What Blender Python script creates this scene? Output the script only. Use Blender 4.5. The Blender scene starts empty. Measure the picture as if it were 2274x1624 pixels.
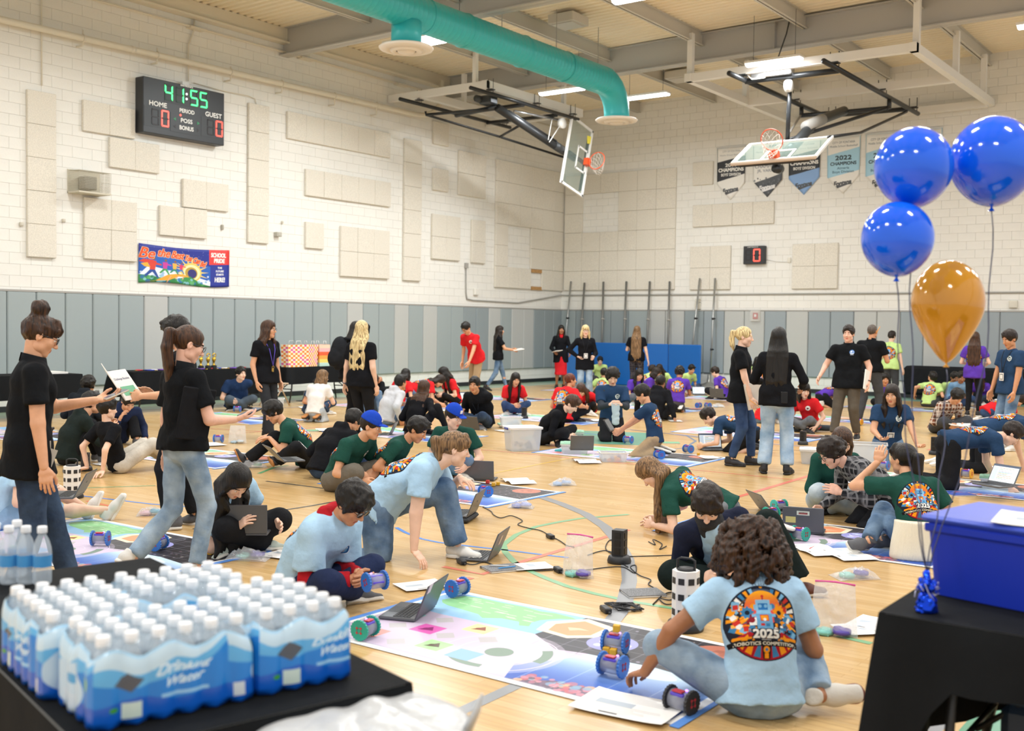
import bpy, bmesh, math, random
import numpy as np
from mathutils import Vector, Matrix, Euler
random.seed(7); RNG = np.random.default_rng(7)
SC = bpy.context.scene; COL = SC.collection
pi = math.pi
# ---------------------------------------------------------------- camera, world, exposure
FPX, YAW, PITCH, ROLL, CAMH = 2421.94, .635281, .036384, .013937, 1.66
W_, H_ = 2274, 1624
_f = np.array([-math.sin(YAW)*math.cos(PITCH), math.cos(YAW)*math.cos(PITCH), -math.sin(PITCH)])
_r0 = np.array([math.cos(YAW), math.sin(YAW), 0.]); _u0 = np.cross(_r0, _f)
_r = _r0*math.cos(ROLL)+_u0*math.sin(ROLL); _u = -_r0*math.sin(ROLL)+_u0*math.cos(ROLL)
CAMP = np.array([0., 0., CAMH])
cam_d = bpy.data.cameras.new('camera'); cam = bpy.data.objects.new('camera', cam_d); COL.objects.link(cam)
cam.matrix_world = Matrix(((_r[0], _u[0], -_f[0], 0), (_r[1], _u[1], -_f[1], 0), (_r[2], _u[2], -_f[2], CAMH), (0, 0, 0, 1)))
cam_d.sensor_width = 36; cam_d.lens = 36*FPX/W_; cam_d.clip_end = 100; cam_d.clip_start = .05
cam_d.dof.use_dof = True; cam_d.dof.focus_distance = 9.0; cam_d.dof.aperture_fstop = 2.7
SC.camera = cam
world = bpy.data.worlds.new('world'); SC.world = world; world.use_nodes = True
bg = world.node_tree.nodes['Background']; bg.inputs[0].default_value = (.96, .98, 1, 1); bg.inputs[1].default_value = .75
SC.view_settings.view_transform = 'Standard'; SC.view_settings.look = 'None'
SC.view_settings.exposure = 0.22; SC.view_settings.gamma = 1; SC.view_settings.use_curve_mapping = False
def area(name, loc, size, power, col=(.95, .98, 1), rot=(0, 0, 0)):
 l = bpy.data.lights.new(name, 'AREA'); l.shape = 'RECTANGLE'; l.size, l.size_y = size; l.energy = power; l.color = col
 o = bpy.data.objects.new(name, l); o.location = loc; o.rotation_euler = rot; COL.objects.link(o); return o
# rows of LED strips hung under the girders (the lamps of the room)
LAMPS = [(x, y) for y in (-2.0, 4.6, 10.4, 15.9, 21.2) for x in (-14.3, -9.1, -3.9, 1.3)]
for x, y in LAMPS: area('lamp_light', (x, y, 7.06), (1.15, .22), 135)
# ---------------------------------------------------------------- picture -> place (rays of the calibrated camera)
def ray(x, y): return _f+(x-1137)/FPX*_r-(y-812)/FPX*_u
def gnd(x, y, z=0.): d = ray(x, y); return d*((z-CAMH)/d[2])+CAMP
def onx(x, y, X): d = ray(x, y); return d*(X/d[0])+CAMP
def ony(x, y, Y): d = ray(x, y); return d*(Y/d[1])+CAMP
def atd(x, y, D): return ray(x, y)*D+CAMP
def depth(P): return float((np.array(P)-CAMP)@_f)
WX, WY = -18.68, 27.84
# ---------------------------------------------------------------- materials
def lin(c):
 if isinstance(c, str): c = [int(c[i:i+2], 16) for i in (1, 3, 5)]
 return tuple(((v/255/12.92) if v/255 <= .04045 else ((v/255+.055)/1.055)**2.4) for v in c[:3])+(1,)
MATS = {}
def mat(name, col, rough=.6, metal=0., bump=0., bscale=60., emit=0., var=0., vscale=8., alpha=1., trans=0., stretch=None, spec=.5, sheen=0., coat=0.):
 if name in MATS: return MATS[name]
 m = bpy.data.materials.new(name); m.use_nodes = True; nt = m.node_tree; b = nt.nodes['Principled BSDF']
 c = lin(col); b.inputs['Base Color'].default_value = c; b.inputs['Roughness'].default_value = rough; b.inputs['Metallic'].default_value = metal
 b.inputs['Specular IOR Level'].default_value = spec; b.inputs['Alpha'].default_value = alpha; b.inputs['Transmission Weight'].default_value = trans
 if sheen: b.inputs['Sheen Weight'].default_value = sheen
 if coat: b.inputs['Coat Weight'].default_value = coat
 if emit: b.inputs['Emission Color'].default_value = c; b.inputs['Emission Strength'].default_value = emit
 m.diffuse_color = c
 if bump or var:
  tc = nt.nodes.new('ShaderNodeTexCoord'); src = tc.outputs['Object']
  if stretch:
   mp = nt.nodes.new('ShaderNodeMapping'); mp.inputs['Scale'].default_value = stretch; nt.links.new(src, mp.inputs[0]); src = mp.outputs[0]
 if bump:
  n = nt.nodes.new('ShaderNodeTexNoise'); n.inputs['Scale'].default_value = bscale; n.inputs['Detail'].default_value = 3; nt.links.new(src, n.inputs['Vector'])
  bp = nt.nodes.new('ShaderNodeBump'); bp.inputs['Strength'].default_value = 1; bp.inputs['Distance'].default_value = bump
  nt.links.new(n.outputs[0], bp.inputs['Height']); nt.links.new(bp.outputs[0], b.inputs['Normal'])
 if var:
  n = nt.nodes.new('ShaderNodeTexNoise'); n.inputs['Scale'].default_value = vscale; n.inputs['Detail'].default_value = 4; nt.links.new(src, n.inputs['Vector'])
  rmp = nt.nodes.new('ShaderNodeValToRGB'); rmp.color_ramp.elements[0].position = .3; rmp.color_ramp.elements[1].position = .7
  rmp.color_ramp.elements[0].color = tuple(v*(1-var) for v in c[:3])+(1,); rmp.color_ramp.elements[1].color = tuple(min(1, v*(1+var)) for v in c[:3])+(1,)
  nt.links.new(n.outputs[0], rmp.inputs[0]); nt.links.new(rmp.outputs[0], b.inputs['Base Color'])
 MATS[name] = m; return m
# ---------------------------------------------------------------- mesh helpers
class MB:
 """collects simple shapes as one mesh"""
 def __init__(s): s.v = []; s.f = []; s.m = []; s.n = 0; s.sm = []
 def add(s, v, f, mi=0, smooth=False):
  v = np.asarray(v, float).reshape(-1, 3); s.v.append(v); k = s.n
  s.f += [tuple(int(i)+k for i in q) for q in f]; s.m += [mi]*len(f); s.sm += [smooth]*len(f); s.n += len(v); return s
 def box(s, c, d, rot=None, mi=0, bev=0.):
  x, y, z = [q/2 for q in d]; c = np.array(c, float)
  if bev <= 0:
   v = np.array([(a*x, b*y, e*z) for a in (-1, 1) for b in (-1, 1) for e in (-1, 1)])
   f = [(0, 1, 3, 2), (4, 6, 7, 5), (0, 4, 5, 1), (2, 3, 7, 6), (0, 2, 6, 4), (1, 5, 7, 3)]
  else:
   b_ = min(bev, x*.9, y*.9, z*.9); v = []; ix = {}
   for a in (-1, 1):
    for b in (-1, 1):
     for e in (-1, 1):
      for k in range(3):
       p = [a*x, b*y, e*z]
       for j in range(3):
        if j != k: p[j] -= (a, b, e)[j]*b_
       ix[(a, b, e, k)] = len(v); v.append(p)
   v = np.array(v); f = []
   for k in range(3):
    i, j = (k+1) % 3, (k+2) % 3
    for sg in (-1, 1):
     q = []
     for (p1, p2) in ((-1, -1), (1, -1), (1, 1), (-1, 1)):
      t = [0, 0, 0]; t[k] = sg; t[i] = p1; t[j] = p2; q.append(ix[(*t, k)])
     f.append(tuple(q) if sg > 0 else tuple(q[::-1]))
    for p1 in (-1, 1):
     for p2 in (-1, 1):
      t0 = [0, 0, 0]; t1 = [0, 0, 0]; t0[k] = -1; t1[k] = 1
      for t in (t0, t1): t[i] = p1; t[j] = p2
      q = (ix[(*t0, i)], ix[(*t1, i)], ix[(*t1, j)], ix[(*t0, j)])
      f.append(q if p1*p2 < 0 else q[::-1])
   for a in (-1, 1):
    for b in (-1, 1):
     for e in (-1, 1):
      q = tuple(ix[(a, b, e, k)] for k in range(3)); f.append(q if a*b*e > 0 else q[::-1])
  if rot is not None: v = v @ np.array(rot).T
  return s.add(v+c, f, mi)
 def tube(s, pts, r, n=8, mi=0, cap=True, closed=False, smooth=True):
  P = np.array(pts, float); N = len(P); rr = np.full(N, r) if np.isscalar(r) else np.array(r, float)
  T = np.gradient(P, axis=0) if not closed else np.roll(P, -1, 0)-np.roll(P, 1, 0)
  T /= np.linalg.norm(T, axis=1)[:, None]+1e-9
  up = np.array([0, 0, 1.]) if abs(T[0][2]) < .9 else np.array([1., 0, 0]); a = np.cross(T[0], up); a /= np.linalg.norm(a); v = []
  th = np.arange(n)*2*pi/n
  for i in range(N):
   a = a-T[i]*(a@T[i]); a /= np.linalg.norm(a)+1e-9; b = np.cross(T[i], a)
   v.append(P[i]+rr[i]*(np.cos(th)[:, None]*a+np.sin(th)[:, None]*b))
  f = []; M = N if closed else N-1
  for i in range(M):
   i2 = (i+1) % N
   for j in range(n): f.append((i*n+j, i*n+(j+1) % n, i2*n+(j+1) % n, i2*n+j))
  if cap and not closed: f += [tuple(range(n))[::-1], tuple((N-1)*n+j for j in range(n))]
  return s.add(np.concatenate(v), f, mi, smooth)
 def lathe(s, prof, n=24, c=(0, 0, 0), axis='z', mi=0, smooth=True, cap=True):
  th = np.arange(n)*2*pi/n; v = []
  for r_, z in prof: v.append(np.stack([r_*np.cos(th), r_*np.sin(th), np.full(n, z)], 1))
  v = np.concatenate(v)
  if axis == 'x': v = v[:, [2, 0, 1]]
  if axis == 'y': v = v[:, [1, 2, 0]]
  f = [(i*n+j, i*n+(j+1) % n, (i+1)*n+(j+1) % n, (i+1)*n+j) for i in range(len(prof)-1) for j in range(n)]
  if cap:
   if prof[0][0] > 1e-4: f.append(tuple(range(n))[::-1])
   if prof[-1][0] > 1e-4: f.append(tuple((len(prof)-1)*n+j for j in range(n)))
  return s.add(v+np.array(c), f, mi, smooth)
 def prism(s, pts, z0, z1, M=None, mi=0):
  n = len(pts); v = [(x, y, z0) for x, y in pts]+[(x, y, z1) for x, y in pts]
  f = [tuple(range(n))[::-1], tuple(range(n, 2*n))]+[(i, (i+1) % n, n+(i+1) % n, n+i) for i in range(n)]
  v = np.array(v, float)
  if M is not None: v = v @ np.array(M)[:3, :3].T+np.array(M)[:3, 3]
  return s.add(v, f, mi)
 def build(s, name, mats, parent=None, loc=None, rotz=None, uv=None):
  v = np.concatenate(s.v) if s.v else np.zeros((0, 3))
  me = bpy.data.meshes.new(name); me.from_pydata(v.tolist(), [], s.f)
  for m_ in (mats if isinstance(mats, (list, tuple)) else [mats]): me.materials.append(m_)
  me.polygons.foreach_set('material_index', np.array(s.m, np.int32)); me.polygons.foreach_set('use_smooth', np.array(s.sm, bool))
  if uv is not None: set_uv(me, uv(v))
  me.update(); o = bpy.data.objects.new(name, me); COL.objects.link(o)
  if parent is not None: o.parent = parent
  if loc is not None: o.location = tuple(map(float, loc))
  if rotz is not None: o.rotation_euler = (0, 0, rotz)
  return o
def set_uv(me, per_vert):
 li = np.zeros(len(me.loops), np.int32); me.loops.foreach_get('vertex_index', li)
 l = me.uv_layers.new(name='UVMap'); l.data.foreach_set('uv', np.asarray(per_vert, np.float32)[li].ravel())
def empty(name, loc=(0, 0, 0), rotz=0., label=None, cat=None, group=None):
 o = bpy.data.objects.new(name, None); COL.objects.link(o); o.location = tuple(map(float, loc)); o.rotation_euler = (0, 0, rotz); o.empty_display_size = .1
 if label: tag(o, label, cat, group)
 return o
def tag(o, label, cat, group=None, kind=None):
 o['label'] = label; o['category'] = cat
 if group: o['group'] = group
 if kind: o['kind'] = kind
 return o
def struct(o): o['kind'] = 'structure'; return o
def copy_tree(o, parent=None):
 c = o.copy(); COL.objects.link(c)
 if parent is not None: c.parent = parent
 for ch in KIDS(o): copy_tree(ch, c)
 return c
def KIDS(o): return [x for x in o.children]
def np_mesh(name, v, f, mi=None, mats=(), smooth=True, uv_loops=None):
 me = bpy.data.meshes.new(name); nv, nf = len(v), len(f); k = f.shape[1]
 me.vertices.add(nv); me.vertices.foreach_set('co', np.asarray(v, np.float32).ravel())
 me.loops.add(nf*k); me.loops.foreach_set('vertex_index', np.asarray(f, np.int32).ravel())
 me.polygons.add(nf); me.polygons.foreach_set('loop_start', np.arange(nf, dtype=np.int32)*k)
 if smooth: me.polygons.foreach_set('use_smooth', np.ones(nf, bool))
 if mi is not None: me.polygons.foreach_set('material_index', np.asarray(mi, np.int32))
 for m_ in mats: me.materials.append(m_)
 if uv_loops is not None:
  l = me.uv_layers.new(name='UVMap'); l.data.foreach_set('uv', np.asarray(uv_loops, np.float32).ravel())
 me.update(calc_edges=True); return me
def mesh_obj(name, me, parent=None, loc=None):
 o = bpy.data.objects.new(name, me); COL.objects.link(o)
 if parent is not None: o.parent = parent
 if loc is not None: o.location = tuple(map(float, loc))
 return o
# ---------------------------------------------------------------- implicit surfaces -> quads (surface nets)
class Field:
 def __init__(s, lo, hi, h):
  s.h = h; s.lo = np.asarray(lo, np.float32); s.n = np.maximum(np.ceil((np.asarray(hi)-s.lo)/h).astype(int)+1, 4)
  s.a = np.full(s.n, .5, np.float32); s.ax = [s.lo[i]+h*np.arange(s.n[i], dtype=np.float32) for i in range(3)]
 def sub(s, lo, hi):
  i0 = np.clip(np.floor((lo-s.lo)/s.h).astype(int), 0, s.n-1); i1 = np.clip(np.ceil((hi-s.lo)/s.h).astype(int)+1, 1, s.n)
  i1 = np.maximum(i1, i0+1); sl = tuple(slice(a, b) for a, b in zip(i0, i1))
  return sl, s.ax[0][sl[0]][:, None, None], s.ax[1][sl[1]][None, :, None], s.ax[2][sl[2]][None, None, :]
 def seg(s, a, b, ra, rb, k=.02, lat=None, cuts=(), neg=False, e=1.):
  """tapered capsule a->b; radii scalars or (lateral, depth) with lateral axis lat"""
  a = np.asarray(a, np.float32); b = np.asarray(b, np.float32)
  ra = (ra, ra) if np.isscalar(ra) else ra; rb = (rb, rb) if np.isscalar(rb) else rb
  R = max(*ra, *rb)+k+2*s.h; sl, X, Y, Z = s.sub(np.minimum(a, b)-R, np.maximum(a, b)+R)
  d = b-a; L = float(np.linalg.norm(d)); X = X-a[0]; Y = Y-a[1]; Z = Z-a[2]
  w = d/L if L > 1e-6 else np.array([0, 0, 1.], np.float32)
  t = X*w[0]+Y*w[1]+Z*w[2]; tc = np.clip(t, 0, L); u = tc/max(L, 1e-6); h = t-tc
  if lat is None:
   r_ = ra[0]+(rb[0]-ra[0])*u; q = X*X+Y*Y+Z*Z-t*t+h*h; D = np.sqrt(np.maximum(q, 0))-r_
  else:
   l = np.asarray(lat, np.float32); l = l-w*(l@w); l = l/np.linalg.norm(l); m_ = np.cross(w, l)
   A = ra[0]+(rb[0]-ra[0])*u; B = ra[1]+(rb[1]-ra[1])*u
   p = (X*l[0]+Y*l[1]+Z*l[2])/A; q = (X*m_[0]+Y*m_[1]+Z*m_[2])/B; g = np.minimum(A, B)
   rad = np.sqrt(p*p+q*q+(h/(g*e))**2); D = (rad-1)*np.sqrt(A*B)*.85
  for (p0, n_) in cuts:
   p0 = np.asarray(p0, np.float32)-a; D = np.maximum(D, (X-p0[0])*n_[0]+(Y-p0[1])*n_[1]+(Z-p0[2])*n_[2])
  return s.put(sl, D, k, neg)
 def ell(s, c, r, k=.02, neg=False, R=None, cuts=()):
  c = np.asarray(c, np.float32); r = np.asarray(r, np.float32); m_ = r.max()+k+2*s.h; sl, X, Y, Z = s.sub(c-m_, c+m_)
  X = X-c[0]; Y = Y-c[1]; Z = Z-c[2]
  if R is not None:
   R = np.asarray(R, np.float32)   # columns = axes
   X, Y, Z = (X*R[0, 0]+Y*R[1, 0]+Z*R[2, 0], X*R[0, 1]+Y*R[1, 1]+Z*R[2, 1], X*R[0, 2]+Y*R[1, 2]+Z*R[2, 2])
  q = np.sqrt((X/r[0])**2+(Y/r[1])**2+(Z/r[2])**2); q2 = np.sqrt((X/r[0]**2)**2+(Y/r[1]**2)**2+(Z/r[2]**2)**2)+1e-6
  D = np.clip(q*(q-1)/q2, -.5, .5)
  for (p0, n_) in cuts:
   p0 = np.asarray(p0, np.float32)-c; D = np.maximum(D, (X-p0[0])*n_[0]+(Y-p0[1])*n_[1]+(Z-p0[2])*n_[2])
  return s.put(sl, D, k, neg)
 def put(s, sl, D, k, neg):
  o = s.a[sl]
  if neg:
   D = -D; h = np.maximum(k-np.abs(o-D), 0)/max(k, 1e-6); s.a[sl] = np.maximum(o, D)+h*h*k*.25
  else:
   h = np.maximum(k-np.abs(o-D), 0)/max(k, 1e-6); s.a[sl] = np.minimum(o, D)-h*h*k*.25
  return s
 def plane(s, p0, n_):
  X, Y, Z = s.ax[0][:, None, None], s.ax[1][None, :, None], s.ax[2][None, None, :]
  s.a = np.maximum(s.a, ((X-p0[0])*n_[0]+(Y-p0[1])*n_[1]+(Z-p0[2])*n_[2]).astype(np.float32)); return s
 def wrinkle(s, amp, freq, seed=0, st=(1, 1, 1)):
  g = np.random.default_rng(seed); m_ = np.abs(s.a) < 3*s.h+amp; I = np.nonzero(m_)
  P = np.stack([s.ax[i][I[i]]*st[i] for i in range(3)], 1); d = 0
  for j in range(5):
   k_ = g.normal(size=3); k_ *= freq*(.6+.35*j)/np.linalg.norm(k_); w_ = g.normal(size=3); w_ *= freq*.5/np.linalg.norm(w_)
   d = d+np.sin(P@k_+2.2*np.sin(P@w_+g.uniform(0, 6))+g.uniform(0, 6))/(1+.5*j)
  s.a[I] += (amp*.45*d).astype(np.float32); return s
 def mesh(s):
  a = np.pad(s.a, 1, constant_values=.5); ins = a < 0
  c = ins[:-1].astype(np.int8)+ins[1:]; c = c[:, :-1]+c[:, 1:]; c = c[:, :, :-1]+c[:, :, 1:]
  act = (c > 0) & (c < 8); I = np.nonzero(act); n = len(I[0])
  if n == 0: return np.zeros((0, 3)), np.zeros((0, 4), int)
  idx = np.full(act.shape, -1, np.int32); idx[I] = np.arange(n)
  pos = np.zeros((n, 3), np.float32); cnt = np.zeros(n, np.float32)
  V = {(i, j, k): a[I[0]+i, I[1]+j, I[2]+k] for i in (0, 1) for j in (0, 1) for k in (0, 1)}
  for ax in range(3):
   for p in (0, 1):
    for q in (0, 1):
     e0 = [p, q]; e0.insert(ax, 0); e1 = list(e0); e1[ax] = 1
     v0, v1 = V[tuple(e0)], V[tuple(e1)]; m_ = (v0 < 0) != (v1 < 0); t = np.where(m_, v0/(v0-v1+1e-12), 0)
     for d in range(3): pos[:, d] += np.where(m_, e0[d]+(t if d == ax else 0), 0)
     cnt += m_
  pos = pos/cnt[:, None]+np.stack(I, 1); F = []
  for ax in range(3):
   s0 = [slice(None)]*3; s1 = [slice(None)]*3; s0[ax] = slice(0, -1); s1[ax] = slice(1, None)
   b, e = (ax+1) % 3, (ax+2) % 3
   x = ins[tuple(s0)] != ins[tuple(s1)]; J = np.array(np.nonzero(x)); ok = (J[b] > 0) & (J[e] > 0) & (J[b] < a.shape[b]-1) & (J[e] < a.shape[e]-1); J = J[:, ok]
   fl = ins[tuple(s0)][tuple(J)]; q = []
   for (p, r_) in ((-1, -1), (0, -1), (0, 0), (-1, 0)):
    K = J.copy(); K[b] += p; K[e] += r_; q.append(idx[tuple(K)])
   q = np.stack(q, 1); q[~fl] = q[~fl][:, ::-1]; F.append(q)
  return (pos-1)*s.h+s.lo, np.concatenate(F)
def nrm(v): v = np.asarray(v, float); return v/(np.linalg.norm(v)+1e-9)
def vnormals(v, f):
 n = np.cross(v[f[:, 2]]-v[f[:, 0]], v[f[:, 3]]-v[f[:, 1]]); return n/(np.linalg.norm(n, axis=1)[:, None]+1e-12)
# ---------------------------------------------------------------- people
def head_template(h):
 F = Field((-.105, -.13, -.15), (.105, .145, .145), h)
 F.ell((0, -.014, .035), (.074, .094, .086)); F.ell((0, .024, -.03), (.059, .066, .088), .03); F.ell((0, .062, -.096), (.022, .02, .018), .035)
 for x in (-1, 1):
  F.ell((x*.044, .012, -.066), (.02, .028, .022), .03); F.ell((x*.036, .06, -.022), (.024, .022, .024), .025)
 F.seg((-.034, .076, .026), (.034, .076, .026), .011, .011, .02)
 for x in (-1, 1): F.ell((x*.0315, .097, .006), (.017, .018, .011), .012, True)
 F.seg((0, .088, .016), (0, .109, -.026), .0065, .0105, .012); F.ell((0, .108, -.028), (.0105, .011, .009), .008)
 for x in (-1, 1): F.ell((x*.012, .099, -.031), (.0075, .009, .0065), .006)
 F.seg((-.017, .083, -.0585), (.017, .083, -.0585), .006, .006, .006); F.seg((0, .088, -.0575), (0, .089, -.0578), .006, .006, .008)
 F.seg((-.013, .084, -.068), (.013, .084, -.068), .0072, .0072, .006); F.seg((-.02, .091, -.063), (.02, .091, -.063), .0012, .0012, .003, neg=True)
 for x in (-1, 1):
  F.ell((x*.0315, .077, .0125), (.016, .0115, .0065), .004); F.ell((x*.0315, .0765, -.004), (.015, .0105, .0045), .004)
  F.ell((x*.076, -.012, -.004), (.0095, .018, .031), .008); F.ell((x*.084, -.006, 0), (.006, .009, .017), .004, True)
 v, f = F.mesh(); c = v[f].mean(1); mi = np.zeros(len(f), int)
 ax = np.abs(c[:, 0])
 lip = (ax < .0225-np.abs(c[:, 2]+.063)*.6) & (c[:, 2] < -.0535) & (c[:, 2] > -.0745) & (c[:, 1] > .074); mi[lip] = 1
 br = (ax > .013) & (ax < .05) & (np.abs(c[:, 2]-(.0295-np.abs(ax-.035)*.25)) < .0048) & (c[:, 1] > .05); mi[br] = 2
 for x in (-1, 1):      # eyeballs
  n = 10; th = np.arange(n)*2*pi/n; rows = []
  for q, yy in ((.0128, .0), (.0105, .0075), (.0052, .0118), (.0, .0129)):
   rows.append(np.stack([x*.0315+q*np.cos(th), np.full(n, .0755+yy), .004+q*np.sin(th)], 1))
  k = len(v); v = np.concatenate([v]+rows); q = []
  for i in range(3):
   for j in range(n): q.append((k+i*n+(j+1) % n, k+i*n+j, k+(i+1)*n+j, k+(i+1)*n+(j+1) % n))
  f = np.concatenate([f, np.array(q)]); mi = np.concatenate([mi, np.array([3]*(2*n)+[4]*n)])
 return v, f, mi
def hand_template(h, curl, thumb=.4, spread=1.):
 F = Field((-.1, -.03, -.11), (.06, .2, .03), h)
 F.seg((0, -.005, 0), (-.002, .03, 0), (.026, .019), (.033, .016), .01, (1, 0, 0)); F.seg((-.002, .03, 0), (-.001, .078, .001), (.034, .016), (.038, .0125), .015, (1, 0, 0))
 for bx, by, L, sp in ((-.029, .084, .074, -.10), (-.0095, .089, .083, -.02), (.0105, .086, .077, .06), (.029, .077, .060, .15)):
  p = np.array([bx, by, .001]); a = 0.; c_ = curl*(1+.12*(bx > 0)); r_ = .0092 if L > .065 else .0082
  F.seg(p-np.array([0, .02, 0]), p, r_, r_, .008)
  for j, fr in enumerate((.44, .32, .24)):
   a += c_*(.8, 1.05, .7)[j]; d = np.array([math.sin(sp*spread)*math.cos(a), math.cos(sp*spread)*math.cos(a), -math.sin(a)]); q = p+d*L*fr
   F.seg(p, q, r_, r_*.93, .0035); p = q; r_ *= .93
 t0 = np.array([-.02, .02, -.004]); t1 = np.array([-.046, .05, -.008-.012*thumb]); t2 = t1+np.array([-.016+.02*thumb, .029, -.008-.02*thumb]); t3 = t2+np.array([-.004+.016*thumb, .024, -.004-.012*thumb])
 F.seg(t0, t1, .016, .0125, .015); F.seg(t1, t2, .0115, .0105, .006); F.seg(t2, t3, .0105, .009, .004)
 return F.mesh()
def shoe_template(h):
 F = Field((-.07, -.12, -.1), (.07, .24, .06), h)
 F.seg((0, -.045, -.035), (0, .06, -.04), (.036, .04), (.042, .036), .03, (1, 0, 0)); F.seg((0, .05, -.045), (0, .155, -.058), (.043, .034), (.04, .024), .03, (1, 0, 0))
 F.seg((0, -.03, -.02), (0, -.028, .02), (.037, .045), (.038, .046), .02, (1, 0, 0)); F.plane((0, 0, -.066), (0, 0, -1)); F.plane((0, 0, .03), (0, 0, 1))
 G = Field((-.07, -.12, -.1), (.07, .24, .06), h)
 G.seg((0, -.04, -.07), (0, .03, -.07), (.042, .3), (.036, .3), .02, (1, 0, 0), cuts=(((0, 0, -.058), (0, 0, 1)), ((0, 0, -.082), (0, 0, -1))))
 G.seg((0, .03, -.07), (0, .14, -.07), (.036, .3), (.045, .3), .02, (1, 0, 0), cuts=(((0, 0, -.06), (0, 0, 1)), ((0, 0, -.082), (0, 0, -1))))
 return F.mesh(), G.mesh()
_TC = {}
def templ(kind, *a):
 k = (kind,)+a
 if k not in _TC: _TC[k] = {'head': head_template, 'hand': hand_template, 'shoe': shoe_template}[kind](*a)
 return _TC[k]
def ik(a, t, l1, l2, pole):
 a = np.asarray(a, float); t = np.asarray(t, float); d = t-a; D = np.linalg.norm(d); D2 = min(max(D, abs(l1-l2)+.02), (l1+l2)*.999); w = d/(D+1e-9)
 t = a+w*D2; x = (l1*l1-l2*l2+D2*D2)/(2*D2); h = math.sqrt(max(l1*l1-x*x, 0)); p = np.asarray(pole, float); p = p-w*(p@w); p = nrm(p)
 return a+w*x+p*h, t
def rotax(v, ax, ang): return np.array(Matrix.Rotation(ang, 3, Vector(ax)) @ Vector(v))
POSES = dict(
 stand=dict(P=(0, 0, .92), la=(-.10, 0, .085), ra=(.10, 0, .085), kp=(0, 1, .1)),
 walk=dict(P=(0, 0, .91), la=(-.09, .24, .085), ra=(.09, -.30, .13), kp=(0, 1, .1), rfd=(0, 1, -.45)),
 cross=dict(P=(0, 0, .115), la=(.13, .24, .075), ra=(-.14, .31, .075), lkp=(-1, .5, .45), rkp=(1, .5, .45), lfd=(1, .35, -.1), rfd=(-1, .35, -.1), lfu=(0, -.6, 1), rfu=(0, -.6, 1), lean=12, bend=22, lh=(-.16, .30, .2), rh=(.16, .30, .2)),
 kneel=dict(P=(0, -.12, .27), la=(-.11, -.20, .07), ra=(.11, -.20, .07), kp=(0, 1, -.35), lfd=(0, -1, -.25), rfd=(0, -1, -.25), lfu=(0, .2, -1), rfu=(0, .2, -1), lean=14, bend=16, lh=(-.15, .34, .36), rh=(.15, .34, .36)),
 fours=dict(P=(0, -.22, .5), la=(-.13, -.62, .075), ra=(.13, -.62, .075), kp=(0, 1, -1), lfd=(0, -1, -.3), rfd=(0, -1, -.3), lfu=(0, .2, -1), rfu=(0, .2, -1), lean=74, bend=16, lh=(-.2, .36, .05), rh=(.2, .36, .05)),
 longsit=dict(P=(0, 0, .115), la=(-.13, .78, .09), ra=(.13, .78, .09), kp=(0, .2, 1), lfd=(-.2, .5, 1), rfd=(.2, .5, 1), lean=8, bend=20, lh=(-.15, .32, .25), rh=(.15, .32, .25)),
 kneesup=dict(P=(0, 0, .115), la=(-.14, .38, .08), ra=(.14, .38, .08), kp=(0, .3, 1), lean=14, bend=22, lh=(-.13, .38, .38), rh=(.13, .38, .38)),
)
# hair colours, skin tones
SKIN = {'fair': '#e8bfa6', 'tan': '#d8a27e', 'mid': '#c98f68', 'brown': '#a56f4c', 'pink': '#e5b49c'}
def skinmats(tone, hairc):
 c = SKIN[tone]; k = [int(c[i:i+2], 16) for i in (1, 3, 5)]
 s_ = mat('skin_'+tone, c, .5, bump=.0006, bscale=90, var=.07, vscale=14)
 lp = mat('lip_'+tone, [k[0]*.86, k[1]*.62, k[2]*.6], .4); return [s_, lp, hairc, mat('eye_white', '#e9e4de', .2), mat('iris', '#2a1a12', .15)]
def hairmat(name, col, col2=None, rough=.42):
 if name in MATS: return MATS[name]
 m = mat(name, col, rough, bump=.006, bscale=1., spec=.35); nt = m.node_tree; b = nt.nodes['Principled BSDF']
 tc = nt.nodes.new('ShaderNodeTexCoord'); mp = nt.nodes.new('ShaderNodeMapping'); mp.inputs['Scale'].default_value = (95, 95, 9)
 nt.links.new(tc.outputs['Object'], mp.inputs[0])
 ns = [n for n in nt.nodes if n.type == 'TEX_NOISE'][0]; nt.links.new(mp.outputs[0], ns.inputs['Vector'])
 r = nt.nodes.new('ShaderNodeValToRGB'); c = lin(col); c2 = lin(col2 or col); r.color_ramp.elements[0].position = .32; r.color_ramp.elements[1].position = .68
 r.color_ramp.elements[0].color = tuple(x*.55 for x in c[:3])+(1,); r.color_ramp.elements[1].color = tuple(min(1, x*1.35) for x in c2[:3])+(1,)
 nt.links.new(ns.outputs[0], r.inputs[0]); nt.links.new(r.outputs[0], b.inputs['Base Color']); return m
HC = dict(black=('#17130f', None), dark=('#231811', None), brown=('#2c1b11', '#4a2f1c'), light=('#4a3522', '#8a6a48'), blond=('#b08a55', '#e8cc98'), grey=('#5a5048', None), curl=('#170e09', '#402714'), red=('#4a2418', '#6a3320'))
def hm(k): return hairmat('hair_'+k, *HC[k])
def fabric(name, col, var=.06, bump=.012, bscale=13, rough=.85, fine=True):
 if name in MATS: return MATS[name]
 m = mat(name, col, rough, bump=bump, bscale=bscale, var=var, vscale=9, spec=.12); return m
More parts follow.
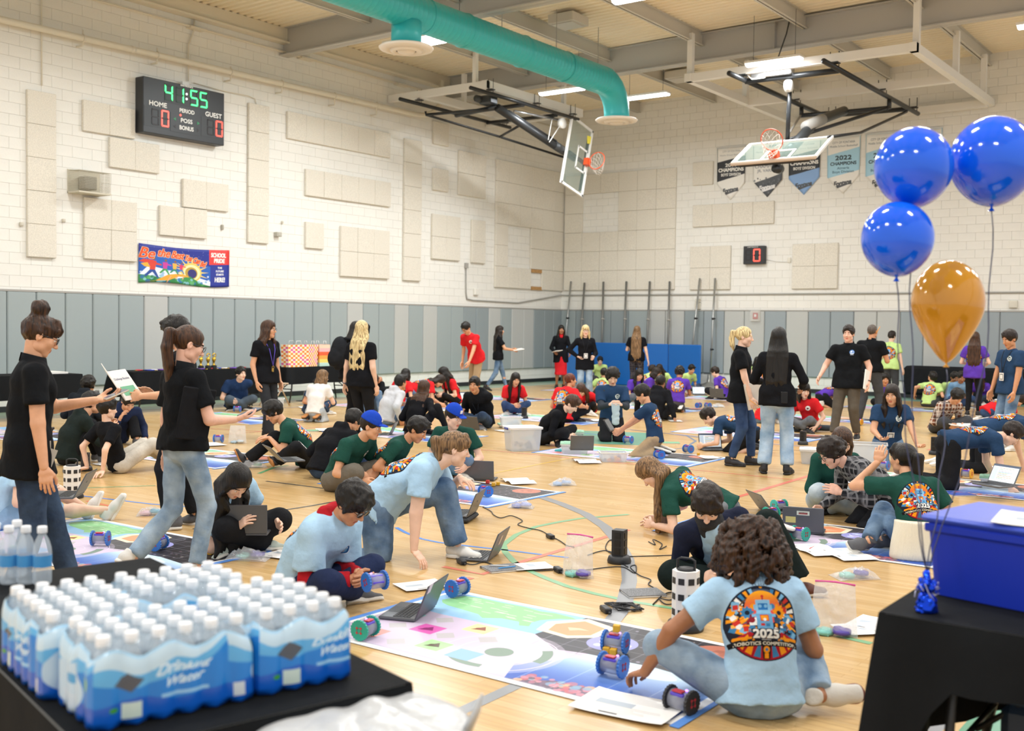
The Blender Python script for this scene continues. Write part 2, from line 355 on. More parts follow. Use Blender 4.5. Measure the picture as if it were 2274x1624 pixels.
def denim(name, col, fade):
 if name in MATS: return MATS[name]
 m = mat(name, col, .85, bump=.010, bscale=15, spec=.15); nt = m.node_tree; b = nt.nodes['Principled BSDF']; tc = nt.nodes.new('ShaderNodeTexCoord')
 n = nt.nodes.new('ShaderNodeTexNoise'); n.inputs['Scale'].default_value = 6; n.inputs['Detail'].default_value = 5; nt.links.new(tc.outputs['Object'], n.inputs['Vector'])
 r = nt.nodes.new('ShaderNodeValToRGB'); r.color_ramp.elements[0].position = .35; r.color_ramp.elements[1].position = .68; r.color_ramp.elements[0].color = lin(col); r.color_ramp.elements[1].color = lin(fade)
 nt.links.new(n.outputs[0], r.inputs[0]); nt.links.new(r.outputs[0], b.inputs['Base Color']); return m
def plaid(name, base, line, line2):
 if name in MATS: return MATS[name]
 m = mat(name, base, .9, bump=.004, bscale=18, spec=.15); nt = m.node_tree; b = nt.nodes['Principled BSDF']; tc = nt.nodes.new('ShaderNodeTexCoord'); cur = None
 prev = lin(base)
 for ax, sc_, col, th in ((0, 34, line, .55), (2, 34, line, .55), (0, 17, line2, .8), (2, 17, line2, .8), (1, 34, line, .7)):
  sp = nt.nodes.new('ShaderNodeSeparateXYZ'); nt.links.new(tc.outputs['Object'], sp.inputs[0])
  mu = nt.nodes.new('ShaderNodeMath'); mu.operation = 'MULTIPLY'; mu.inputs[1].default_value = sc_*3.0; nt.links.new(sp.outputs[ax], mu.inputs[0])
  si = nt.nodes.new('ShaderNodeMath'); si.operation = 'SINE'; nt.links.new(mu.outputs[0], si.inputs[0])
  gt = nt.nodes.new('ShaderNodeMath'); gt.operation = 'GREATER_THAN'; gt.inputs[1].default_value = th; nt.links.new(si.outputs[0], gt.inputs[0])
  mm = nt.nodes.new('ShaderNodeMath'); mm.operation = 'MULTIPLY'; mm.inputs[1].default_value = .6; nt.links.new(gt.outputs[0], mm.inputs[0])
  mx = nt.nodes.new('ShaderNodeMix'); mx.data_type = 'RGBA'; nt.links.new(mm.outputs[0], mx.inputs[0]); mx.inputs[7].default_value = lin(col)
  if cur is None: mx.inputs[6].default_value = prev
  else: nt.links.new(cur, mx.inputs[6])
  cur = mx.outputs[2]
 nt.links.new(cur, b.inputs['Base Color']); return m
def printed(name, base, img):
 """fabric with a flat print; the print's UVs lie only on faces of the printed side"""
 key = name+'_printed'
 if key in MATS: return MATS[key]
 m = fabric(key, base); nt = m.node_tree; b = nt.nodes['Principled BSDF']; src = b.inputs['Base Color'].links[0].from_socket
 t = nt.nodes.new('ShaderNodeTexImage'); t.image = img; t.extension = 'EXTEND'; u = nt.nodes.new('ShaderNodeUVMap'); u.uv_map = 'UVMap'; nt.links.new(u.outputs[0], t.inputs[0])
 mx = nt.nodes.new('ShaderNodeMix'); mx.data_type = 'RGBA'; nt.links.new(t.outputs[1], mx.inputs[0]); nt.links.new(src, mx.inputs[6]); nt.links.new(t.outputs[0], mx.inputs[7]); nt.links.new(mx.outputs[2], b.inputs['Base Color']); return m
SHOES = {'black': ('#1d1d20', '#d8d4cc'), 'white': ('#dcdad4', '#eeeae2'), 'grey': ('#55565a', '#d9d5cc'), 'brown': ('#5a2f22', '#d8cfc2'), 'tan': ('#24252a', '#b5793f'), 'flat': ('#17171a', '#17171a'), 'green': ('#bfcabf', '#e6e2d6'), 'red': ('#cfcac0', '#7a4434'), 'bk': ('#202024', '#2a2a2c')}
PEOPLE = []
def person(px, py, phi, pose, label, s=1., D=None, gender='f', build=1., tone='tan', hair=('short', 'dark'), top=('tee', '#333', None), bottom=('jeans', '#3b5578'), shoe='white', group=None, x=(), fine=1., **kw):
 """px, py: where the figure meets the floor (below the pelvis); phi: 0 facing away, 90 to the picture's right, 180 towards the camera"""
 pos = gnd(px, py) if D is None else np.append(atd(px, py, D)[:2], 0.); pos[2] = 0
 aw = nrm([pos[0], pos[1], 0]); rt = np.array([aw[1], -aw[0], 0]); a = math.radians(phi); hd = aw*math.cos(a)+rt*math.sin(a); rotz = math.atan2(-hd[0], hd[1])
 d = math.hypot(pos[0], pos[1]); h = min(max(.0017*d, .0085), .021)*fine
 Q = dict(POSES[pose]); Q.update(kw); g = Q.get
 S = lambda v: np.array(v, float)*s
 P = S(Q['P']); rot = g('twist', 0); hw = .085 if gender == 'm' else .09; sw = (.178 if gender == 'm' else .160)*build**.4
 lean, bend, side = math.radians(g('lean', 0)), math.radians(g('bend', 0)), math.radians(g('side', 0))
 R0 = Matrix.Rotation(math.radians(g('pturn', 0)), 3, 'Z')
 R1 = Matrix.Rotation(math.radians(rot)*.5, 3, 'Z') @ Matrix.Rotation(side, 3, 'Y') @ Matrix.Rotation(-lean, 3, 'X')
 R2 = Matrix.Rotation(math.radians(rot), 3, 'Z') @ Matrix.Rotation(side, 3, 'Y') @ Matrix.Rotation(-(lean+bend), 3, 'X')
 R0, R1, R2 = np.array(R0), np.array(R1), np.array(R2)
 up1, up2, lat, fw2 = R1[:, 2], R2[:, 2], R2[:, 0], R2[:, 1]; latp = R0[:, 0]
 M = P+up1*.22*s; N = M+up2*.28*s; sh = g('shrug', 0)
 SL, SR = N-lat*sw*s-up2*(.068-sh)*s, N+lat*sw*s-up2*(.068-sh)*s
 HL, HR = P-latp*hw*s-np.array([0, 0, .02*s]), P+latp*hw*s-np.array([0, 0, .02*s])
 ua, fa, tl, sl = .285*s, .25*s, .43*s, .405*s
 ll = S(g('lh')) if g('lh') is not None else SL+(-lat*.05+np.array([0, .05, -.515]))*s
 rr = S(g('rh')) if g('rh') is not None else SR+(lat*.05+np.array([0, .05, -.515]))*s
 EL, WL = ik(SL, ll, ua, fa, g('lep', (-.6, -1, -.5))); ER, WR = ik(SR, rr, ua, fa, g('rep', (.6, -1, -.5)))
 KL, AL = ik(HL, S(Q['la']), tl, sl, g('lkp', g('kp', (0, 1, 0)))); KR, AR = ik(HR, S(Q['ra']), tl, sl, g('rkp', g('kp', (0, 1, 0))))
 hp, hy, hr = math.radians(g('hp', 0)), math.radians(g('hy', 0)), math.radians(g('hr', 0))
 RH = np.array(Matrix.Rotation(-hy, 3, 'Z') @ Matrix.Rotation(-hp, 3, 'X') @ Matrix.Rotation(hr, 3, 'Y'))
 hs = s**.45*(1.0 if gender == 'm' else .97)
 nd = nrm(up2*.75+np.array([0, 0, .45])+RH[:, 1]*.30); HCn = N+nd*(.042*s+.110*hs)
 J = dict(P=P, M=M, N=N, SL=SL, SR=SR, EL=EL, ER=ER, WL=WL, WR=WR, HL=HL, HR=HR, KL=KL, KR=KR, AL=AL, AR=AR, H=HCn)
 allp = np.stack(list(J.values())); lo, hi = allp.min(0)-.24*s, allp.max(0)+.24*s; lo[2] = max(lo[2], -.012)
 PEOPLE.append((label, J, RH, hs))
 # ---- body
 hmt = hm(hair[1]) if hair[1] in HC else None
 F = Field(lo, hi, h); b = build
 F.seg(P, M, (.12*s*b, .085*s*b), (.115*s*b, .08*s*b), .03, latp); F.seg(M, N-up2*.08*s, (.118*s*b, .08*s*b), (.12*s, .075*s), .03, lat); F.seg(SL, SR, .042*s, .042*s, .03)
 F.seg(N-up2*.06*s, HCn-RH[:, 2]*.05*hs-RH[:, 1]*.012*hs, .056*s*b**.5, .050*hs*b**.5, .03)
 ab = b**.6
 for A, E_, W in ((SL, EL, WL), (SR, ER, WR)): F.seg(A, E_, .046*s*ab, .038*s*ab, .03); F.seg(E_, W, .039*s*ab, .0255*s, .012)
 for A, K, B in ((HL, KL, AL), (HR, KR, AR)): F.seg(A, K, .066*s*b, .046*s*b, .03); F.seg(K, B, .047*s*b, .031*s, .015); F.seg(K*.62+B*.38-nrm(np.cross(latp, B-K))*0, K*.4+B*.6, .05*s*b, .038*s, .02)
 v, f = F.mesh(); vs, fs, ms = [v], [f], [np.zeros(len(f), int)]; n = len(v)
 hv, hf, hmi = templ('head', .0042 if d < 9.5 else .006); vs.append(hv*hs @ RH.T+HCn); fs.append(hf+n); ms.append(hmi); n += len(hv)
 for sd, E_, W, key in ((-1, EL, WL, 'l'), (1, ER, WR, 'r')):
  fd = g(key+'hd'); y = nrm(W-E_) if fd is None else nrm(np.array(fd, float)); pn = np.array(g(key+'pn', (-sd, .25, -.15)), float); z = nrm(-(pn-y*(pn@y))); xx = np.cross(y, z)
  tv, tf = templ('hand', .0042 if d < 10 else .006, g(key+'curl', g('curl', .35)), g('thumb', .4), g('spread', 1.)); tv = tv*np.array([sd, 1, 1])*s**.8*(1. if gender == 'm' else .94)
  if sd < 0: tf = tf[:, ::-1]
  vs.append(tv @ np.stack([xx, y, z]) + W+y*.004*s); fs.append(tf+n); ms.append(np.zeros(len(tf), int)); n += len(tv)
 v = np.concatenate(vs); f = np.concatenate(fs); mi = np.concatenate(ms)
 root = mesh_obj('person', np_mesh('person', v, f, mi, skinmats(tone, hmt or mat('hair_none', '#3a2a20'))), None, pos); root.rotation_euler = (0, 0, rotz); tag(root, label, 'person', group)
 seed = len(PEOPLE)
 # ---- top
 kind, col, prt = top[0], top[1], top[2]; lo_ = dict(tee=.016, polo=.014, hood=.026, fit=.008, long=.014, cardigan=.018, shirt=.022).get(kind, .014)*s; tb = b
 G = Field(lo, hi, h); hem = g('hem', .10 if pose in ('stand', 'walk') else .06)*s; HP = P-up1*hem
 wr = .136 if gender == 'm' else .124; hb = .172 if gender == 'm' else .180
 cut = ((HP, -up1),)
 G.seg(HP-up1*.03, P+up1*.06*s, ((hb*tb)*s+lo_, (.138 if pose in ('stand', 'walk') else .13)*s*tb+lo_), ((wr*tb)*s+lo_, .092*s*tb+lo_), .03, latp, cut)
 G.seg(P+up1*.05*s, M, ((wr*tb)*s+lo_, .092*s*tb+lo_), (wr*tb*s+lo_, .09*s*tb+lo_), .04, latp, cut)
 G.seg(M, N-up2*.11*s, (wr*tb*s+lo_, .09*s*tb+lo_), (.138*s*b**.5+lo_, .088*s*b**.5+lo_), .05, lat); G.seg(N-up2*.11*s, N-up2*.05*s, (.135*s*b**.5+lo_, .085*s+lo_), (.10*s, .058*s+lo_*.5), .05, lat)
 if pose in ('stand', 'walk'):
  for A, K in ((HL, KL), (HR, KR)): G.seg(A+np.array([0, 0, .04*s]), A+(K-A)*.5, .086*s*b+.030*s, .08*s*b+.030*s, .04, cuts=cut)
 if gender == 'f' and g('bust', 1): 
  for x_ in (-1, 1): G.ell(M+up2*.12*s+fw2*(.055*s*b+lo_)+lat*x_*.065*s, np.array([.062, .055, .06])*s*b**.5, .05)
 G.seg(SL, SR, .047*s+lo_*.6, .047*s+lo_*.6, .05); G.seg(N-up2*.05*s, N+up2*.002*s, .066*s, .060*s, .03, cuts=((N-up2*.004*s, nrm(up2*1.+fw2*.45)),))
 slv = g('sleeve', 1. if kind in ('hood', 'long', 'cardigan', 'shirt') else .62)
 for A, E_, W in ((SL, EL, WL), (SR, ER, WR)):
  if slv < 1:
   w = nrm(E_-A); e_ = A+w*ua*slv; G.seg(A, e_+w*.03, .05*s*ab+lo_*.8, .052*s*ab+lo_*1.35, .03, cuts=((e_, w),))
  else:
   G.seg(A, E_, .047*s*ab+lo_*.7, .042*s*ab+lo_*.7, .03); w = nrm(W-E_); G.seg(E_, W, .042*s*ab+lo_*.7, .031*s+lo_*.5, .02, cuts=((W-w*.005, w),))
 if kind == 'hood':
  if g('hoodup', 0): G.seg(HCn+RH[:, 1]*-.02, HCn-RH[:, 2]*.1, .12*hs, .10*hs, .03)
  else: G.seg(N-fw2*.075*s-lat*.05*s+up2*.0, N-fw2*.075*s+lat*.05*s, .05*s, .05*s, .04); G.seg(N-fw2*.02*s+lat*.07*s, N+fw2*.07*s-up2*.04*s, .03*s, .022*s, .03); G.seg(N-fw2*.02*s-lat*.07*s, N+fw2*.07*s-up2*.04*s, .03*s, .022*s, .03)
 # arms keep their own fold where they lie against the trunk
 G.wrinkle(.006*s*g('wr', 1.), 24/s, seed); G.wrinkle(.0032*s*g('wr', 1.), 62/s, seed+9); G.plane((0, 0, .004), (0, 0, -1)); v, f = G.mesh()
 img = top[3] if len(top) > 3 else None; mats = [prt] if prt is not None else [col if not isinstance(col, str) else fabric('cloth_'+col[1:], col)]
 uvl = None
 if prt is not None:
  c = N-up2*.235*s; q = v-c; nn = vnormals(v, f); ux = q @ lat; uz = q @ up2; fr = (nn @ fw2) > .15; bk = (nn @ fw2) < -.12
  wB = .315*s*b**.4*g('prs', 1.); U = np.zeros((len(f), 4, 2))
  lx, lz = ux[f], uz[f]; t = g('logo', 0)
  bu = np.clip(-lx*-1/wB+.5, 0, 1); bv = np.clip(lz/wB+.5, 0, 1)
  # atlas: back print in the left 3/4 x 3/4 tile, six small chest marks along the top and right
  U[..., 0] = .005; U[..., 1] = .995
  U[bk, :, 0] = bu[bk]*.75; U[bk, :, 1] = bv[bk]*.75
  lw = .105*s; cx_, cz_ = -.075*s, .115*s
  fu = np.clip((-(lx-cx_))/lw*-1+.5, 0, 1); fv = np.clip((lz-cz_)/lw+.5, 0, 1)
  tx, ty = ((.75, 0), (.75, .25), (.75, .5), (0, .75), (.25, .75), (.5, .75), (.75, .75))[t]
  U[fr, :, 0] = tx+.25*fu[fr]; U[fr, :, 1] = ty+.25*fv[fr]
  if t == 6: U[fr] = (.995, .995)
  if g('noback'): U[bk] = (.995, .995)
  uvl = U.reshape(-1, 2)
 sh_o = mesh_obj({'hood': 'hoodie', 'polo': 'polo_shirt', 'cardigan': 'cardigan'}.get(kind, 'shirt'), np_mesh('shirt', v, f, None, mats, True, uvl), root)
 dk = mats[0]
 if kind == 'polo':
  mb = MB(); th = np.linspace(-2.75, 2.75, 22)
  ring = [N+up2*.012*s+(lat*np.sin(t)*.074+fw2*(np.cos(t)*.07+.004))*s-up2*(.03*(1+np.cos(t))*.5)*s for t in th]
  rin = [p+up2*.034*s-(p-N)*.10 for p in ring]; k = len(ring)
  vv = np.concatenate([ring, rin, np.array(rin)+(np.array(rin)-N)*.12-up2*.002, np.array(ring)+(np.array(ring)-N)*.16-up2*.018*s])
  ff = [(r_*k+i, r_*k+i+1, (r_+1)*k+i+1, (r_+1)*k+i) for r_ in range(3) for i in range(k-1)]; mb.add(vv, ff, 0, True)
  mb.build('collar', [dk], sh_o)
 # ---- bottom
 bk_, bcol = bottom[0], bottom[1]
 G = Field(lo, hi, h); fl = dict(jeans=.010, slim=.004, slacks=.014, baggy=.028, wide=.018, shorts=.022, skirt=.0).get(bk_, .012)*s; flare = g('flare', dict(wide=.05, baggy=.035, slacks=.018, slim=.0).get(bk_, .01))*s
 upp = nrm(up1*.6+np.array([0, 0, .4]))
 G.seg(P-upp*.04*s, P+upp*.10*s, (.120*s*b+fl*.5, .095*s*b+fl*.5), (.108*s*b, .08*s*b), .03, latp, ((P+upp*.11*s, upp),))
 if bk_ == 'skirt':
  K = (KL+KR)/2; G.seg(P-upp*.03, K-np.array([0, 0, .12*s]), (.155*s*b, .115*s*b), (.17*s, .13*s), .03, latp, ((K-np.array([0, 0, .12*s]), np.array([0, 0, -1.])),))
 else:
  for A, K, B in ((HL, KL, AL), (HR, KR, AR)):
   w = nrm(B-K); G.seg(A, K, .082*s*b+fl*.7, .056*s*b**.7+fl, .022)
   if bk_ == 'shorts': 
    w2 = nrm(K-A); G2 = K-w2*.02*s; G.seg(A, K, .085*s*b+fl, .072*s*b+fl, .02, cuts=((G2, w2),))
   else:
    e_ = K+(B-K)*g('hemleg', .94); G.seg(K, B, .057*s*b**.7+fl, .045*s+fl*.5+flare, .018, cuts=((e_, w),))
 G.wrinkle(.006*s, 20/s, seed+500); G.wrinkle(.003*s, 58/s, seed+509); G.plane((0, 0, .003), (0, 0, -1)); v, f = G.mesh()
 mesh_obj({'skirt': 'skirt', 'shorts': 'shorts'}.get(bk_, 'trousers'), np_mesh('trousers', v, f, None, [bcol if not isinstance(bcol, str) else fabric('cloth_'+bcol[1:], bcol)]), root)
 # ---- shoes
 if shoe:
  (sv, sf), (ov, of) = templ('shoe', .006 if d < 9 else .009); c0, c1 = SHOES[shoe]; m0 = mat('shoe_'+c0[1:], c0, .6, bump=.002, bscale=60); m1 = mat('sole_'+c1[1:], c1, .7)
  for sd, A, K, key in ((-1, AL, KL, 'l'), (1, AR, KR, 'r')):
   fd = nrm(np.array(g(key+'fd', (sd*.18, 1, 0)), float)); fu = np.array(g(key+'fu', nrm(K-A) if abs(nrm(K-A) @ fd) < .8 else (0, 0, 1)), float); fu = nrm(fu-fd*(fu @ fd)); fx = np.cross(fd, fu); R = np.stack([fx, fd, fu])
   o = mesh_obj('shoe', np_mesh('shoe', sv*s**.7 @ R+A, sf, None, [m0]), root); mesh_obj('sole', np_mesh('sole', ov*s**.7 @ R+A, of, None, [m1]), o)
 make_hair(root, hair, HCn, RH, hs, J, up2, fw2, lat, s, d, seed, Q)
 for e in x: EXTRA[e[0]](root, J, RH, hs, s, up2, fw2, lat, *e[1:])
 root['_j'] = 0; del root['_j']
 return root, pos, rotz, J
def to_world(pos, rotz, p):
 c, s_ = math.cos(rotz), math.sin(rotz); p = np.asarray(p, float); return np.array([pos[0]+c*p[0]-s_*p[1], pos[1]+s_*p[0]+c*p[1], pos[2]+p[2]])
def make_hair(root, hair, C, RH, hs, J, up2, fw2, lat, s, d, seed, Q):
 st, hc = hair[0], hair[1]
 if st in ('none',): return
 m = hm(hc); N = J['N']; h = min(max(.0013*d, .0062), .013)
 pts = []   # extra (world-local) locks: list of polyline, radii
 T = lambda p: RH @ (np.array(p, float)*hs)+C
 L = Q.get('hl', .36)*s; bo = Q.get('hback', .115)
 g = np.random.default_rng(seed+77)
 if st in ('long', 'longf', 'longw'):
  n = 9
  for i in range(n):
   a = (i/(n-1)-.5)*2; w0 = .068
   p0 = T((a*w0*.9, -.085+.055*abs(a)**1.5, .01)); p1 = T((a*w0*1.12, -.10+.05*abs(a), -.09))
   b0 = N-fw2*(bo*.80*s*(1-.35*abs(a)))+lat*a*.10*s-up2*.06*s; b1 = b0-nrm(up2+np.array([0, 0, .6]))*L*(.62+.1*g.random())-fw2*.02*s+lat*g.normal()*.012
   pm = (p1+b0)/2-fw2*.015*s; tip = b1-nrm(up2+np.array([0, 0, .8]))*L*.25
   if Q.get('hang'): dn = np.array([0, 0, -1.]); c1 = p1+dn*L*.3+RH[:, 1]*.02; b0 = p1+dn*L*.55+lat*a*.03; b1 = p1+dn*L*.85; tip = p1+dn*L+lat*g.normal()*.02; pm = c1
   pts.append(([p0, p1, pm, b0, b1, tip], np.array([.036, .037, .034, .033, .026, .010])*s))
 if st in ('longf', 'longw', 'bob', 'longs'):
  for sd in (-1, 1):
   for j in range(3):
    y = .045-.035*j; LL = L*(.55 if st != 'bob' else .25)*(1+.15*g.random())
    p0 = T((sd*.060, y*.7, .055)); p1 = T((sd*.083, y*.8, -.02)); p2 = T((sd*.088, y*.6, -.11)); dn = nrm(-up2*.6-np.array([0, 0, .8]))
    if st == 'bob': pts.append(([p0, p1, p2, p2+dn*LL+fw2*.0], np.array([.02, .026, .028, .012])*s))
    else:
     q = N+fw2*(.075-.02*j)*s+lat*sd*(.085+.012*j)*s+dn*.02; pts.append(([p0, p1, p2, q, q+dn*LL], np.array([.02, .025, .027, .027, .010])*s))
 if st == 'bob':
  for i in range(5):
   a = (i/4-.5)*2; p0 = T((a*.06, -.085+.04*abs(a), .0)); p1 = T((a*.08, -.10+.03*abs(a), -.10)); pts.append(([p0, p1, p1-np.array([0, 0, L*.25])], np.array([.038, .038, .02])*s))
 if st == 'pony':
  p0 = T((0, -.105, .045)); k0 = T((0, -.15, .035)); base = Q.get('tail'); dn = np.array([0, 0, -1.])
  e_ = [p0, k0, k0-fw2*.02+dn*.10*s, k0+dn*.22*s-fw2*.01, k0+dn*L-fw2*0.0] if base is None else [p0, k0]+[T(q) for q in base]
  for j in range(3): pts.append(([q+lat*(j-1)*.012*min(1, i_) for i_, q in enumerate(e_)], np.array([.022, .030, .033, .029, .010][:len(e_)])*s))
 if st == 'bun': pts.append(([T((0, -.06, .125)), T((0.005, -.068, .15))], np.array([.05, .055])*hs))
 if st == 'lowbun': pts.append(([T((.02, -.115, -.01)), T((.03, -.125, -.015))], np.array([.036, .038])*hs))
 if st == 'braid':
  k0 = T((.02, -.10, -.06)); 
  for j in range(8): q = k0-np.array([0, 0, .045*j*s])+lat*.012*j+(-fw2)*.02*min(j, 3); pts.append(([q, q-np.array([0, 0, .03*s])], np.array([.022, .018])*s))
 if st == 'curly':
  for i in range(80):
   u = g.normal(size=3); u /= np.linalg.norm(u)
   if u[2] < -.75 or (u[1] > .45 and u[2] < .25): continue
   p = T(u*np.array([.088, .105, .10])+np.array([0, -.015, .03])); pts.append(([p, p+RH @ (u*.012)], np.array([.021, .018])*hs*Q.get('curl_r', 1.)))
  if Q.get('afro', 0):
   for i in range(330):
    th = g.uniform(-2.3, 2.3)+pi; z = g.uniform(-.19, .10); r_ = (.105+.05*(1-abs(z+.06)/.17))*Q.get('afro'); p = T((math.sin(th)*r_*1.03, math.cos(th)*r_*.85-.02, z+.01))
    pts.append(([p, p+np.array([g.normal()*.01, g.normal()*.01, -.03])], np.array([.0165, .011])*hs))
 al = [C+RH @ np.array([.13*x_, .13*y_, .15*z_])*hs for x_ in (-1, 1) for y_ in (-1, 1) for z_ in (-1, 1)]+[p for l, _ in pts for p in l]
 lo, hi = np.min(al, 0)-.06, np.max(al, 0)+.06; lo[2] = max(lo[2], .002)
 F = Field(lo, hi, h); e = lambda c, r, k=.01, neg=False: F.ell(T(c), np.array(r)*hs, k, neg, RH)
 t = dict(buzz=.003, short=.014, tight=.009, pony=.009, bun=.009, lowbun=.012, braid=.009, mop=.02, curly=.02, cap=.008).get(st, .014)
 e((0, -.016, .036), (.076+t, .096+t, .088+t)); 
 if st not in ('buzz', 'tight', 'pony', 'bun', 'braid'): e((0, .0, .07), (.066+t*.7, .088+t*.8, .062+t), .03)
 # face opening
 fz = dict(mop=-.045, short=-.012, buzz=-.004, cap=-.04, pony=-.002, bun=-.012, braid=-.006, tight=-.004).get(st, -.022)
 e((0, .135, fz), (.074, .09, .088), .008, True)
 if st in ('short', 'buzz', 'mop', 'cap', 'tight', 'pony', 'bun', 'braid'):
  for sd in (-1, 1): e((sd*.10, .012, -.052 if st != 'mop' else -.075), (.05, .05, .06), .012, True)
  zc = -.055 if st in ('short', 'buzz', 'cap') else -.075
  F.plane(T((0, 0, zc)), nrm(-RH[:, 2]*.9+RH[:, 1]*.35))
 if st == 'mop':
  for i in range(9):
   a = (i/8-.5)*2; pts.append(([T((a*.03, .05, .115)), T((a*.068, .092-.03*a*a, .075)), T((a*.074, .10-.035*a*a, .036+.012*g.random()))], np.array([.026, .022, .010])*hs))
  for sd in (-1, 1): pts.append(([T((sd*.07, .02, .06)), T((sd*.084, .03, -.0)), T((sd*.082, .025, -.035))], np.array([.022, .018, .009])*hs))
 if st == 'short':
  for i in range(13):
   a = g.uniform(-1, 1); q = g.uniform(0, 1); p = np.array([a*.06, .075-.12*q, .112-.03*abs(a)+.012*(1-q)]); pts.append(([T(p), T(p+np.array([g.normal()*.012, .018, .012]))], np.array([.02, .009])*hs))
 if Q.get('fringe'):
  for i in range(7):
   a = (i/6-.5)*2; pts.append(([T((a*.03, .055, .11)), T((a*.058, .092-.02*a*a, .07)), T((a*.066, .098-.03*a*a, .034))], np.array([.02, .016, .008])*hs))
 for l, r_ in pts:
  for i in range(len(l)-1): F.seg(l[i], l[i+1], float(r_[i]), float(r_[i+1]), .007)
 if st in ('curly',): F.wrinkle(.006, 210, seed)
 elif st in ('short', 'mop', 'lowbun', 'bun'): F.wrinkle(.0065, 105, seed); F.wrinkle(.003, 190, seed+3)
 else: F.wrinkle(.0026, 70, seed, (1, 1, .25))
 if J['P'][2] < .4 or True: F.plane((0, 0, .004), (0, 0, -1))
 v, f = F.mesh()
 if len(f): mesh_obj('hair', np_mesh('hair', v, f, None, [m]), root)
# ---- things worn
def x_glasses(root, J, RH, hs, s, up, fw, lat, col='#15151a', dark=False):
 mb = MB(); T = lambda p: RH @ (np.array(p)*hs)+J['H']
 for sd in (-1, 1):
  a = np.linspace(0, 2*pi, 17)[:-1]; mb.tube([T((sd*.033+.026*math.cos(q), .102-.06*(abs(sd*.033+.026*math.cos(q)))**1.3, .006+.019*math.sin(q))) for q in a], .0022*hs, 5, closed=True)
  mb.tube([T((sd*.058, .095, .012)), T((sd*.078, .06, .012)), T((sd*.083, -.005, .008))], .002*hs, 5)
 mb.tube([T((-.008, .103, .01)), T((.008, .103, .01))], .002*hs, 5); o = mb.build('glasses', [mat('glasses_'+col[1:], col, .25)], root)
 if dark:
  m2 = MB()
  for sd in (-1, 1): m2.add([T((sd*.033+.024*math.cos(q), .101-.05*(abs(sd*.033+.024*math.cos(q)))**1.3, .006+.017*math.sin(q))) for q in np.linspace(0, 2*pi, 13)[:-1]], [tuple(range(12))])
  m2.build('lens', [mat('dark_lens', '#15110f', .1)], o)
def x_cap(root, J, RH, hs, s, up, fw, lat, col='#1f46b4'):
 T = lambda p: RH @ (np.array(p)*hs)+J['H']; h = .0075
 F = Field(J['H']-.2, J['H']+.26, h); F.ell(T((0, -.012, .04)), np.array([.093, .112, .122])*hs, .01, False, RH, cuts=((T((0, 0, .045)), -RH[:, 2]),))
 v, f = F.mesh(); o = mesh_obj('cap', np_mesh('cap', v, f, None, [fabric('cap_'+col[1:], col)]), root)
 F = Field(J['H']-.2, J['H']+.3, .006); F.ell(T((0, .085, .043)), np.array([.074, .085, .010])*hs, .004, False, RH, cuts=((T((0, .07, .05)), -RH[:, 1]),)); v, f = F.mesh(); mesh_obj('visor', np_mesh('visor', v, f, None, [fabric('cap_'+col[1:], col)]), o)
 mb = MB(); mb.lathe([(.0, .0), (.006, 0), (.007, .004), (.0, .007)], 8, T((0, -.012, .161))); mb.build('button', [fabric('cap_'+col[1:], col)], o)
 m3 = MB(); m3.box(T((0, .098, .092)), (.03*hs, .006, .034*hs), RH); m3.build('badge', [mat('cap_badge', '#e8e6e0')], o)
def x_lanyard(root, J, RH, hs, s, up, fw, lat, col='#6a55c8', card='#e8e6e0', drop=.33, keys=False):
 N, M = J['N'], J['M']; mb = MB(); e_ = N-up*drop*s+fw*(.145 if drop < .3 else .15)*s
 for sd in (-1, 1): mb.tube([N+lat*sd*.07*s-fw*.02*s, N+lat*sd*.075*s+fw*.07*s-up*.02*s, N+lat*sd*.05*s+fw*.13*s-up*.13*s, e_], .005*s, 5)
 o = mb.build('lanyard', [fabric('lanyard_'+col[1:], col)], root); R = np.stack([lat, fw, up], 1)
 if card: m2 = MB(); m2.box(e_-up*.06*s+fw*.008, (.085*s, .004, .11*s), R, 0); m2.box(e_-up*.06*s+fw*.0105, (.06*s, .002, .08*s), R, 1); m2.box(e_-up*.06*s+fw*.0115, (.045*s, .002, .06*s), R, 0); m2.build('badge_card', [mat('card_white', card), mat('card_ink', '#40444a')], o)
 if keys: m2 = MB(); m2.tube([e_+(lat*math.cos(q)+up*math.sin(q))*.018-up*.02 for q in np.linspace(0, 2*pi, 11)[:-1]], .003, 5, closed=True); m2.box(e_-up*.06, (.02, .004, .05), R); m2.box(e_-up*.055+lat*.015, (.016, .004, .045), R); m2.build('keys', [mat('brass', '#c9a558', .35, .9)], o)
def x_watch(root, J, RH, hs, s, up, fw, lat, side='L', col='#1a1a1c'):
 E_, W = J['E'+side], J['W'+side]; w = nrm(W-E_); c = W-w*.02; a = nrm(np.cross(w, (0.3, .2, 1))); b = np.cross(w, a); mb = MB()
 mb.tube([c+(a*math.cos(q)+b*math.sin(q))*.031*s for q in np.linspace(0, 2*pi, 13)[:-1]], .006, 5, closed=True); mb.box(c+a*.036*s, (.012, .03, .034), np.stack([a, b, w], 1)); mb.build('wristwatch', [mat('watch_'+col[1:], col, .4)], root)
EXTRA = dict(glasses=x_glasses, cap=x_cap, lanyard=x_lanyard, watch=x_watch)
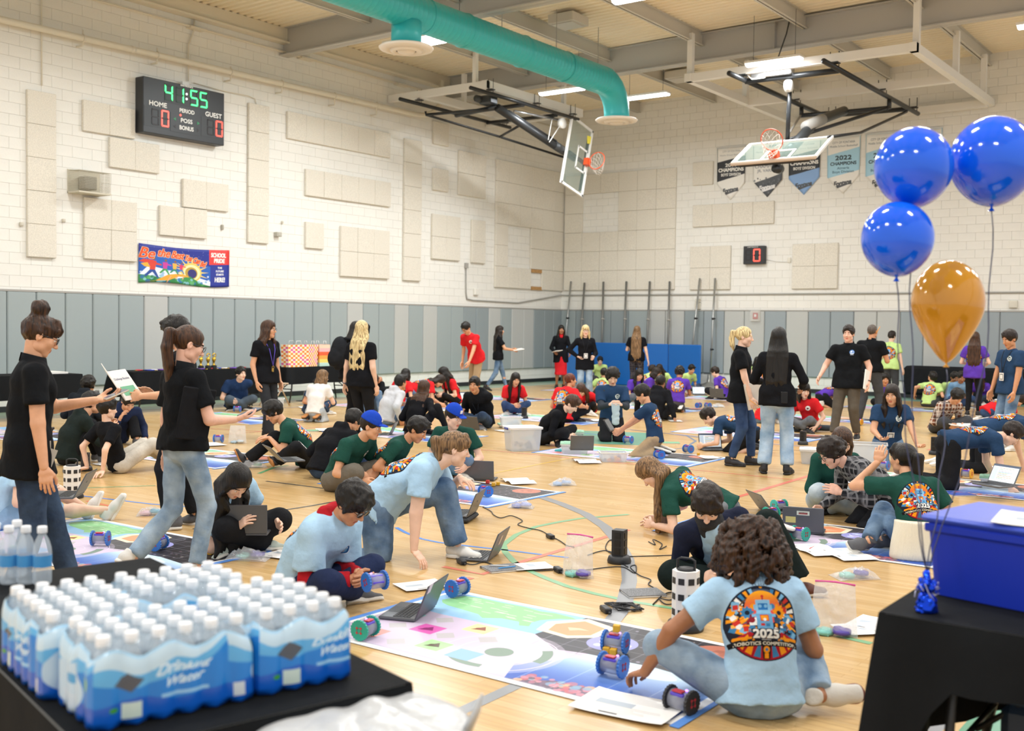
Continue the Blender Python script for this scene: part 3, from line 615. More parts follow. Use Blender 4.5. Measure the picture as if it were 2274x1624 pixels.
# ---- further worn or held things
def x_backpack(root, J, RH, hs, s, up, fw, lat):
 c = J['N']-up*.22*s-fw*.24*s; R = np.stack([lat, fw, up], 1); F = Field(c-.34, c+.34, .014); F.ell(c, (.17, .115, .25), .03, False, R); F.ell(c-up*.08-fw*.09, (.13, .06, .13), .03, False, R); F.wrinkle(.005, 40, 9); v, f = F.mesh(); o = loose(root, mesh_obj('backpack', np_mesh('bp', v, f, None, [fabric('bag_black', '#202226')])), 'black backpack worn by the woman with long black hair', 'backpack')
 mb = MB()
 for sd in (-1, 1): mb.tube([c+up*.22+lat*sd*.09, J['N']+lat*sd*.10-up*.0+fw*.02, J['N']+lat*sd*.12-up*.12+fw*.13*s, c-up*.15+lat*sd*.15+fw*.1], .018, 6)
 mb.build('strap', [fabric('bag_black', '#202226')], o)
def held(root, nm, c, size, R, mt, label=None, cat=None):
 mb = MB(); mb.box(c, size, R, 0, min(size)*.3); return loose(root, mb.build(nm, [mt]), label, cat)
def loose(root, o, label, cat):
 o.location = root.location; o.rotation_euler = root.rotation_euler; return tag(o, label, cat)
def whose(root): return ' '.join(root['label'].split()[:6])
def x_phone(root, J, RH, hs, s, up, fw, lat, sd='L', col='#17181b', off=(0, .1, .03), rot=(.3, 0, 0)):
 o = held(root, 'phone', J['W'+sd]+np.array(off), (.078, .155, .010), np.array(Euler(rot).to_matrix()), mat('phone_'+col[1:], col, .25), 'phone held by the '+whose(root), 'phone'); mb = MB(); R = np.array(Euler(rot).to_matrix()); mb.box(J['W'+sd]+np.array(off)+R[:, 2]*.0055, (.07, .145, .001), R); mb.build('phone_screen', [mat('phone_glass', '#5a6a80', .1)], o)
def x_booklet(root, J, RH, hs, s, up, fw, lat):
 c = J['WL']+np.array([-.0, .17, .10]); mb = MB(); R = np.array(Euler((.9, .15, -.2)).to_matrix())
 mb.box(c+R[:, 0]*-.10, (.21, .29, .006), R @ np.array(Euler((0, .35, 0)).to_matrix())); mb.box(c+R[:, 0]*.10, (.21, .29, .006), R @ np.array(Euler((0, -.35, 0)).to_matrix())); o = loose(root, mb.build('booklet', [mat('paper', '#e9e7e1', .7)]), 'open white challenge booklet held behind the ponytail woman', 'booklet')
 R2 = R @ np.array(Euler((0, -.35, 0)).to_matrix()); mb = MB(); ftext(mb, (R2[:, 0], R2[:, 1], R2[:, 2]), c+R[:, 0]*.10, 'Challenge Booklet', .022, 0, .06, .0045, 0, .17); ftext(mb, (-R2[:, 0], R2[:, 1], -R2[:, 2]), c+R[:, 0]*.10, 'Challenge Booklet', .022, 0, .06, .0045, 0, .17); mb.build('title_text', [mat('ink_navy', '#2a3466', .6)], o)['kind'] = 'stuff'
 mb = MB(); mb.box(c+R[:, 0]*.10-R2[:, 1]*.06, (.15, .09, .0085), R2, 0); mb.build('cover_picture', [mat('cover_green', '#6fb28a', .6)], o)
def x_sheet(root, J, RH, hs, s, up, fw, lat):
 c = J['WR']+np.array([-.06, .12, .02]); held(root, 'papers', c, (.22, .30, .012), np.array(Euler((.15, .1, .2)).to_matrix()), mat('paper', '#e9e7e1', .7), 'white papers held by the '+whose(root), 'paper')
def x_clipboard(root, J, RH, hs, s, up, fw, lat):
 c = J['WR']+np.array([-.05, .05, .03]); R = np.array(Euler((1.35, .25, -1.30)).to_matrix()); o = held(root, 'clipboard', c, (.24, .33, .008), R, mat('clipboard_white', '#d9d6ce', .5), 'white clipboard at the side of the blonde ponytail woman', 'clipboard'); mb = MB(); mb.box(c+R[:, 2]*.006, (.22, .30, .003), R); mb.box(c-R[:, 2]*.006, (.22, .30, .003), R); mb.build('form_sheet', [mat('paper', '#e9e7e1', .7)], o); mb = MB(); mb.box(c+R[:, 1]*.15+R[:, 2]*.008, (.1, .03, .012), R); mb.build('clip', [M_CH()], o)
 mb = MB(); mb.tube([J['WR']+np.array([.03, .1, -.10]), J['WR']+np.array([.02, -.02, -.02])], .004, 6); loose(root, mb.build('pencil', [mat('pencil_orange', '#e09a30', .5)]), 'yellow pencil in the hand of the blonde ponytail woman', 'pencil')
def M_CH(): return mat('zinc', '#b9bcc0', .25, .9)
def x_folder(root, J, RH, hs, s, up, fw, lat):
 c = J['WL']+np.array([.01, .03, .03]); held(root, 'papers', c, (.02, .24, .30), np.array(Euler((.25, 0, -.1)).to_matrix()), mat('paper', '#e9e7e1', .7), 'white papers at the side of the broad man', 'paper')
def x_backphone(root, J, RH, hs, s, up, fw, lat):
 c = J['P']+np.array([.09, -.135, -.02])*s; held(root, 'phone', c, (.075, .012, .13), np.eye(3), mat('phone_black', '#17181b', .25), 'black phone in the back pocket of the light jeans', 'phone')
def x_earpencil(root, J, RH, hs, s, up, fw, lat):
 a = J['H']+RH @ np.array([.085, -.03, -.02]); b = J['H']+RH @ np.array([.12, .03, .09]); mb = MB(); mb.tube([a, b], .007, 6); loose(root, mb.build('pencil', [mat('pencil_orange', '#e09a30', .5)]), 'yellow pencil behind the ear of the bald man', 'pencil')
def x_collar(root, J, RH, hs, s, up, fw, lat, col='#c8242c'):
 N = J['N']; F = Field(N-.16, N+.16, .011); F.seg(N-up*.03*s, N+up*.045*s+fw*.01, .068*s, .064*s, .01); F.ell(N+fw*.055*s-up*.03*s, np.array([.05, .05, .06])*s, .02); v, f = F.mesh(); mesh_obj('turtleneck', np_mesh('c', v, f, None, [fabric('cloth_'+col[1:], col)]), root)
def x_overtee(root, J, RH, hs, s, up, fw, lat, mt, sl=0):
 """a short-sleeved tee worn over a long-sleeved garment"""
 allp = np.stack([J[k] for k in ('P', 'N', 'SL', 'SR', 'EL', 'ER')]); lo, hi = allp.min(0)-.22, allp.max(0)+.2; lo[2] = max(lo[2], -.01); h = .0105 if np.hypot(*root.location[:2]) < 9 else .018; F = Field(lo, hi, h); P, M, N = J['P'], J['M'], J['N']; u1 = nrm(M-P); e = (.044 if any(c.name.startswith('hoodie') for c in root.children) else .021)*s
 F.seg(P-u1*.14*s, P+u1*.06*s, (.185*s+e, .135*s+e), (.145*s+e, .10*s+e), .03, lat, ((P-u1*.12*s, -u1),)); F.seg(P+u1*.05*s, M, (.145*s+e, .10*s+e), (.136*s+e, .09*s+e), .03, lat); F.seg(M, N-up*.11*s, (.132*s+e, .09*s+e), (.140*s+e, .09*s+e), .05, lat); F.seg(N-up*.11*s, N-up*.06*s, (.137*s+e, .085*s+e), (.12*s, .075*s+e*.5), .04, lat); F.seg(J['SL'], J['SR'], .052*s+e*.7, .052*s+e*.7, .05)
 for S_, E_ in ((J['SL'], J['EL']), (J['SR'], J['ER'])): w = nrm(E_-S_); q = S_+w*.22*s; F.seg(S_, q+w*.03, .052*s+e*.7, .058*s+e, .03, cuts=((q, w),))
 F.wrinkle(.007*s, 19/s, 77); F.plane((0, 0, .004), (0, 0, -1)); v, f = F.mesh(); nn = vnormals(v, f); c = N-up*.235*s; q = v-c; ux, uz = (q @ lat)[f], (q @ up)[f]; U = np.zeros((len(f), 4, 2)); U[..., 0] = .995; U[..., 1] = .995
 fr = (nn @ fw) > .15; tx, ty = ((.75, 0), (.75, .25))[sl]; lw = .105*s; U[fr, :, 0] = tx+.25*np.clip((ux[fr]+.075*s)/lw+.5, 0, 1); U[fr, :, 1] = ty+.25*np.clip((uz[fr]-.10*s)/lw+.5, 0, 1)
 bk = (nn @ fw) < -.12; U[bk, :, 0] = np.clip(ux[bk]/(.315*s)+.5, 0, 1)*.75; U[bk, :, 1] = np.clip(uz[bk]/(.315*s)+.5, 0, 1)*.75
 mesh_obj('shirt', np_mesh('overtee', v, f, None, [mt], True, U.reshape(-1, 2)), root)
def x_bib(root, J, RH, hs, s, up, fw, lat, mt):
 """the tee seen where the jacket hangs open"""
 M, N = J['M'], J['N']; R = np.stack([lat, fw, up], 1); c = (M*.55+N*.45)+fw*.05*s; F = Field(c-.34, c+.34, .010); F.ell(c, np.array([.095, .105, .24])*s, .02, False, R); F.ell(M-up*.05+fw*.04*s, np.array([.12, .11, .15])*s, .05, False, R); F.wrinkle(.004, 30, 8); v, f = F.mesh(); nn = vnormals(v, f); q = v-N; ux, uz = (q @ lat)[f], (q @ up)[f]; U = np.full((len(f), 4, 2), .995); fr = (nn @ fw) > .1; lw = .11*s
 U[fr, :, 0] = .75+.25*np.clip((ux[fr]+.055*s)/lw+.5, 0, 1); U[fr, :, 1] = .25*np.clip((uz[fr]+.17*s)/lw+.5, 0, 1); mesh_obj('shirt', np_mesh('bib', v, f, None, [mt], True, U.reshape(-1, 2)), root)
def x_gaiter(root, J, RH, hs, s, up, fw, lat):
 N, H = J['N'], J['H']; F = Field(np.minimum(N, H)-.2, np.maximum(N, H)+.2, .009); F.seg(N+up*.0, H-RH[:, 2]*.085*hs+RH[:, 1]*.02, .082*s, .078*s, .02); F.ell(H+RH @ np.array([0, .045, -.075])*hs, np.array([.066, .075, .062])*hs, .03, False, RH); F.ell(N+fw*.06*s-up*.02, np.array([.085, .06, .075])*s, .03); F.wrinkle(.004, 60, 4); v, f = F.mesh(); mesh_obj('neck_gaiter', np_mesh('g', v, f, None, [mat('fleece_dark', '#26272a', .95, bump=.004, bscale=70, var=.25, vscale=40)]), root)
def x_hairbun(root, J, RH, hs, s, up, fw, lat, hc):
 c = J['H']+RH @ np.array([.03, -.13, .0])*hs; F = Field(c-.08, c+.08, .008); F.ell(c, (.045, .042, .042)); F.wrinkle(.006, 90, 3); v, f = F.mesh(); mesh_obj('hair_bun', np_mesh('b', v, f, None, [hm(hc)]), root)
def x_waistsweater(root, J, RH, hs, s, up, fw, lat):
 P = J['P']; F = Field(P-np.array([.36, .36, .3]), P+np.array([.36, .3, .3]), .011); F.seg(P-fw*.07*s+np.array([0, 0, -.12]), P-fw*.03+np.array([0, 0, .13]), (.235*s, .15*s), (.19*s, .145*s), .03, lat, ((P+np.array([0, 0, .16]), (0, 0, 1)),)); F.wrinkle(.008, 26, 5, (1, 1, .4)); F.plane((0, 0, .004), (0, 0, -1)); F.plane(P+fw*.09*s, nrm(fw)); v, f = F.mesh(); m_ = mat('knit_cream', '#e3dcc8', .9, bump=.006, bscale=1, var=.06, stretch=(70, 70, 3)); mesh_obj('sweater', np_mesh('sw', v, f, None, [m_]), root)
def x_lapbook(root, J, RH, hs, s, up, fw, lat):
 c = np.array([.0, .40, .19]); mb = MB()
 for sd in (-1, 1): mb.box(c+np.array([sd*.105, 0, .012]), (.21, .28, .008), np.array(Euler((-.25, -sd*.12, 0)).to_matrix()))
 loose(root, mb.build('booklet', [mat('paper', '#e9e7e1', .7)]), 'open booklet on the lap of the shaggy haired boy in plaid', 'booklet')
def x_tablet(root, J, RH, hs, s, up, fw, lat):
 c = (J['WL']+J['WR'])/2+np.array([-.02, .17, .05]); R = np.array(Euler((1.0, 0, .1)).to_matrix()); o = held(root, 'tablet', c, (.25, .18, .012), R, mat('phone_black', '#17181b', .25), 'dark tablet held by the boy in khaki trousers', 'tablet'); mb = MB(); mb.box(c+R[:, 2]*.007, (.22, .15, .002), R); mb.build('tablet_screen', [mat('screen_grey', '#5a6068', .2)], o)
def x_sidestripe(root, J, RH, hs, s, up, fw, lat):
 for A, K, B, sd in ((J['HL'], J['KL'], J['AL'], -1),):
  pts = [A+(K-A)*t for t in (.1, .5, .95)]+[K+(B-K)*t for t in (.15, .5, .85)]; out = nrm(np.cross(K-A, B-K)); out = out if out[2] > 0 else -out; off = np.array([0, -.05, .0]); dv = nrm(np.array([sd*.2, -.5, .75])); mb = MB(); V = []
  for i, p in enumerate(pts): w = .034; r_ = .092-.006*i; t = nrm(pts[min(i+1, 5)]-pts[max(i-1, 0)]); a = nrm(np.cross(t, dv)); V += [p+dv*r_-a*w, p+dv*(r_+.006), p+dv*r_+a*w]
  mb.add(V, [(3*i+j, 3*i+j+1, 3*i+j+4, 3*i+j+3) for i in range(5) for j in (0, 1)], 0, True); mb.build('white_stripe', [fabric('stripe_white', '#dcdcda')], root)
def x_bow(root, J, RH, hs, s, up, fw, lat):
 c = J['H']+RH @ np.array([.07, .03, .08])*hs; mb = MB(); mb.box(c, (.05, .03, .05), RH, 0, .012); mb.box(c, (.075, .012, .03), RH, 0, .005); mb.build('hair_bow', [mat('bow_green', '#2fb86a', .5)], root)
def x_idcard(root, J, RH, hs, s, up, fw, lat):
 c = J['P']+np.array([.155, .10, .02]); mb = MB(); mb.box(c+np.array([0, 0, -.07]), (.006, .055, .10), np.array(Euler((-.35, 0, 0)).to_matrix())); mb.box(c, (.008, .012, .05)); mb.build('id_card', [mat('card_grey', '#b5b2a8', .4)], root)
def x_binder(root, J, RH, hs, s, up, fw, lat):
 c = J['P']+np.array([.20, -.02, .20]); held(root, 'clipboard', c, (.025, .24, .33), np.array(Euler((-.15, .1, .1)).to_matrix()), fabric('binder_black', '#1a1b1e'), 'black clipboard folder under the arm of the ponytail woman', 'clipboard')
def x_heldbag(root, J, RH, hs, s, up, fw, lat):
 c = (J['WL']+J['WR'])/2+np.array([0, .08, -.1]); F = Field(c-.25, c+.25, .009); F.seg(c+np.array([0, 0, .12]), c+np.array([0, .02, -.16]), (.065, .012), (.05, .03), .02, (1, 0, 0)); F.wrinkle(.006, 50, 2); v, f = F.mesh(); loose(root, mesh_obj('zip_bag', np_mesh('hb', v, f, None, [mat('bag_blueish', '#b9cfd8', .2, alpha=.8, bump=.006, bscale=30)])), 'filled clear bag held up by the curly boy in navy', 'bag')
EXTRA.update(idcard=x_idcard, binder=x_binder, heldbag=x_heldbag, phone=x_phone, booklet=x_booklet, backpack=x_backpack, sheet=x_sheet, clipboard=x_clipboard, folder=x_folder, backphone=x_backphone, earpencil=x_earpencil, collar=x_collar, overtee=x_overtee, bib=x_bib, gaiter=x_gaiter, hairbun=x_hairbun, waistsweater=x_waistsweater, lapbook=x_lapbook, tablet=x_tablet, sidestripe=x_sidestripe, bow=x_bow)
# ---------------------------------------------------------------- flat prints, drawn here as polygons
_TXT = {}
def text_polys(s):
 """triangulated outline of a line of text, height of a capital = 1"""
 if s in _TXT: return _TXT[s]
 cu = bpy.data.curves.new('t', 'FONT'); cu.body = s; cu.resolution_u = 3; o = bpy.data.objects.new('t', cu); COL.objects.link(o)
 dg = bpy.context.evaluated_depsgraph_get(); me = o.evaluated_get(dg).to_mesh(); v = np.array([tuple(q.co)[:2] for q in me.vertices]); f = [tuple(p.vertices) for p in me.polygons]
 o.evaluated_get(dg).to_mesh_clear(); bpy.data.objects.remove(o); bpy.data.curves.remove(cu)
 v = v/.70; v[:, 0] -= v[:, 0].min(); _TXT[s] = (v, f); return v, f
class Canvas:
 def __init__(s, w, h, bg=(0, 0, 0, 0), ss=2): s.W, s.H, s.ss = w, h, ss; s.a = np.zeros((h*ss, w*ss, 4), np.float32); s.a[:] = s.c(bg)
 def c(s, q):
  if isinstance(q, str): q = [int(q[i:i+2], 16)/255 for i in range(1, len(q), 2)]
  return np.array(list(q)+[1.]*(4-len(q)), np.float32)
 def poly(s, pts, col, al=1.):
  P = np.array(pts, float)*[s.W*s.ss, s.H*s.ss]; x0, y0 = np.floor(P.min(0)).astype(int); x1, y1 = np.ceil(P.max(0)).astype(int)+1
  x0, y0 = max(x0, 0), max(y0, 0); x1, y1 = min(x1, s.W*s.ss), min(y1, s.H*s.ss)
  if x1 <= x0 or y1 <= y0: return s
  X = np.arange(x0, x1)[None, :]+.5; Y = np.arange(y0, y1)[:, None]+.5; m = np.zeros((y1-y0, x1-x0), bool); n = len(P)
  for i in range(n):
   (ax, ay), (bx, by) = P[i], P[(i+1) % n]
   if ay == by: continue
   m ^= ((Y < ay) != (Y < by)) & (X < (bx-ax)*(Y-ay)/(by-ay)+ax)
  sub = s.a[y0:y1, x0:x1]; c = s.c(col) if not callable(col) else None
  if c is None: c = col((X/(s.W*s.ss))+0*Y, (Y/(s.H*s.ss))+0*X)[m]
  if al < 1:
   o = sub[m]; k = np.array(c, np.float32).copy(); out = o*(1-al)+k*al; out[..., 3] = np.maximum(o[..., 3], al); sub[m] = out
  else: sub[m] = c
  return s
 def rect(s, x0, y0, x1, y1, col, al=1.): return s.poly([(x0, y0), (x1, y0), (x1, y1), (x0, y1)], col, al)
 def ell(s, cx, cy, rx, ry=None, col='#000000', al=1., n=40, a0=0, a1=2*pi):
  ry = rx*s.W/s.H if ry is None else ry; t = np.linspace(a0, a1, n); return s.poly(np.stack([cx+rx*np.cos(t), cy+ry*np.sin(t)], 1), col, al)
 def ring(s, cx, cy, r0, r1, col, a0=0, a1=2*pi, al=1., asp=None, n=48):
  k = s.W/s.H if asp is None else asp; t = np.linspace(a0, a1, n); o = np.stack([cx+r1*np.cos(t), cy+r1*k*np.sin(t)], 1); i = np.stack([cx+r0*np.cos(t), cy+r0*k*np.sin(t)], 1)[::-1]; return s.poly(np.concatenate([o, i]), col, al)
 def gear(s, cx, cy, r, col, teeth=10, hole=None):
  t = np.linspace(0, 2*pi, teeth*4+1)[:-1]; q = np.where((np.arange(teeth*4) % 4) < 2, r, r*.78); k = s.W/s.H
  s.poly(np.stack([cx+q*np.cos(t), cy+q*k*np.sin(t)], 1), col)
  if hole: s.ell(cx, cy, r*.35, None, hole)
  return s
 def text(s, st, cx, cy, h, col, w=None, rot=0., shear=0., al=1., bold=0.):
  v, f = text_polys(st); asp = s.W/s.H; v = v.copy(); L = v[:, 0].max(); sx = h/asp if w is None else w/L
  q = np.stack([(v[:, 0]-L/2)*sx, (v[:, 1]-.5)*h], 1); q[:, 0] += shear*q[:, 1]; c_, s_ = math.cos(rot), math.sin(rot)
  q = np.stack([q[:, 0]*c_-q[:, 1]*s_/asp, q[:, 0]*asp*s_+q[:, 1]*c_], 1)+[cx, cy]
  offs = [(0, 0)] if not bold else [(dx*bold/asp, dy*bold) for dx in (-1, 0, 1) for dy in (-1, 0, 1)]
  for o in offs:
   for p in f: s.poly(q[list(p)]+o, col, al)
  return s
 def noise(s, x0, y0, x1, y1, cols, n, r, seed=0):
  g = np.random.default_rng(seed)
  for i in range(n): s.ell(g.uniform(x0, x1), g.uniform(y0, y1), r*g.uniform(.4, 1.2), None, cols[g.integers(len(cols))], .8, 9)
  return s
 def image(s, name):
  k = s.ss; b = s.a.reshape(s.H, k, s.W, k, 4); w = b[..., 3:4]; al = w.mean((1, 3)); rgb = (b[..., :3]*w).sum((1, 3))/np.maximum(w.sum((1, 3)), 1e-6)
  im = bpy.data.images.new(name, s.W, s.H, alpha=True); im.alpha_mode = 'CHANNEL_PACKED'; im.pixels.foreach_set(np.concatenate([rgb, al], 2).astype(np.float32).ravel()); im.update(); im.pack(); return im
def immat(name, im, rough=.5, emit=0., spec=.4, trans=None):
 if name in MATS: return MATS[name]
 m = mat(name, '#888888', rough, spec=spec); nt = m.node_tree; b = nt.nodes['Principled BSDF']; t = nt.nodes.new('ShaderNodeTexImage'); t.image = im; t.extension = 'EXTEND'
 nt.links.new(t.outputs[0], b.inputs['Base Color'])
 if emit: nt.links.new(t.outputs[0], b.inputs['Emission Color']); b.inputs['Emission Strength'].default_value = emit
 if trans is not None: nt.links.new(t.outputs[1], b.inputs['Alpha'])
 return m
OR, RD, BL, LB, DK, WH = '#f0981e', '#c8362c', '#3f7fae', '#7fb8dc', '#232734', '#efeee8'
def atlas():
 c = Canvas(1024, 1024); k = .75
 class T:   # sub-tile transform
  pass
 def X(x): return x*k
 g = np.random.default_rng(3)
 # back print, disc centred in the 3/4 tile
 c.ell(.5*k, .5*k, .47*k, None, DK)
 for i in range(-9, 10):
  if abs(i) < 2: continue
  a = pi/2+i*.165; col = [OR, RD, LB, OR, BL, WH][i % 6]; c.poly([(X(.5+.33*math.cos(a-.035)), X(.5+.33*math.sin(a-.035))), (X(.5+.45*math.cos(a-.055)), X(.5+.45*math.sin(a-.055))), (X(.5+.45*math.cos(a+.055)), X(.5+.45*math.sin(a+.055))), (X(.5+.33*math.cos(a+.035)), X(.5+.33*math.sin(a+.035)))], col)
 c.ring(.5*k, .5*k, .345*k, .365*k, '#5c4a3a', .6, 2.5); c.ring(.5*k, .5*k, .39*k, .43*k, '#4b5a70', 1.3, 1.85); c.ell(.5*k, .955*k, .02*k, None, OR)
 def sun(x, y): t = np.clip((y/k-.66)/.22, 0, 1)[..., None]; a = c.c('#e2574a'); b = c.c('#f7a823'); return a*(1-t)+b*t
 c.ell(.5*k, .68*k, .225*k, None, sun)
 cols = [OR, RD, BL, LB, '#f5b04a', '#8c2430', WH, '#4b5a70', OR, BL]
 for sd in (-1, 1):
  for i in range(46):
   x = .5+sd*g.uniform(.13, .40); y = g.uniform(.30, .70)
   if (x-.5)**2+(y-.5)**2 > .175: continue
   w, h = g.uniform(.015, .05), g.uniform(.012, .045); a = g.choice([0, 0, .5, -.5]); q = np.array([(-w, -h), (w, -h), (w, h), (-w, h)]); q = np.stack([q[:, 0]*math.cos(a)-q[:, 1]*math.sin(a), q[:, 0]*math.sin(a)+q[:, 1]*math.cos(a)], 1)+[x, y]; c.poly(q*k, cols[g.integers(10)])
  c.gear((.5+sd*.20)*k, .62*k, .085*k, BL if sd < 0 else OR, 9, DK); c.gear((.5+sd*.12)*k, .70*k, .04*k, OR if sd < 0 else BL, 10); c.ell((.5+sd*.16)*k, .52*k, .04*k, None, '#8c2430' if sd < 0 else '#35506e'); c.ell((.5+sd*.145)*k, .57*k, .033*k, None, '#7a2c38' if sd < 0 else '#2f4560')
 c.poly([(.13*k, .66*k), (.20*k, .66*k), (.22*k, .76*k), (.12*k, .78*k)], LB); c.rect(.14*k, .67*k, .2*k, .73*k, RD)
 # robot
 c.rect(.40*k, .40*k, .60*k, .61*k, '#6fa9d2'); c.rect(.41*k, .60*k, .59*k, .78*k, '#8ec3e6'); c.rect(.44*k, .65*k, .56*k, .735*k, '#2f74b5'); c.ell(.465*k, .70*k, .022*k, None, '#7fb8dc'); c.ell(.535*k, .70*k, .022*k, None, '#7fb8dc'); c.rect(.385*k, .65*k, .41*k, .72*k, LB); c.rect(.59*k, .65*k, .615*k, .72*k, LB)
 c.rect(.49*k, .78*k, .51*k, .82*k, '#a83a3a'); c.ell(.5*k, .825*k, .018*k, None, RD)
 c.rect(.445*k, .50*k, .555*k, .585*k, RD); c.rect(.455*k, .51*k, .545*k, .575*k, OR); c.ell(.5*k, .52*k, .02*k, None, WH); c.rect(.445*k, .44*k, .495*k, .47*k, RD); c.rect(.51*k, .43*k, .56*k, .47*k, BL); c.rect(.35*k, .56*k, .40*k, .60*k, LB); c.rect(.60*k, .56*k, .65*k, .60*k, LB)
 # year, ribbon, foot
 c.poly([(X(.12), X(.30)), (X(.40), X(.30)), (X(.30), X(.37))], '#b32430'); c.poly([(X(.88), X(.30)), (X(.60), X(.30)), (X(.70), X(.37))], '#b32430')
 c.poly([(X(.08), X(.27)), (X(.35), X(.285)), (X(.65), X(.285)), (X(.92), X(.27)), (X(.9), X(.31)), (X(.65), X(.305)), (X(.35), X(.305)), (X(.1), X(.31))], OR)
 c.text('2025', .5*k, .345*k, .105*k, DK, .34*k, bold=.010); c.text('2025', .5*k, .345*k, .10*k, WH, .32*k, bold=.0045)
 c.rect(.44*k,.268*k,.56*k,.278*k,WH,.7)
 t = np.linspace(pi+.55, 2*pi-.55, 24); c.poly([(X(.5+.465*math.cos(a)), X(.5+.465*math.sin(a))) for a in t], '#a81e2a')
 for i, col in ((-3, OR), (-2, OR), (-1, BL), (1, BL), (2, OR), (3, OR)): a = -pi/2+i*.27; c.poly([(X(.5+.10*math.cos(a-.1)+i*.05), X(.5+.26*math.sin(a-.1))), (X(.5+.10*math.cos(a+.1)+i*.05), X(.5+.26*math.sin(a+.1))), (X(.5+.44*math.cos(a+.1)), X(.5+.44*math.sin(a+.1))), (X(.5+.44*math.cos(a-.1)), X(.5+.44*math.sin(a-.1)))], col)
 c.poly([(X(.44), X(.20)), (X(.56), X(.20)), (X(.54), X(.05)), (X(.46), X(.05))], '#2b2320'); c.ell(.5*k, .16*k, .04*k, None, OR); c.ell(.5*k, .16*k, .018*k, None, BL); c.rect(.475*k, .06*k, .525*k, .12*k, OR)
 c.poly([(X(.07), X(.20)), (X(.93), X(.20)), (X(.95), X(.265)), (X(.05), X(.265))], '#1b1a1c'); c.text('ROBOTICS COMPETITION', .5*k, .232*k, .036*k, '#e9e4d2', .78*k, bold=.0012)
 t = np.linspace(0, 2*pi, 60); c.ring(.5*k, .5*k, .46*k, .475*k, DK)
 c.text('FUSD', .5*k, .985*k, .03*k, '#3a4450', .2*k)
 # chest marks: 0 blue round, 1 white shield, 2 white disc, 3 blue globe, 4 small gold, 5 pale ring
 def tile(i): return [(.75, 0), (.75, .25), (.75, .5), (0, .75), (.25, .75), (.5, .75)][i]
 x, y = tile(0); c.ell(x+.125, y+.125, .095, None, '#d8e6f0'); c.ell(x+.125, y+.125, .085, None, '#2d5f96'); c.ell(x+.13, y+.14, .05, None, '#cfe2f2'); c.ell(x+.115, y+.11, .045, None, '#6aa7d0'); c.ell(x+.14, y+.10, .02, None, OR)
 x, y = tile(1); c.ell(x+.125, y+.14, .085, .07, '#dfe6e2'); c.poly([(x+.045, y+.13), (x+.205, y+.13), (x+.19, y+.07), (x+.125, y+.025), (x+.06, y+.07)], '#dfe6e2'); c.ring(x+.12, y+.115, .03, .05, '#24404a', .5, 5.6); c.ell(x+.14, y+.12, .018, None, '#24404a'); c.rect(x+.065, y+.165, x+.185, y+.185, '#24404a')
 x, y = tile(2); c.ell(x+.125, y+.125, .095, None, WH); c.poly([(x+.06, y+.12), (x+.12, y+.16), (x+.19, y+.15), (x+.15, y+.12), (x+.17, y+.08), (x+.1, y+.1)], '#6a2a2c'); c.text('S', x+.125, y+.12, .05, '#2a2a2e')
 x, y = tile(3); c.ell(x+.125, y+.135, .08, None, '#5b8fd6'); c.ring(x+.125, y+.135, .05, .058, WH); c.ell(x+.14, y+.15, .03, None, '#dbe6f4'); c.poly([(x+.06, y+.1), (x+.19, y+.1), (x+.17, y+.06), (x+.08, y+.06)], '#dbe6f4'); c.rect(x+.07,y+.03,x+.18,y+.045,'#cfd9ea',.8)
 x, y = tile(4); c.ell(x+.125, y+.125, .06, .028, '#d8b04a'); c.ell(x+.125, y+.125, .035, .016, '#5a3a80')
 x, y = tile(5); c.ring(x+.125, y+.125, .06, .085, '#cdd6dc'); c.ell(x+.125, y+.125, .05, None, '#44566a')
 return c.image('shirt_prints')
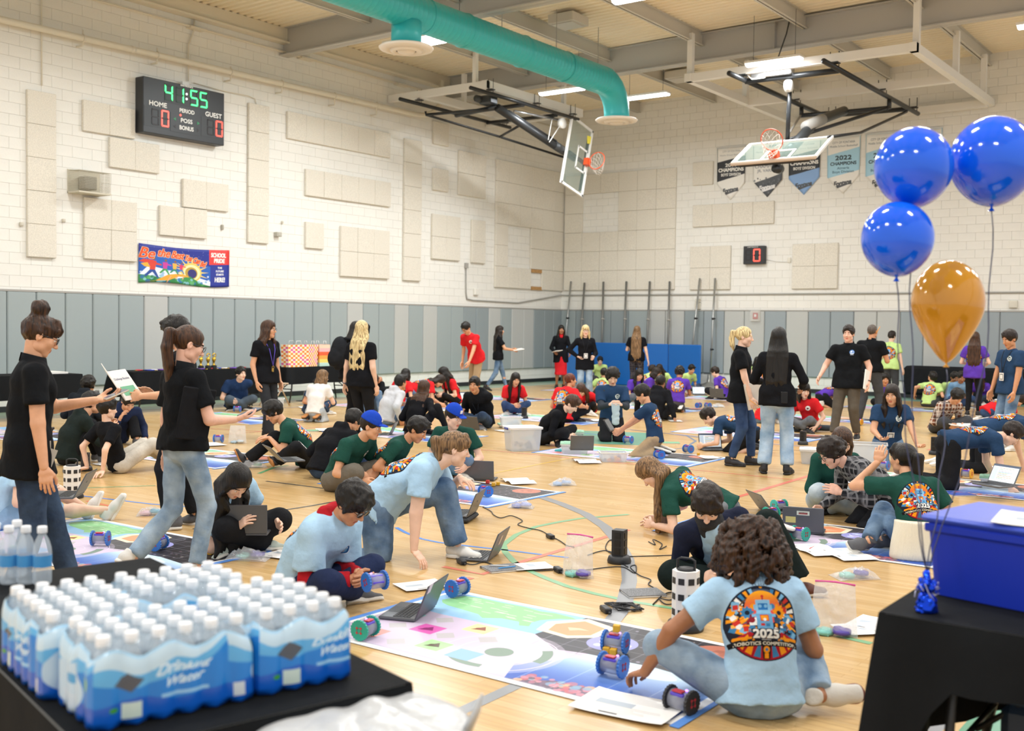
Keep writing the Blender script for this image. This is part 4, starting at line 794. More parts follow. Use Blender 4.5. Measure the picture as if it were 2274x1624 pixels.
def mat_art():
 W, H = 1100, 610; c = Canvas(W, H, '#f4f3f1'); a = W/H
 LV, SKY, GRN = '#cdbfd6', '#93c5ea', '#8fcb90'
 c.rect(.02, .035, .98, .965, LV)
 c.poly([(.02, .965), (.02, .62), (.14, .59), (.46, .60), (.62, .965)], SKY)
 us = [(.05, .80), (.07, .93), (.12, .95), (.20, .945), (.27, .95), (.33, .93), (.37, .945), (.43, .93), (.45, .91), (.41, .87), (.38, .80), (.375, .74), (.39, .68), (.365, .665), (.345, .715), (.29, .71), (.25, .66), (.22, .70), (.17, .715), (.10, .735), (.07, .76)]; c.poly(us, GRN)
 g = np.random.default_rng(5)
 for i in range(26): x, y = g.uniform(.09, .38), g.uniform(.74, .92); c.rect(x, y, x+.03, y+.007, '#d9efd2', .8)
 c.poly([(.46, .965), (.62, .965), (.98, .965), (.98, .45), (.80, .50), (.62, .50), (.55, .47), (.44, .60)], '#3f3f47')
 c.poly([(.62, .965), (.98, .965), (.98, .45), (.70, .56)], '#2a282f')
 for i in range(60): x, y = g.uniform(.6, .97), g.uniform(.5, .95); c.ell(x, y, g.uniform(.001, .006), None, ['#c9bfd6', '#8e7f96', '#e8dccb', '#a98'+'a9a'][g.integers(4)], .6, 8)
 for t in np.linspace(.48, .98, 9): c.rect(t-.0012, .47, t+.0012, .965, '#8f8f9a', .7)
 for t in np.linspace(.47, .965, 7): c.rect(.5, t-.002, .98, t+.002, '#8f8f9a', .7)
 c.ell(.86, .84, .066, None, '#b9715c'); c.noise(.83, .79, .89, .89, ['#c98570', '#a05f4e'], 14, .012, 2)
 c.poly([(.42, .66), (.40, .80), (.47, .955), (.57, .90), (.575, .72), (.52, .635)], '#f2e3c6'); c.poly([(.445, .69), (.43, .79), (.475, .91), (.55, .865), (.553, .735), (.51, .67)], '#ef9d72'); c.poly([(.47, .78), (.50, .80), (.53, .79), (.505, .77), (.49, .74)], '#f6c3a2')
 c.ell(.63, .69, .062, None, '#9a9bd6'); c.noise(.59, .63, .67, .75, ['#c9d3ef', '#6f74c0', '#b9a9d8', '#e6e9f6'], 22, .013, 4)
 # sea and sky
 def sea(x, y): t = np.clip((y-.10)/.36, 0, 1)[..., None]; p = c.c('#2f58b4'); q = c.c('#cfe9fa'); return p*(1-t**1.3)+q*t**1.3
 c.poly([(.58, .035), (.98, .035), (.98, .46), (.80, .51), (.63, .50), (.60, .36), (.54, .20)], sea); c.ell(.79, .42, .09, .05, '#eef7fd', .75)
 c.poly([(.58, .035), (.90, .035), (.80, .15), (.68, .13)], '#6f5a73'); c.noise(.6, .045, .86, .14, ['#d58a9a', '#b96f86', '#e0b08a', '#7fa3c0', '#c9606a', '#5a4a5c'], 90, .011, 6)
 for t in np.linspace(.60, .98, 5): c.rect(t-.001, .035, t+.001, .49, '#dbe9f6', .5)
 # rings of the lavender quarter
 for r in (.062, .10, .138): c.ring(.46, .29, r-.0015, r+.0015, '#e6dcec')
 c.ell(.46, .29, .155, None, '#d8cbdf', .45); c.ell(.46, .29, .034, None, '#7f9486'); c.ring(.46, .29, .10, .125, '#7f9486', -.1, .75, asp=a); c.ring(.46, .29, .10, .122, '#7f9486', -2.2, -1.3, asp=a)
 def tile(x, y, col, ink): c.rect(x-.035, y-.06, x+.035, y+.06, col); c.ell(x, y, .014, .018, ink); c.poly([(x-.02, y-.03), (x+.02, y-.01), (x, y+.04)], ink)
 tile(.21, .36, '#d45fb0', '#8c2a6e'); tile(.31, .51, '#f3e3a0', '#8a4a3a'); tile(.31, .19, '#a9dc9a', '#5a4a3a'); c.rect(.375, .11, .445, .23, '#8fb8e8'); tile(.12, .17, '#ee9a92', '#b35050'); tile(.09, .47, '#9ad6d6', '#4a9a9a')
 for x, y in ((.19, .52), (.28, .33), (.22, .13), (.13, .32), (.38, .40)): c.poly([(x-.03, y), (x, y+.055), (x+.03, y), (x, y-.055)], '#bcb8bc')
 c.rect(.02, .035, .98, .045, '#9aa0b4', .4)
 return c.image('floor_mat_print')
def page_img():
 c = Canvas(256, 330, '#f3f2ef', 1); g = np.random.default_rng(9)
 for i in range(17):
  y = .92-.05*i
  if 5 < i < 10: continue
  c.rect(.1, y, .1+g.uniform(.5, .8), y+.012, '#9a9a9e', .8)
 c.rect(.15, .44, .55, .62, '#b9c4cf'); c.rect(.3, .08, .5, .13, '#55585e'); return c.image('booklet_page')
def screen_img():
 c = Canvas(256, 160, '#dfe8ee', 1); c.rect(0, .9, 1, 1, '#4a5568'); c.rect(.02, .08, .2, .86, '#b7c7d6'); g = np.random.default_rng(4)
 for i in range(14): y = .8-.05*i; c.rect(.25, y, .25+g.uniform(.15, .6), y+.022, ['#6b8fb0', '#7fa36a', '#9a9aa6', '#c08a5a'][g.integers(4)])
 return c.image('laptop_screen')
# ---------------------------------------------------------------- the room
M_wall = mat('painted_block', '#e9e7e0', .75, bump=.0012, bscale=45, var=.02, vscale=2.5, spec=.3)
M_trim = mat('cream_steel', '#dcd5c4', .5, spec=.4); M_white = mat('white_steel', '#e9e8e4', .4); M_grey = mat('grey_steel', '#a3a09a', .55); M_dkgrey = mat('dark_steel', '#3b3e40', .4, .3)
M_black = mat('black_steel', '#2a2c2e', .35, .2, spec=.5); M_chrome = mat('zinc', '#b9bcc0', .25, .9); M_panel = mat('acoustic_board', '#e2dccf', .95, bump=.006, bscale=110, var=.16, vscale=70, spec=.1)
M_panel_edge = mat('board_edge', '#b9a585', .9); M_wood = mat('bare_wood', '#b58a56', .6, var=.15, vscale=20)
FX = (np.array([0, 1., 0]), np.array([0, 0, 1.]), np.array([1., 0, 0]))      # left wall: picture right, up, into the room
FY = (np.array([1., 0, 0]), np.array([0, 0, 1.]), np.array([0, -1., 0]))     # back wall
def fbox(mb, fr, o, u0, u1, v0, v1, w0, w1, mi=0, bev=0.):
 ex, ey, n = fr; o = np.array(o, float); c = o+ex*(u0+u1)/2+ey*(v0+v1)/2+n*(w0+w1)/2; return mb.box(c, (abs(u1-u0), abs(v1-v0), abs(w1-w0)), np.stack([ex, ey, n], 1), mi, bev)
def fpoly(mb, fr, o, pts, w0, w1, mi=0):
 ex, ey, n = fr; Mx = np.eye(4); Mx[:3, 0], Mx[:3, 1], Mx[:3, 2], Mx[:3, 3] = ex, ey, n, o; return mb.prism(pts, w0, w1, Mx, mi)
def ftext(mb, fr, o, s, h, u, v, w, mi=0, width=None, bold=0., rot=0.):
 """raised lettering centred at (u, v)"""
 tv, tf = text_polys(s); L = tv[:, 0].max(); sx = h if width is None else width/L
 q = np.stack([(tv[:, 0]-L/2)*sx, (tv[:, 1]-.5)*h], 1); c, s_ = math.cos(rot), math.sin(rot); q = q @ np.array([[c, s_], [-s_, c]]); ex, ey, n = fr
 for k_, (dx, dy) in enumerate([(0, 0)] if not bold else [(-bold, 0), (bold, 0), (0, bold), (0, -bold)]): mb.add(np.array(o)+(q[:, :1]+u+dx)*ex+(q[:, 1:]+v+dy)*ey+n*(w+.0012*k_), tf, mi)
# floor
m = mat('maple', '#dcb679', .22, spec=.5); nt = m.node_tree; b = nt.nodes['Principled BSDF']; tc = nt.nodes.new('ShaderNodeTexCoord')
bk = nt.nodes.new('ShaderNodeTexBrick'); bk.inputs['Scale'].default_value = 1; bk.inputs['Brick Width'].default_value = 1.3; bk.inputs['Row Height'].default_value = .058; bk.inputs['Mortar Size'].default_value = .0012; bk.inputs['Mortar Smooth'].default_value = .3; bk.offset = .37
bk.inputs['Color1'].default_value = lin('#dab882'); bk.inputs['Color2'].default_value = lin('#cfa96e'); bk.inputs['Mortar'].default_value = lin('#b98f55'); nt.links.new(tc.outputs['Object'], bk.inputs['Vector'])
mp = nt.nodes.new('ShaderNodeMapping'); mp.inputs['Scale'].default_value = (2.2, 38, 1); nt.links.new(tc.outputs['Object'], mp.inputs[0]); nz = nt.nodes.new('ShaderNodeTexNoise'); nz.inputs['Scale'].default_value = 1; nz.inputs['Detail'].default_value = 5; nt.links.new(mp.outputs[0], nz.inputs['Vector'])
mx = nt.nodes.new('ShaderNodeMix'); mx.data_type = 'RGBA'; mx.blend_type = 'MULTIPLY'; mx.inputs[0].default_value = .35; nt.links.new(bk.outputs[0], mx.inputs[6]); nt.links.new(nz.outputs[0], mx.inputs[7])
hs_ = nt.nodes.new('ShaderNodeHueSaturation'); hs_.inputs['Value'].default_value = 1.10; nt.links.new(mx.outputs[2], hs_.inputs['Color']); nt.links.new(hs_.outputs[0], b.inputs['Base Color'])
n2 = nt.nodes.new('ShaderNodeTexNoise'); n2.inputs['Scale'].default_value = .9; n2.inputs['Detail'].default_value = 6; nt.links.new(tc.outputs['Object'], n2.inputs['Vector'])
rr = nt.nodes.new('ShaderNodeMapRange'); rr.inputs[3].default_value = .17; rr.inputs[4].default_value = .34; nt.links.new(n2.outputs[0], rr.inputs[0]); nt.links.new(rr.outputs[0], b.inputs['Roughness'])
M_floor = m
mb = MB(); mb.box((-5.2, 10.4, -.06), (27.6, 35.4, .12)); floor = struct(mb.build('floor', [M_floor]))
def floor_line(px, w, col, closed=False, name='court_line'):
 P = [gnd(*q) for q in px] if len(px[0]) == 2 else [np.array(q) for q in px]; n = len(P); L, R = [], []
 for i in range(n):
  t = nrm(P[min(i+1, n-1)]-P[max(i-1, 0)]); s_ = np.array([-t[1], t[0], 0]); L.append(P[i]+s_*w/2); R.append(P[i]-s_*w/2)
 z = .0012+.0002*(len(floor.children) % 5); v = np.array(L+R); v[:, 2] = z; mb = MB(); mb.add(v, [(n+i, n+i+1, i+1, i) for i in range(n-1)]); return mb.build(name, [mat('paint_'+col[1:], col, .25, spec=.5)], floor)
def floor_area(pts, col, name='painted_area'):
 mb = MB(); v = [(x, y, .0008) for x, y in pts]; mb.add(v, [tuple(range(len(v)))]); return mb.build(name, [mat('paint_'+col[1:], col, .25, spec=.5)], floor)
floor_area([(-18.66, 5), (-17.55, 5), (-17.55, 26.5), (-18.66, 26.5)], '#9fb59a'); floor_area([(-18.66, 26.5), (6, 26.5), (6, 27.82), (-18.66, 27.82)], '#7fae9b')
g1 = [gnd(*q)[:2] for q in ((1150, 975), (1235, 955), (1450, 962), (1440, 990), (1290, 985))]; floor_area(g1, '#6faa93')
g1 = [gnd(*q)[:2] for q in ((2128, 1624), (2185, 1560), (2274, 1545), (2400, 1640), (2300, 1760))]; floor_area(g1, '#3f8d6a')
GY, RDL, GN, BLK, BTP = '#8f9296', '#dd7a62', '#7fb388', '#4a4d4c', '#4b86d8'
for px, w, c in [([(1188, 1100), (1245, 1119), (1300, 1142), (1345, 1172), (1372, 1203), (1393, 1243), (1398, 1290), (1388, 1335), (1375, 1362), (1355, 1385)], .10, GY), ([(1160, 1517), (1011, 1586), (940, 1620)], .07, GY), ([(2175, 1500), (2060, 1624)], .10, GY), ([(591, 1069), (694, 1082), (900, 1108)], .035, BLK), ([(627, 1134), (691, 1124), (790, 1106)], .035, BLK),
                 ([(430, 1176), (520, 1152)], .04, BLK), ([(1000, 995), (1093, 1001), (1499, 1040), (1765, 1066), (1900, 1080)], .035, RDL), ([(1577, 1122), (1690, 1089), (1804, 1055)], .06, RDL), ([(984, 1259), (1071, 1276), (1173, 1244), (1346, 1193), (1396, 1177)], .05, RDL), ([(979, 1300), (1048, 1284)], .05, RDL), ([(430, 950), (600, 960), (650, 958)], .03, RDL), ([(192, 1113), (260, 1128)], .035, RDL),
                 ([(1122, 1227), (1118, 1210), (1147, 1188), (1191, 1170), (1240, 1160), (1288, 1152), (1396, 1143)], .05, GN), ([(1122, 1227), (1141, 1248), (1173, 1267), (1215, 1286), (1260, 1303), (1320, 1319), (1371, 1330), (1410, 1338), (1496, 1352)], .05, GN), ([(1860, 1413), (1935, 1430)], .05, GN), ([(190, 1084), (345, 1079)], .03, GN), ([(575, 1052), (610, 1038), (640, 1034)], .045, '#4f9a60'), ([(500, 900), (800, 905), (1000, 925), (1250, 940)], .03, '#8fb0a0'),
                 ([(1095, 1052), (1210, 1029), (1330, 1006)], .03, '#ecc25a'), ([(500, 965), (700, 950), (900, 935)], .03, RDL), ([(1240, 938), (1470, 962), (1700, 990)], .03, '#7f8fa8'), ([(1450, 960), (1525, 968), (1545, 980), (1520, 995), (1450, 1003)], .04, '#6f7f9a'), ([(1560, 990), (1700, 1000), (1900, 1003), (2050, 1010)], .025, '#a08a68'), ([(1900, 985), (2270, 1080)], .03, '#c98a68'), ([(2060, 1000), (2140, 980)], .05, RDL), ([(1600, 940), (1800, 930), (2000, 925)], .03, '#8f8fb8')]: floor_line(px, w, c)
for px in ([(150, 1097), (192, 1103), (337, 1120), (470, 1130), (640, 1154)], [(880, 1172), (900, 1183), (935, 1197), (973, 1205), (1055, 1215), (1130, 1223), (1200, 1232), (1262, 1239)], [(880, 905), (960, 908), (1010, 910), (1100, 916)], [(1130, 950), (1240, 957), (1330, 966)], [(1400, 955), (1470, 962), (1530, 968), (1600, 976)], [(1700, 985), (1760, 990), (1850, 996)], [(560, 905), (640, 906), (700, 902)]): floor_line(px, .035, BTP, name='tape_strip')
# walls of painted block
def block_mesh():
 mb = MB(); w, h, t, e = .2028, .1013, .011, .0022
 v = [(a*w, b_*h, 0) for a, b_ in ((-1, -1), (1, -1), (1, 1), (-1, 1))]+[(a*(w-e), b_*(h-e), t) for a, b_ in ((-1, -1), (1, -1), (1, 1), (-1, 1))]
 return np.array(v), [(4, 5, 6, 7)]+[(i, (i+1) % 4, 4+(i+1) % 4, 4+i) for i in range(4)]
BV, BF = block_mesh()
def wall(name, fr, org, u0, u1, near_low, top):
 ex, ey, n = fr; mb = MB(); fbox(mb, fr, org, u0-.3, u1+.3, 0, top, -.25, -.014); w = struct(mb.build(name, [M_wall])); cells = []
 for r in range(int(top/.203)):
  off = .203 if r % 2 else 0.
  if .62 < r*.203 < 1.9: continue
  for k in range(int((u1-u0)/.406)+1):
   u = u0+off+k*.406+.203
   if u0+.2 <= u <= u1-.18: cells.append((u, r*.203+.1015))
 P = np.array([np.array(org)+ex*u+ey*v for u, v in cells]); d = np.linalg.norm(P-CAMP, axis=1); X = (P-CAMP) @ _r/((P-CAMP) @ _f); Y = (P-CAMP) @ _u/((P-CAMP) @ _f); vis = (np.abs(X) < .475) & (np.abs(Y) < .34); order = np.argsort(np.where(vis, d, d+100))
 R = np.stack([ex, ey, n], 1); bm = MB(); bm.add(BV, BF); o = bm.build('block', [M_wall], w); near = order[:300]
 rot = Matrix(R.tolist()).to_euler()
 for i, q in enumerate(near):
  c = o if i == 0 else o.copy()
  if i: COL.objects.link(c); c.parent = w
  c.location = tuple(P[q]-n*.014); c.rotation_euler = rot
 rest = order[300:]; V = np.concatenate([BV @ R.T+P[q]-n*.014 for q in rest]); F = [tuple(np.array(f)+8*i) for i in range(len(rest)) for f in BF]
 m2 = MB(); m2.add(V, F); s_ = m2.build('block_courses', [M_wall], w); s_['kind'] = 'stuff'; return w
wall_left = wall('wall_left', FX, (WX, 0, 0), 4., WY, 0, 8.6); wall_back = wall('wall_back', FY, (0, WY, 0), WX, -2., 1, 8.6)
# acoustic boards, pixel box -> wall plane, columns x rows
def boards(par, fr, box, nc, nr, skip=()):
 if fr is FX: p, q = onx(box[0], box[1], WX+.08), onx(box[2], box[3], WX+.08); a0, a1, z1, z0 = p[1], q[1], p[2], q[2]; org = (WX, 0, 0)
 else: p, q = ony(box[0], box[1], WY-.08), ony(box[2], box[3], WY-.08); a0, a1, z1, z0 = p[0], q[0], p[2], q[2]; org = (0, WY, 0)
 w, h = (a1-a0)/nc, (z1-z0)/nr
 for i in range(nc):
  for j in range(nr):
   if (i, j) in skip: continue
   g_ = .0022; d = .068+random.uniform(-.006, .006); mb = MB(); fbox(mb, fr, org, a0+i*w+g_, a0+(i+1)*w-g_, z1-(j+1)*h+g_, z1-j*h-g_, 0, d, 0, .008); mb.m = [0]*len(mb.m); mb.build('acoustic_panel', [M_panel], par)
 return a0, a1, z0, z1, w, h
for bx, nc, nr in (((62, 197, 127, 574), 1, 5), ((186, 220, 302, 309), 2, 1), ((245, 303, 356, 386), 2, 1), ((189, 437, 306, 582), 2, 2), ((408, 396, 509, 471), 2, 1), ((357, 455, 461, 531), 2, 1), ((554, 227, 598, 542), 1, 5), ((640, 246, 868, 351), 6, 1), ((681, 374, 869, 460), 5, 1), ((681, 492, 721, 554), 1, 1), ((759, 501, 866, 620), 3, 2), ((901, 306, 936, 625), 1, 6), ((965, 268, 998, 326), 1, 1), ((964, 372, 997, 427), 1, 1), ((1021, 333, 1080, 442), 2, 2), ((962, 474, 1023, 580), 2, 2), ((1050, 487, 1079, 586), 1, 2)): boards(wall_left, FX, bx, nc, nr)
boards(wall_left, FX, (1105, 353, 1252, 647), 6, 6, {(1, 3), (2, 3), (1, 4), (2, 4), (3, 5)})
a0, a1, z0, z1, w, h = boards(wall_back, FY, (1255, 392, 1496, 643), 6, 6, {(1, 1), (2, 1), (1, 2), (2, 2)})
for bx, nc, nr in (((1538, 361, 1582, 409), 1, 1), ((1537.6, 456, 1717, 496), 4, 1), ((1532, 548, 1620, 643), 2, 2), ((1759, 542, 1858, 641), 2, 2)): boards(wall_back, FY, bx, nc, nr)
p, q = onx(1180, 600, WX+.03), onx(1203, 640, WX+.03); mb = MB()
for zz in (p[2]-.02, q[2]-.02): fbox(mb, FX, (WX, 0, 0), p[1], q[1], zz-.05, zz+.05, .0, .05)
mb.build('furring_strip', [M_wood], wall_left)['kind'] = 'stuff'
# wall pads
PADC = {'a': '#9da7a8', 'b': '#b9bbb8', 'c': '#8f999c', 'd': '#97a1a6'}
M_pad = {k: mat('pad_vinyl_'+k, v, .5, bump=.0008, bscale=120, spec=.35) for k, v in PADC.items()}
padL = [onx(x, 750, WX)[1] for x in (-120, -54, 12.7, 78, 142.5, 203, 261, 316.7, 370.5, 421, 470, 518, 564, 607.7, 650, 691, 730, 768, 803, 838, 873, 904.6, 937, 968, 999, 1026, 1054, 1082, 1108.5, 1133, 1159, 1182, 1205, 1225, 1244)]
colL = 'aaaaaaaba'+'aaaaaaaa'+'baa'+'bab'+'aacc'+'babbcc'+'cc'
def pad(fr, org, u0, u1, k, par):
 mb = MB(); fbox(mb, fr, org, u0+.006, u1-.006, .415, 2.15, 0, .055, 0, .018); mb.build('wall_pad', [M_pad[k]], par)
for i in range(len(padL)-1): pad(FX, (WX, 0, 0), padL[i], padL[i+1], colL[i % len(colL)], wall_left)
padR = [ony(x, 760, WY)[0] for x in (1247, 1279, 1317, 1356.6, 1396, 1439, 1478, 1520, 1563, 1608.5, 1653, 1698, 1746, 1795, 1844, 1896, 1947, 1999, 2051, 2105, 2163.5, 2220, 2278, 2340)]
colR = 'acccabbcdbbdbddbbdbdddd'
for i in range(len(padR)-1): pad(FY, (0, WY, 0), padR[i], padR[i+1], colR[i], wall_back)
mb = MB(); fbox(mb, FX, (WX, 0, 0), 4, WY, 2.15, 2.185, 0, .05); mb.build('trim_left', [M_grey], wall_left); mb = MB(); fbox(mb, FY, (0, WY, 0), WX, -2, 2.15, 2.185, 0, .05); mb.build('trim_back', [M_grey], wall_back)
M_base = mat('vinyl_base', '#26282a', .5)
mb = MB(); fbox(mb, FX, (WX, 0, 0), 4, WY, 0, .105, 0, .012, 0, .004); struct(mb.build('baseboard_left', [M_base])); mb = MB(); fbox(mb, FY, (0, WY, 0), WX, -2, 0, .105, 0, .012, 0, .004); struct(mb.build('baseboard_back', [M_base]))
# ceiling: ribbed steel deck, girders, purlins
M_deck = mat('deck_paint', '#f0e5cd', .6)
x0, x1, y0, y1 = WX, 6., -6., WY; mb = MB(); prof = []
y = y0
while y < y1: prof += [(y, 0), (y+.085, 0), (y+.11, .045), (y+.165, .045), (y+.19, 0)]; y += .19
zt = lambda x: 8.16+.012*(x-WX)
V = [(x0, a, zt(x0)+b) for a, b in prof]+[(x1, a, zt(x1)+b) for a, b in prof]; n = len(prof); mb.add(V, [(i, i+1, n+i+1, n+i) for i in range(n-1)]); ceiling = struct(mb.build('ceiling', [M_deck]))
M_beam = mat('beam_grey', '#b9b7b2', .5); M_beam2 = mat('purlin_grey', '#c6c2b8', .5)
def ibeam(name, p, q, h, w, mt, t=.025):
 p, q = np.array(p, float), np.array(q, float); d = nrm(q-p); up = np.array([0, 0, 1.]); s_ = np.cross(d, up); up = np.cross(s_, d); L = np.linalg.norm(q-p); c = (p+q)/2; R = np.stack([d, s_, up], 1); mb = MB()
 mb.box(c+up*h/2, (L, .02, h), R); mb.box(c+up*t/2, (L, w, t), R); mb.box(c+up*(h-t/2), (L, w, t), R); return struct(mb.build(name, [mt]))
for Y in (-1.0, 5.0, 10.85, 16.62, 22.25):
 gdr = ibeam('girder', (WX, Y, 7.56), (6, Y, 7.7), .62, .26, M_beam)
 for X in (-9.5, -3.6):
  mb = MB(); mb.box((X, Y-.07, 7.93), (.012, .12, .56)); mb.box((X, Y+.07, 7.93), (.012, .12, .56)); mb.build('stiffener', [M_beam], gdr)
for X in (-16.05, -13.65, -11.25, -8.86, -6.5, -4.1, -1.7, .7):
 ys = [-6, -1.0, 5.0, 10.85, 16.62, 22.25, WY]
 for a, b_ in zip(ys[:-1], ys[1:]): ibeam('purlin', (X, a+.02, zt(X)-.30), (X, b_-.02, zt(X)-.30), .30, .13, M_beam2, .016)
mb = MB(); fbox(mb, FX, (WX, 0, 0), 0, WY, 7.86, 8.16, 0, .14); fbox(mb, FX, (WX, 0, 0), 0, WY, 7.82, 7.86, 0, .22); struct(mb.build('trim_ledger', [M_trim]))
# sprinkler main and conduits on the left wall
mb = MB(); mb.tube([(WX+.2, y, 6.83+.012*(y-10)) for y in (4, 10, 15, 19, 20.9)]+[(WX+.22, 21.15, 6.99), (WX+.3, 21.35, 7.08), (WX+.42, 21.5, 7.3), (WX+.45, 21.55, 7.9)], .062, 12); pipe = tag(mb.build('pipe', [M_trim]), 'cream painted sprinkler main running along the top of the left wall', 'pipe')
for y in (7.9, 11.6, 13.2, 15.0, 16.4, 18.0, 19.4): mb = MB(); mb.tube([(WX+.2, y, 6.73), (WX+.2, y, 6.93), (WX+.2, y, 7.0)], .015, 6); mb.tube([(WX+.2+.07*math.cos(a), y, 6.83+.012*(y-10)+.07*math.sin(a)) for a in np.linspace(0, 2*pi, 11)[:-1]], .012, 5, closed=True); mb.box((WX+.1, y, 6.72), (.2, .03, .03)); mb.build('pipe_hanger', [M_trim], pipe)['kind'] = 'stuff'
for y in (12.6, 18.5): mb = MB(); mb.tube([(WX+.2, y, 6.83+.012*(y-10)), (WX+.2, y+.09, 6.83+.012*(y-10))], .070, 12); mb.build('coupling', [M_trim], pipe)
mb = MB(); mb.tube([(WX+.1, 4, 7.64), (WX+.1, 27.6, 7.64)], .022, 8); cd = tag(mb.build('conduit', [M_trim]), 'thin cream conduit under the deck edge above the sprinkler main', 'conduit')
for y in (14.2, 17.2, 20.4, 23.6): mb = MB(); mb.box((WX+.08, y, 7.62), (.18, .35, .035)); mb.build('bracket', [M_trim], cd)
mb = MB(); p = onx(92, 0, WX+.03); mb.tube([onx(90, -60, WX+.03), p, onx(93, 190, WX+.03)], .014, 6); tag(mb.build('conduit', [M_trim]), 'vertical conduit dropping to the first acoustic panel column', 'conduit')
mb = MB(); mb.tube([onx(432, 40, WX+.04), onx(430, 70, WX+.04), onx(418, 100, WX+.04), onx(418, 180, WX+.04)], .016, 6); tag(mb.build('conduit', [M_trim]), 'vertical conduit feeding the scoreboard from above', 'conduit')
mb = MB(); mb.tube([onx(430, 184, WX+.03), onx(500, 203, WX+.03), onx(552, 213, WX+.03), onx(566, 219, WX+.03), onx(569, 231, WX+.03)], .010, 6); tag(mb.build('conduit', [M_trim]), 'thin conduit bending from the scoreboard to a panel column', 'conduit')
mb = MB(); mb.tube([onx(1035, 590, WX+.03), onx(1035, 650, WX+.03), onx(1037, 664, WX+.03), onx(1050, 667, WX+.03), onx(1150, 673, WX+.03), (WX+.04, WY-.05, 2.62), (-18.5, WY-.03, 2.61), (-2, WY-.03, 2.61)], .018, 6); mb.box(onx(1036, 590, WX+.04), (.06, .10, .14)); tag(mb.build('conduit', [M_grey]), 'grey conduit running above the wall pads round the corner', 'conduit')
def plate(x, y, w, h, label, col='#cfc9ba', d=.05, left=True, name='junction_box'):
 mb = MB(); P = onx(x, y, WX) if left else ony(x, y, WY); fr = FX if left else FY; fbox(mb, fr, P, -w/2, w/2, -h/2, h/2, 0, d, 0, .008); fbox(mb, fr, P, -w*.3, w*.3, -h*.3, h*.3, d, d+.008); return tag(mb.build(name, [mat('box_'+col[1:], col, .5)]), label, 'box')
plate(46, 498, .07, .07, 'small plate on the wall left of the first panel column'); plate(140, 490, .06, .06, 'small plate on the wall right of the first panel column'); plate(492, 505, .05, .11, 'narrow grey plate below the paired panels', '#a9a497'); plate(625, 494, .04, .06, 'tiny plate above the grey valve box'); plate(613, 521, .14, .10, 'grey valve box beside the five-panel column', '#b5b1a5', .12)
plate(1055, 648, .18, .18, 'round white dome sensor above the left wall pads', '#eae7de', .07); plate(1551, 680, .16, .18, 'pale junction box on the back wall by the poles', '#d8d4c6', .08, False); plate(1551, 668, .15, .10, 'pale cap box above the junction box by the poles', '#d8d4c6', .06, False); plate(2251, 676, .18, .17, 'pale junction box at the end of the back wall conduit', '#d8d4c6', .08, False); plate(1753, 578, .09, .14, 'pale socket plate beside the shot clock', '#e0dbcd', .03, False)
plate(215, 873, .08, .12, 'steel power socket on the left wall below the pads', '#9a978e', .03, True, 'power_socket'); plate(815, 842, .08, .12, 'steel power socket behind the boy in the grey hoodie', '#9a978e', .03, True, 'power_socket')
# speaker in a mesh cage
P0, P1 = onx(152, 380, WX), onx(218, 432, WX); yc = (P0[1]+P1[1])/2; zc = (P0[2]+P1[2])/2; sp = empty('caged_speaker', (WX, yc, zc), 0, 'wall speaker inside a wire cage on the left wall', 'speaker')
mb = MB(); mb.box((.14, 0, -.02), (.22, .26, .24), None, 0, .015); mb.build('speaker_body', [mat('speaker_grey', '#7d7a70', .6)], sp); mb = MB(); mb.box((.35/2, 0, -.21), (.42, .66, .03)); mb.box((.01, 0, 0), (.02, .66, .44)); mb.build('cage_frame', [mat('cage_beige', '#c9c2ae', .5)], sp)
mb = MB()
for t in np.linspace(-.32, .32, 23): mb.tube([(.38, t, -.2), (.38, t, .18), (.02, t, .2)], .003, 4)
for t in np.linspace(-.2, .18, 14): mb.tube([(.02, -.32, t), (.38, -.32, t), (.38, .32, t), (.02, .32, t)], .003, 4)
mb.build('wire_mesh', [mat('cage_beige', '#c9c2ae', .5)], sp)
# teal duct with two diffusers
M_teal = mat('teal_paint', '#32b2b4', .38, spec=.5); duct = empty('duct', (-12.7, 14, 7.03), 0, 'teal spiral duct hung below the ceiling with two round diffusers', 'duct')
prof = [(.30, y) for y in (-20, 6.6)]; mb = MB(); ys = np.arange(-19.6, 6.5, .12); pr = []
for y in ys: pr += [(.2985, y), (.300, y+.05), (.3025, y+.06), (.300, y+.07)]
mb.lathe([(a, b_) for a, b_ in pr], 28, (0, 0, 0), 'y', 0, True, False); mb.build('duct_tube', [M_teal], duct)
mb = MB(); 
for y in (-12, -6, -2.2, .5, 1.6, 3.4, 4.9): mb.lathe([(.305, y-.02), (.318, y), (.305, y+.02)], 28, (0, 0, 0), 'y', 0, True, False); 
mb.build('duct_seam', [M_teal], duct)['kind'] = 'stuff'
mb = MB(); pts = [(0, 6.3, 0)]+[(0, 6.4+.62*math.sin(a), -.62+.62*math.cos(a)) for a in np.linspace(0, pi/2, 6)]+[(0, 7.02, -.75)]; mb.tube(pts, [.30, .30, .297, .292, .287, .283, .28, .28], 28); mb.build('elbow', [M_teal], duct)
mb = MB(); mb.lathe([(.26, -.62), (.26, -.2)], 28, (0, .05, 0)); mb.build('branch', [M_teal], duct)
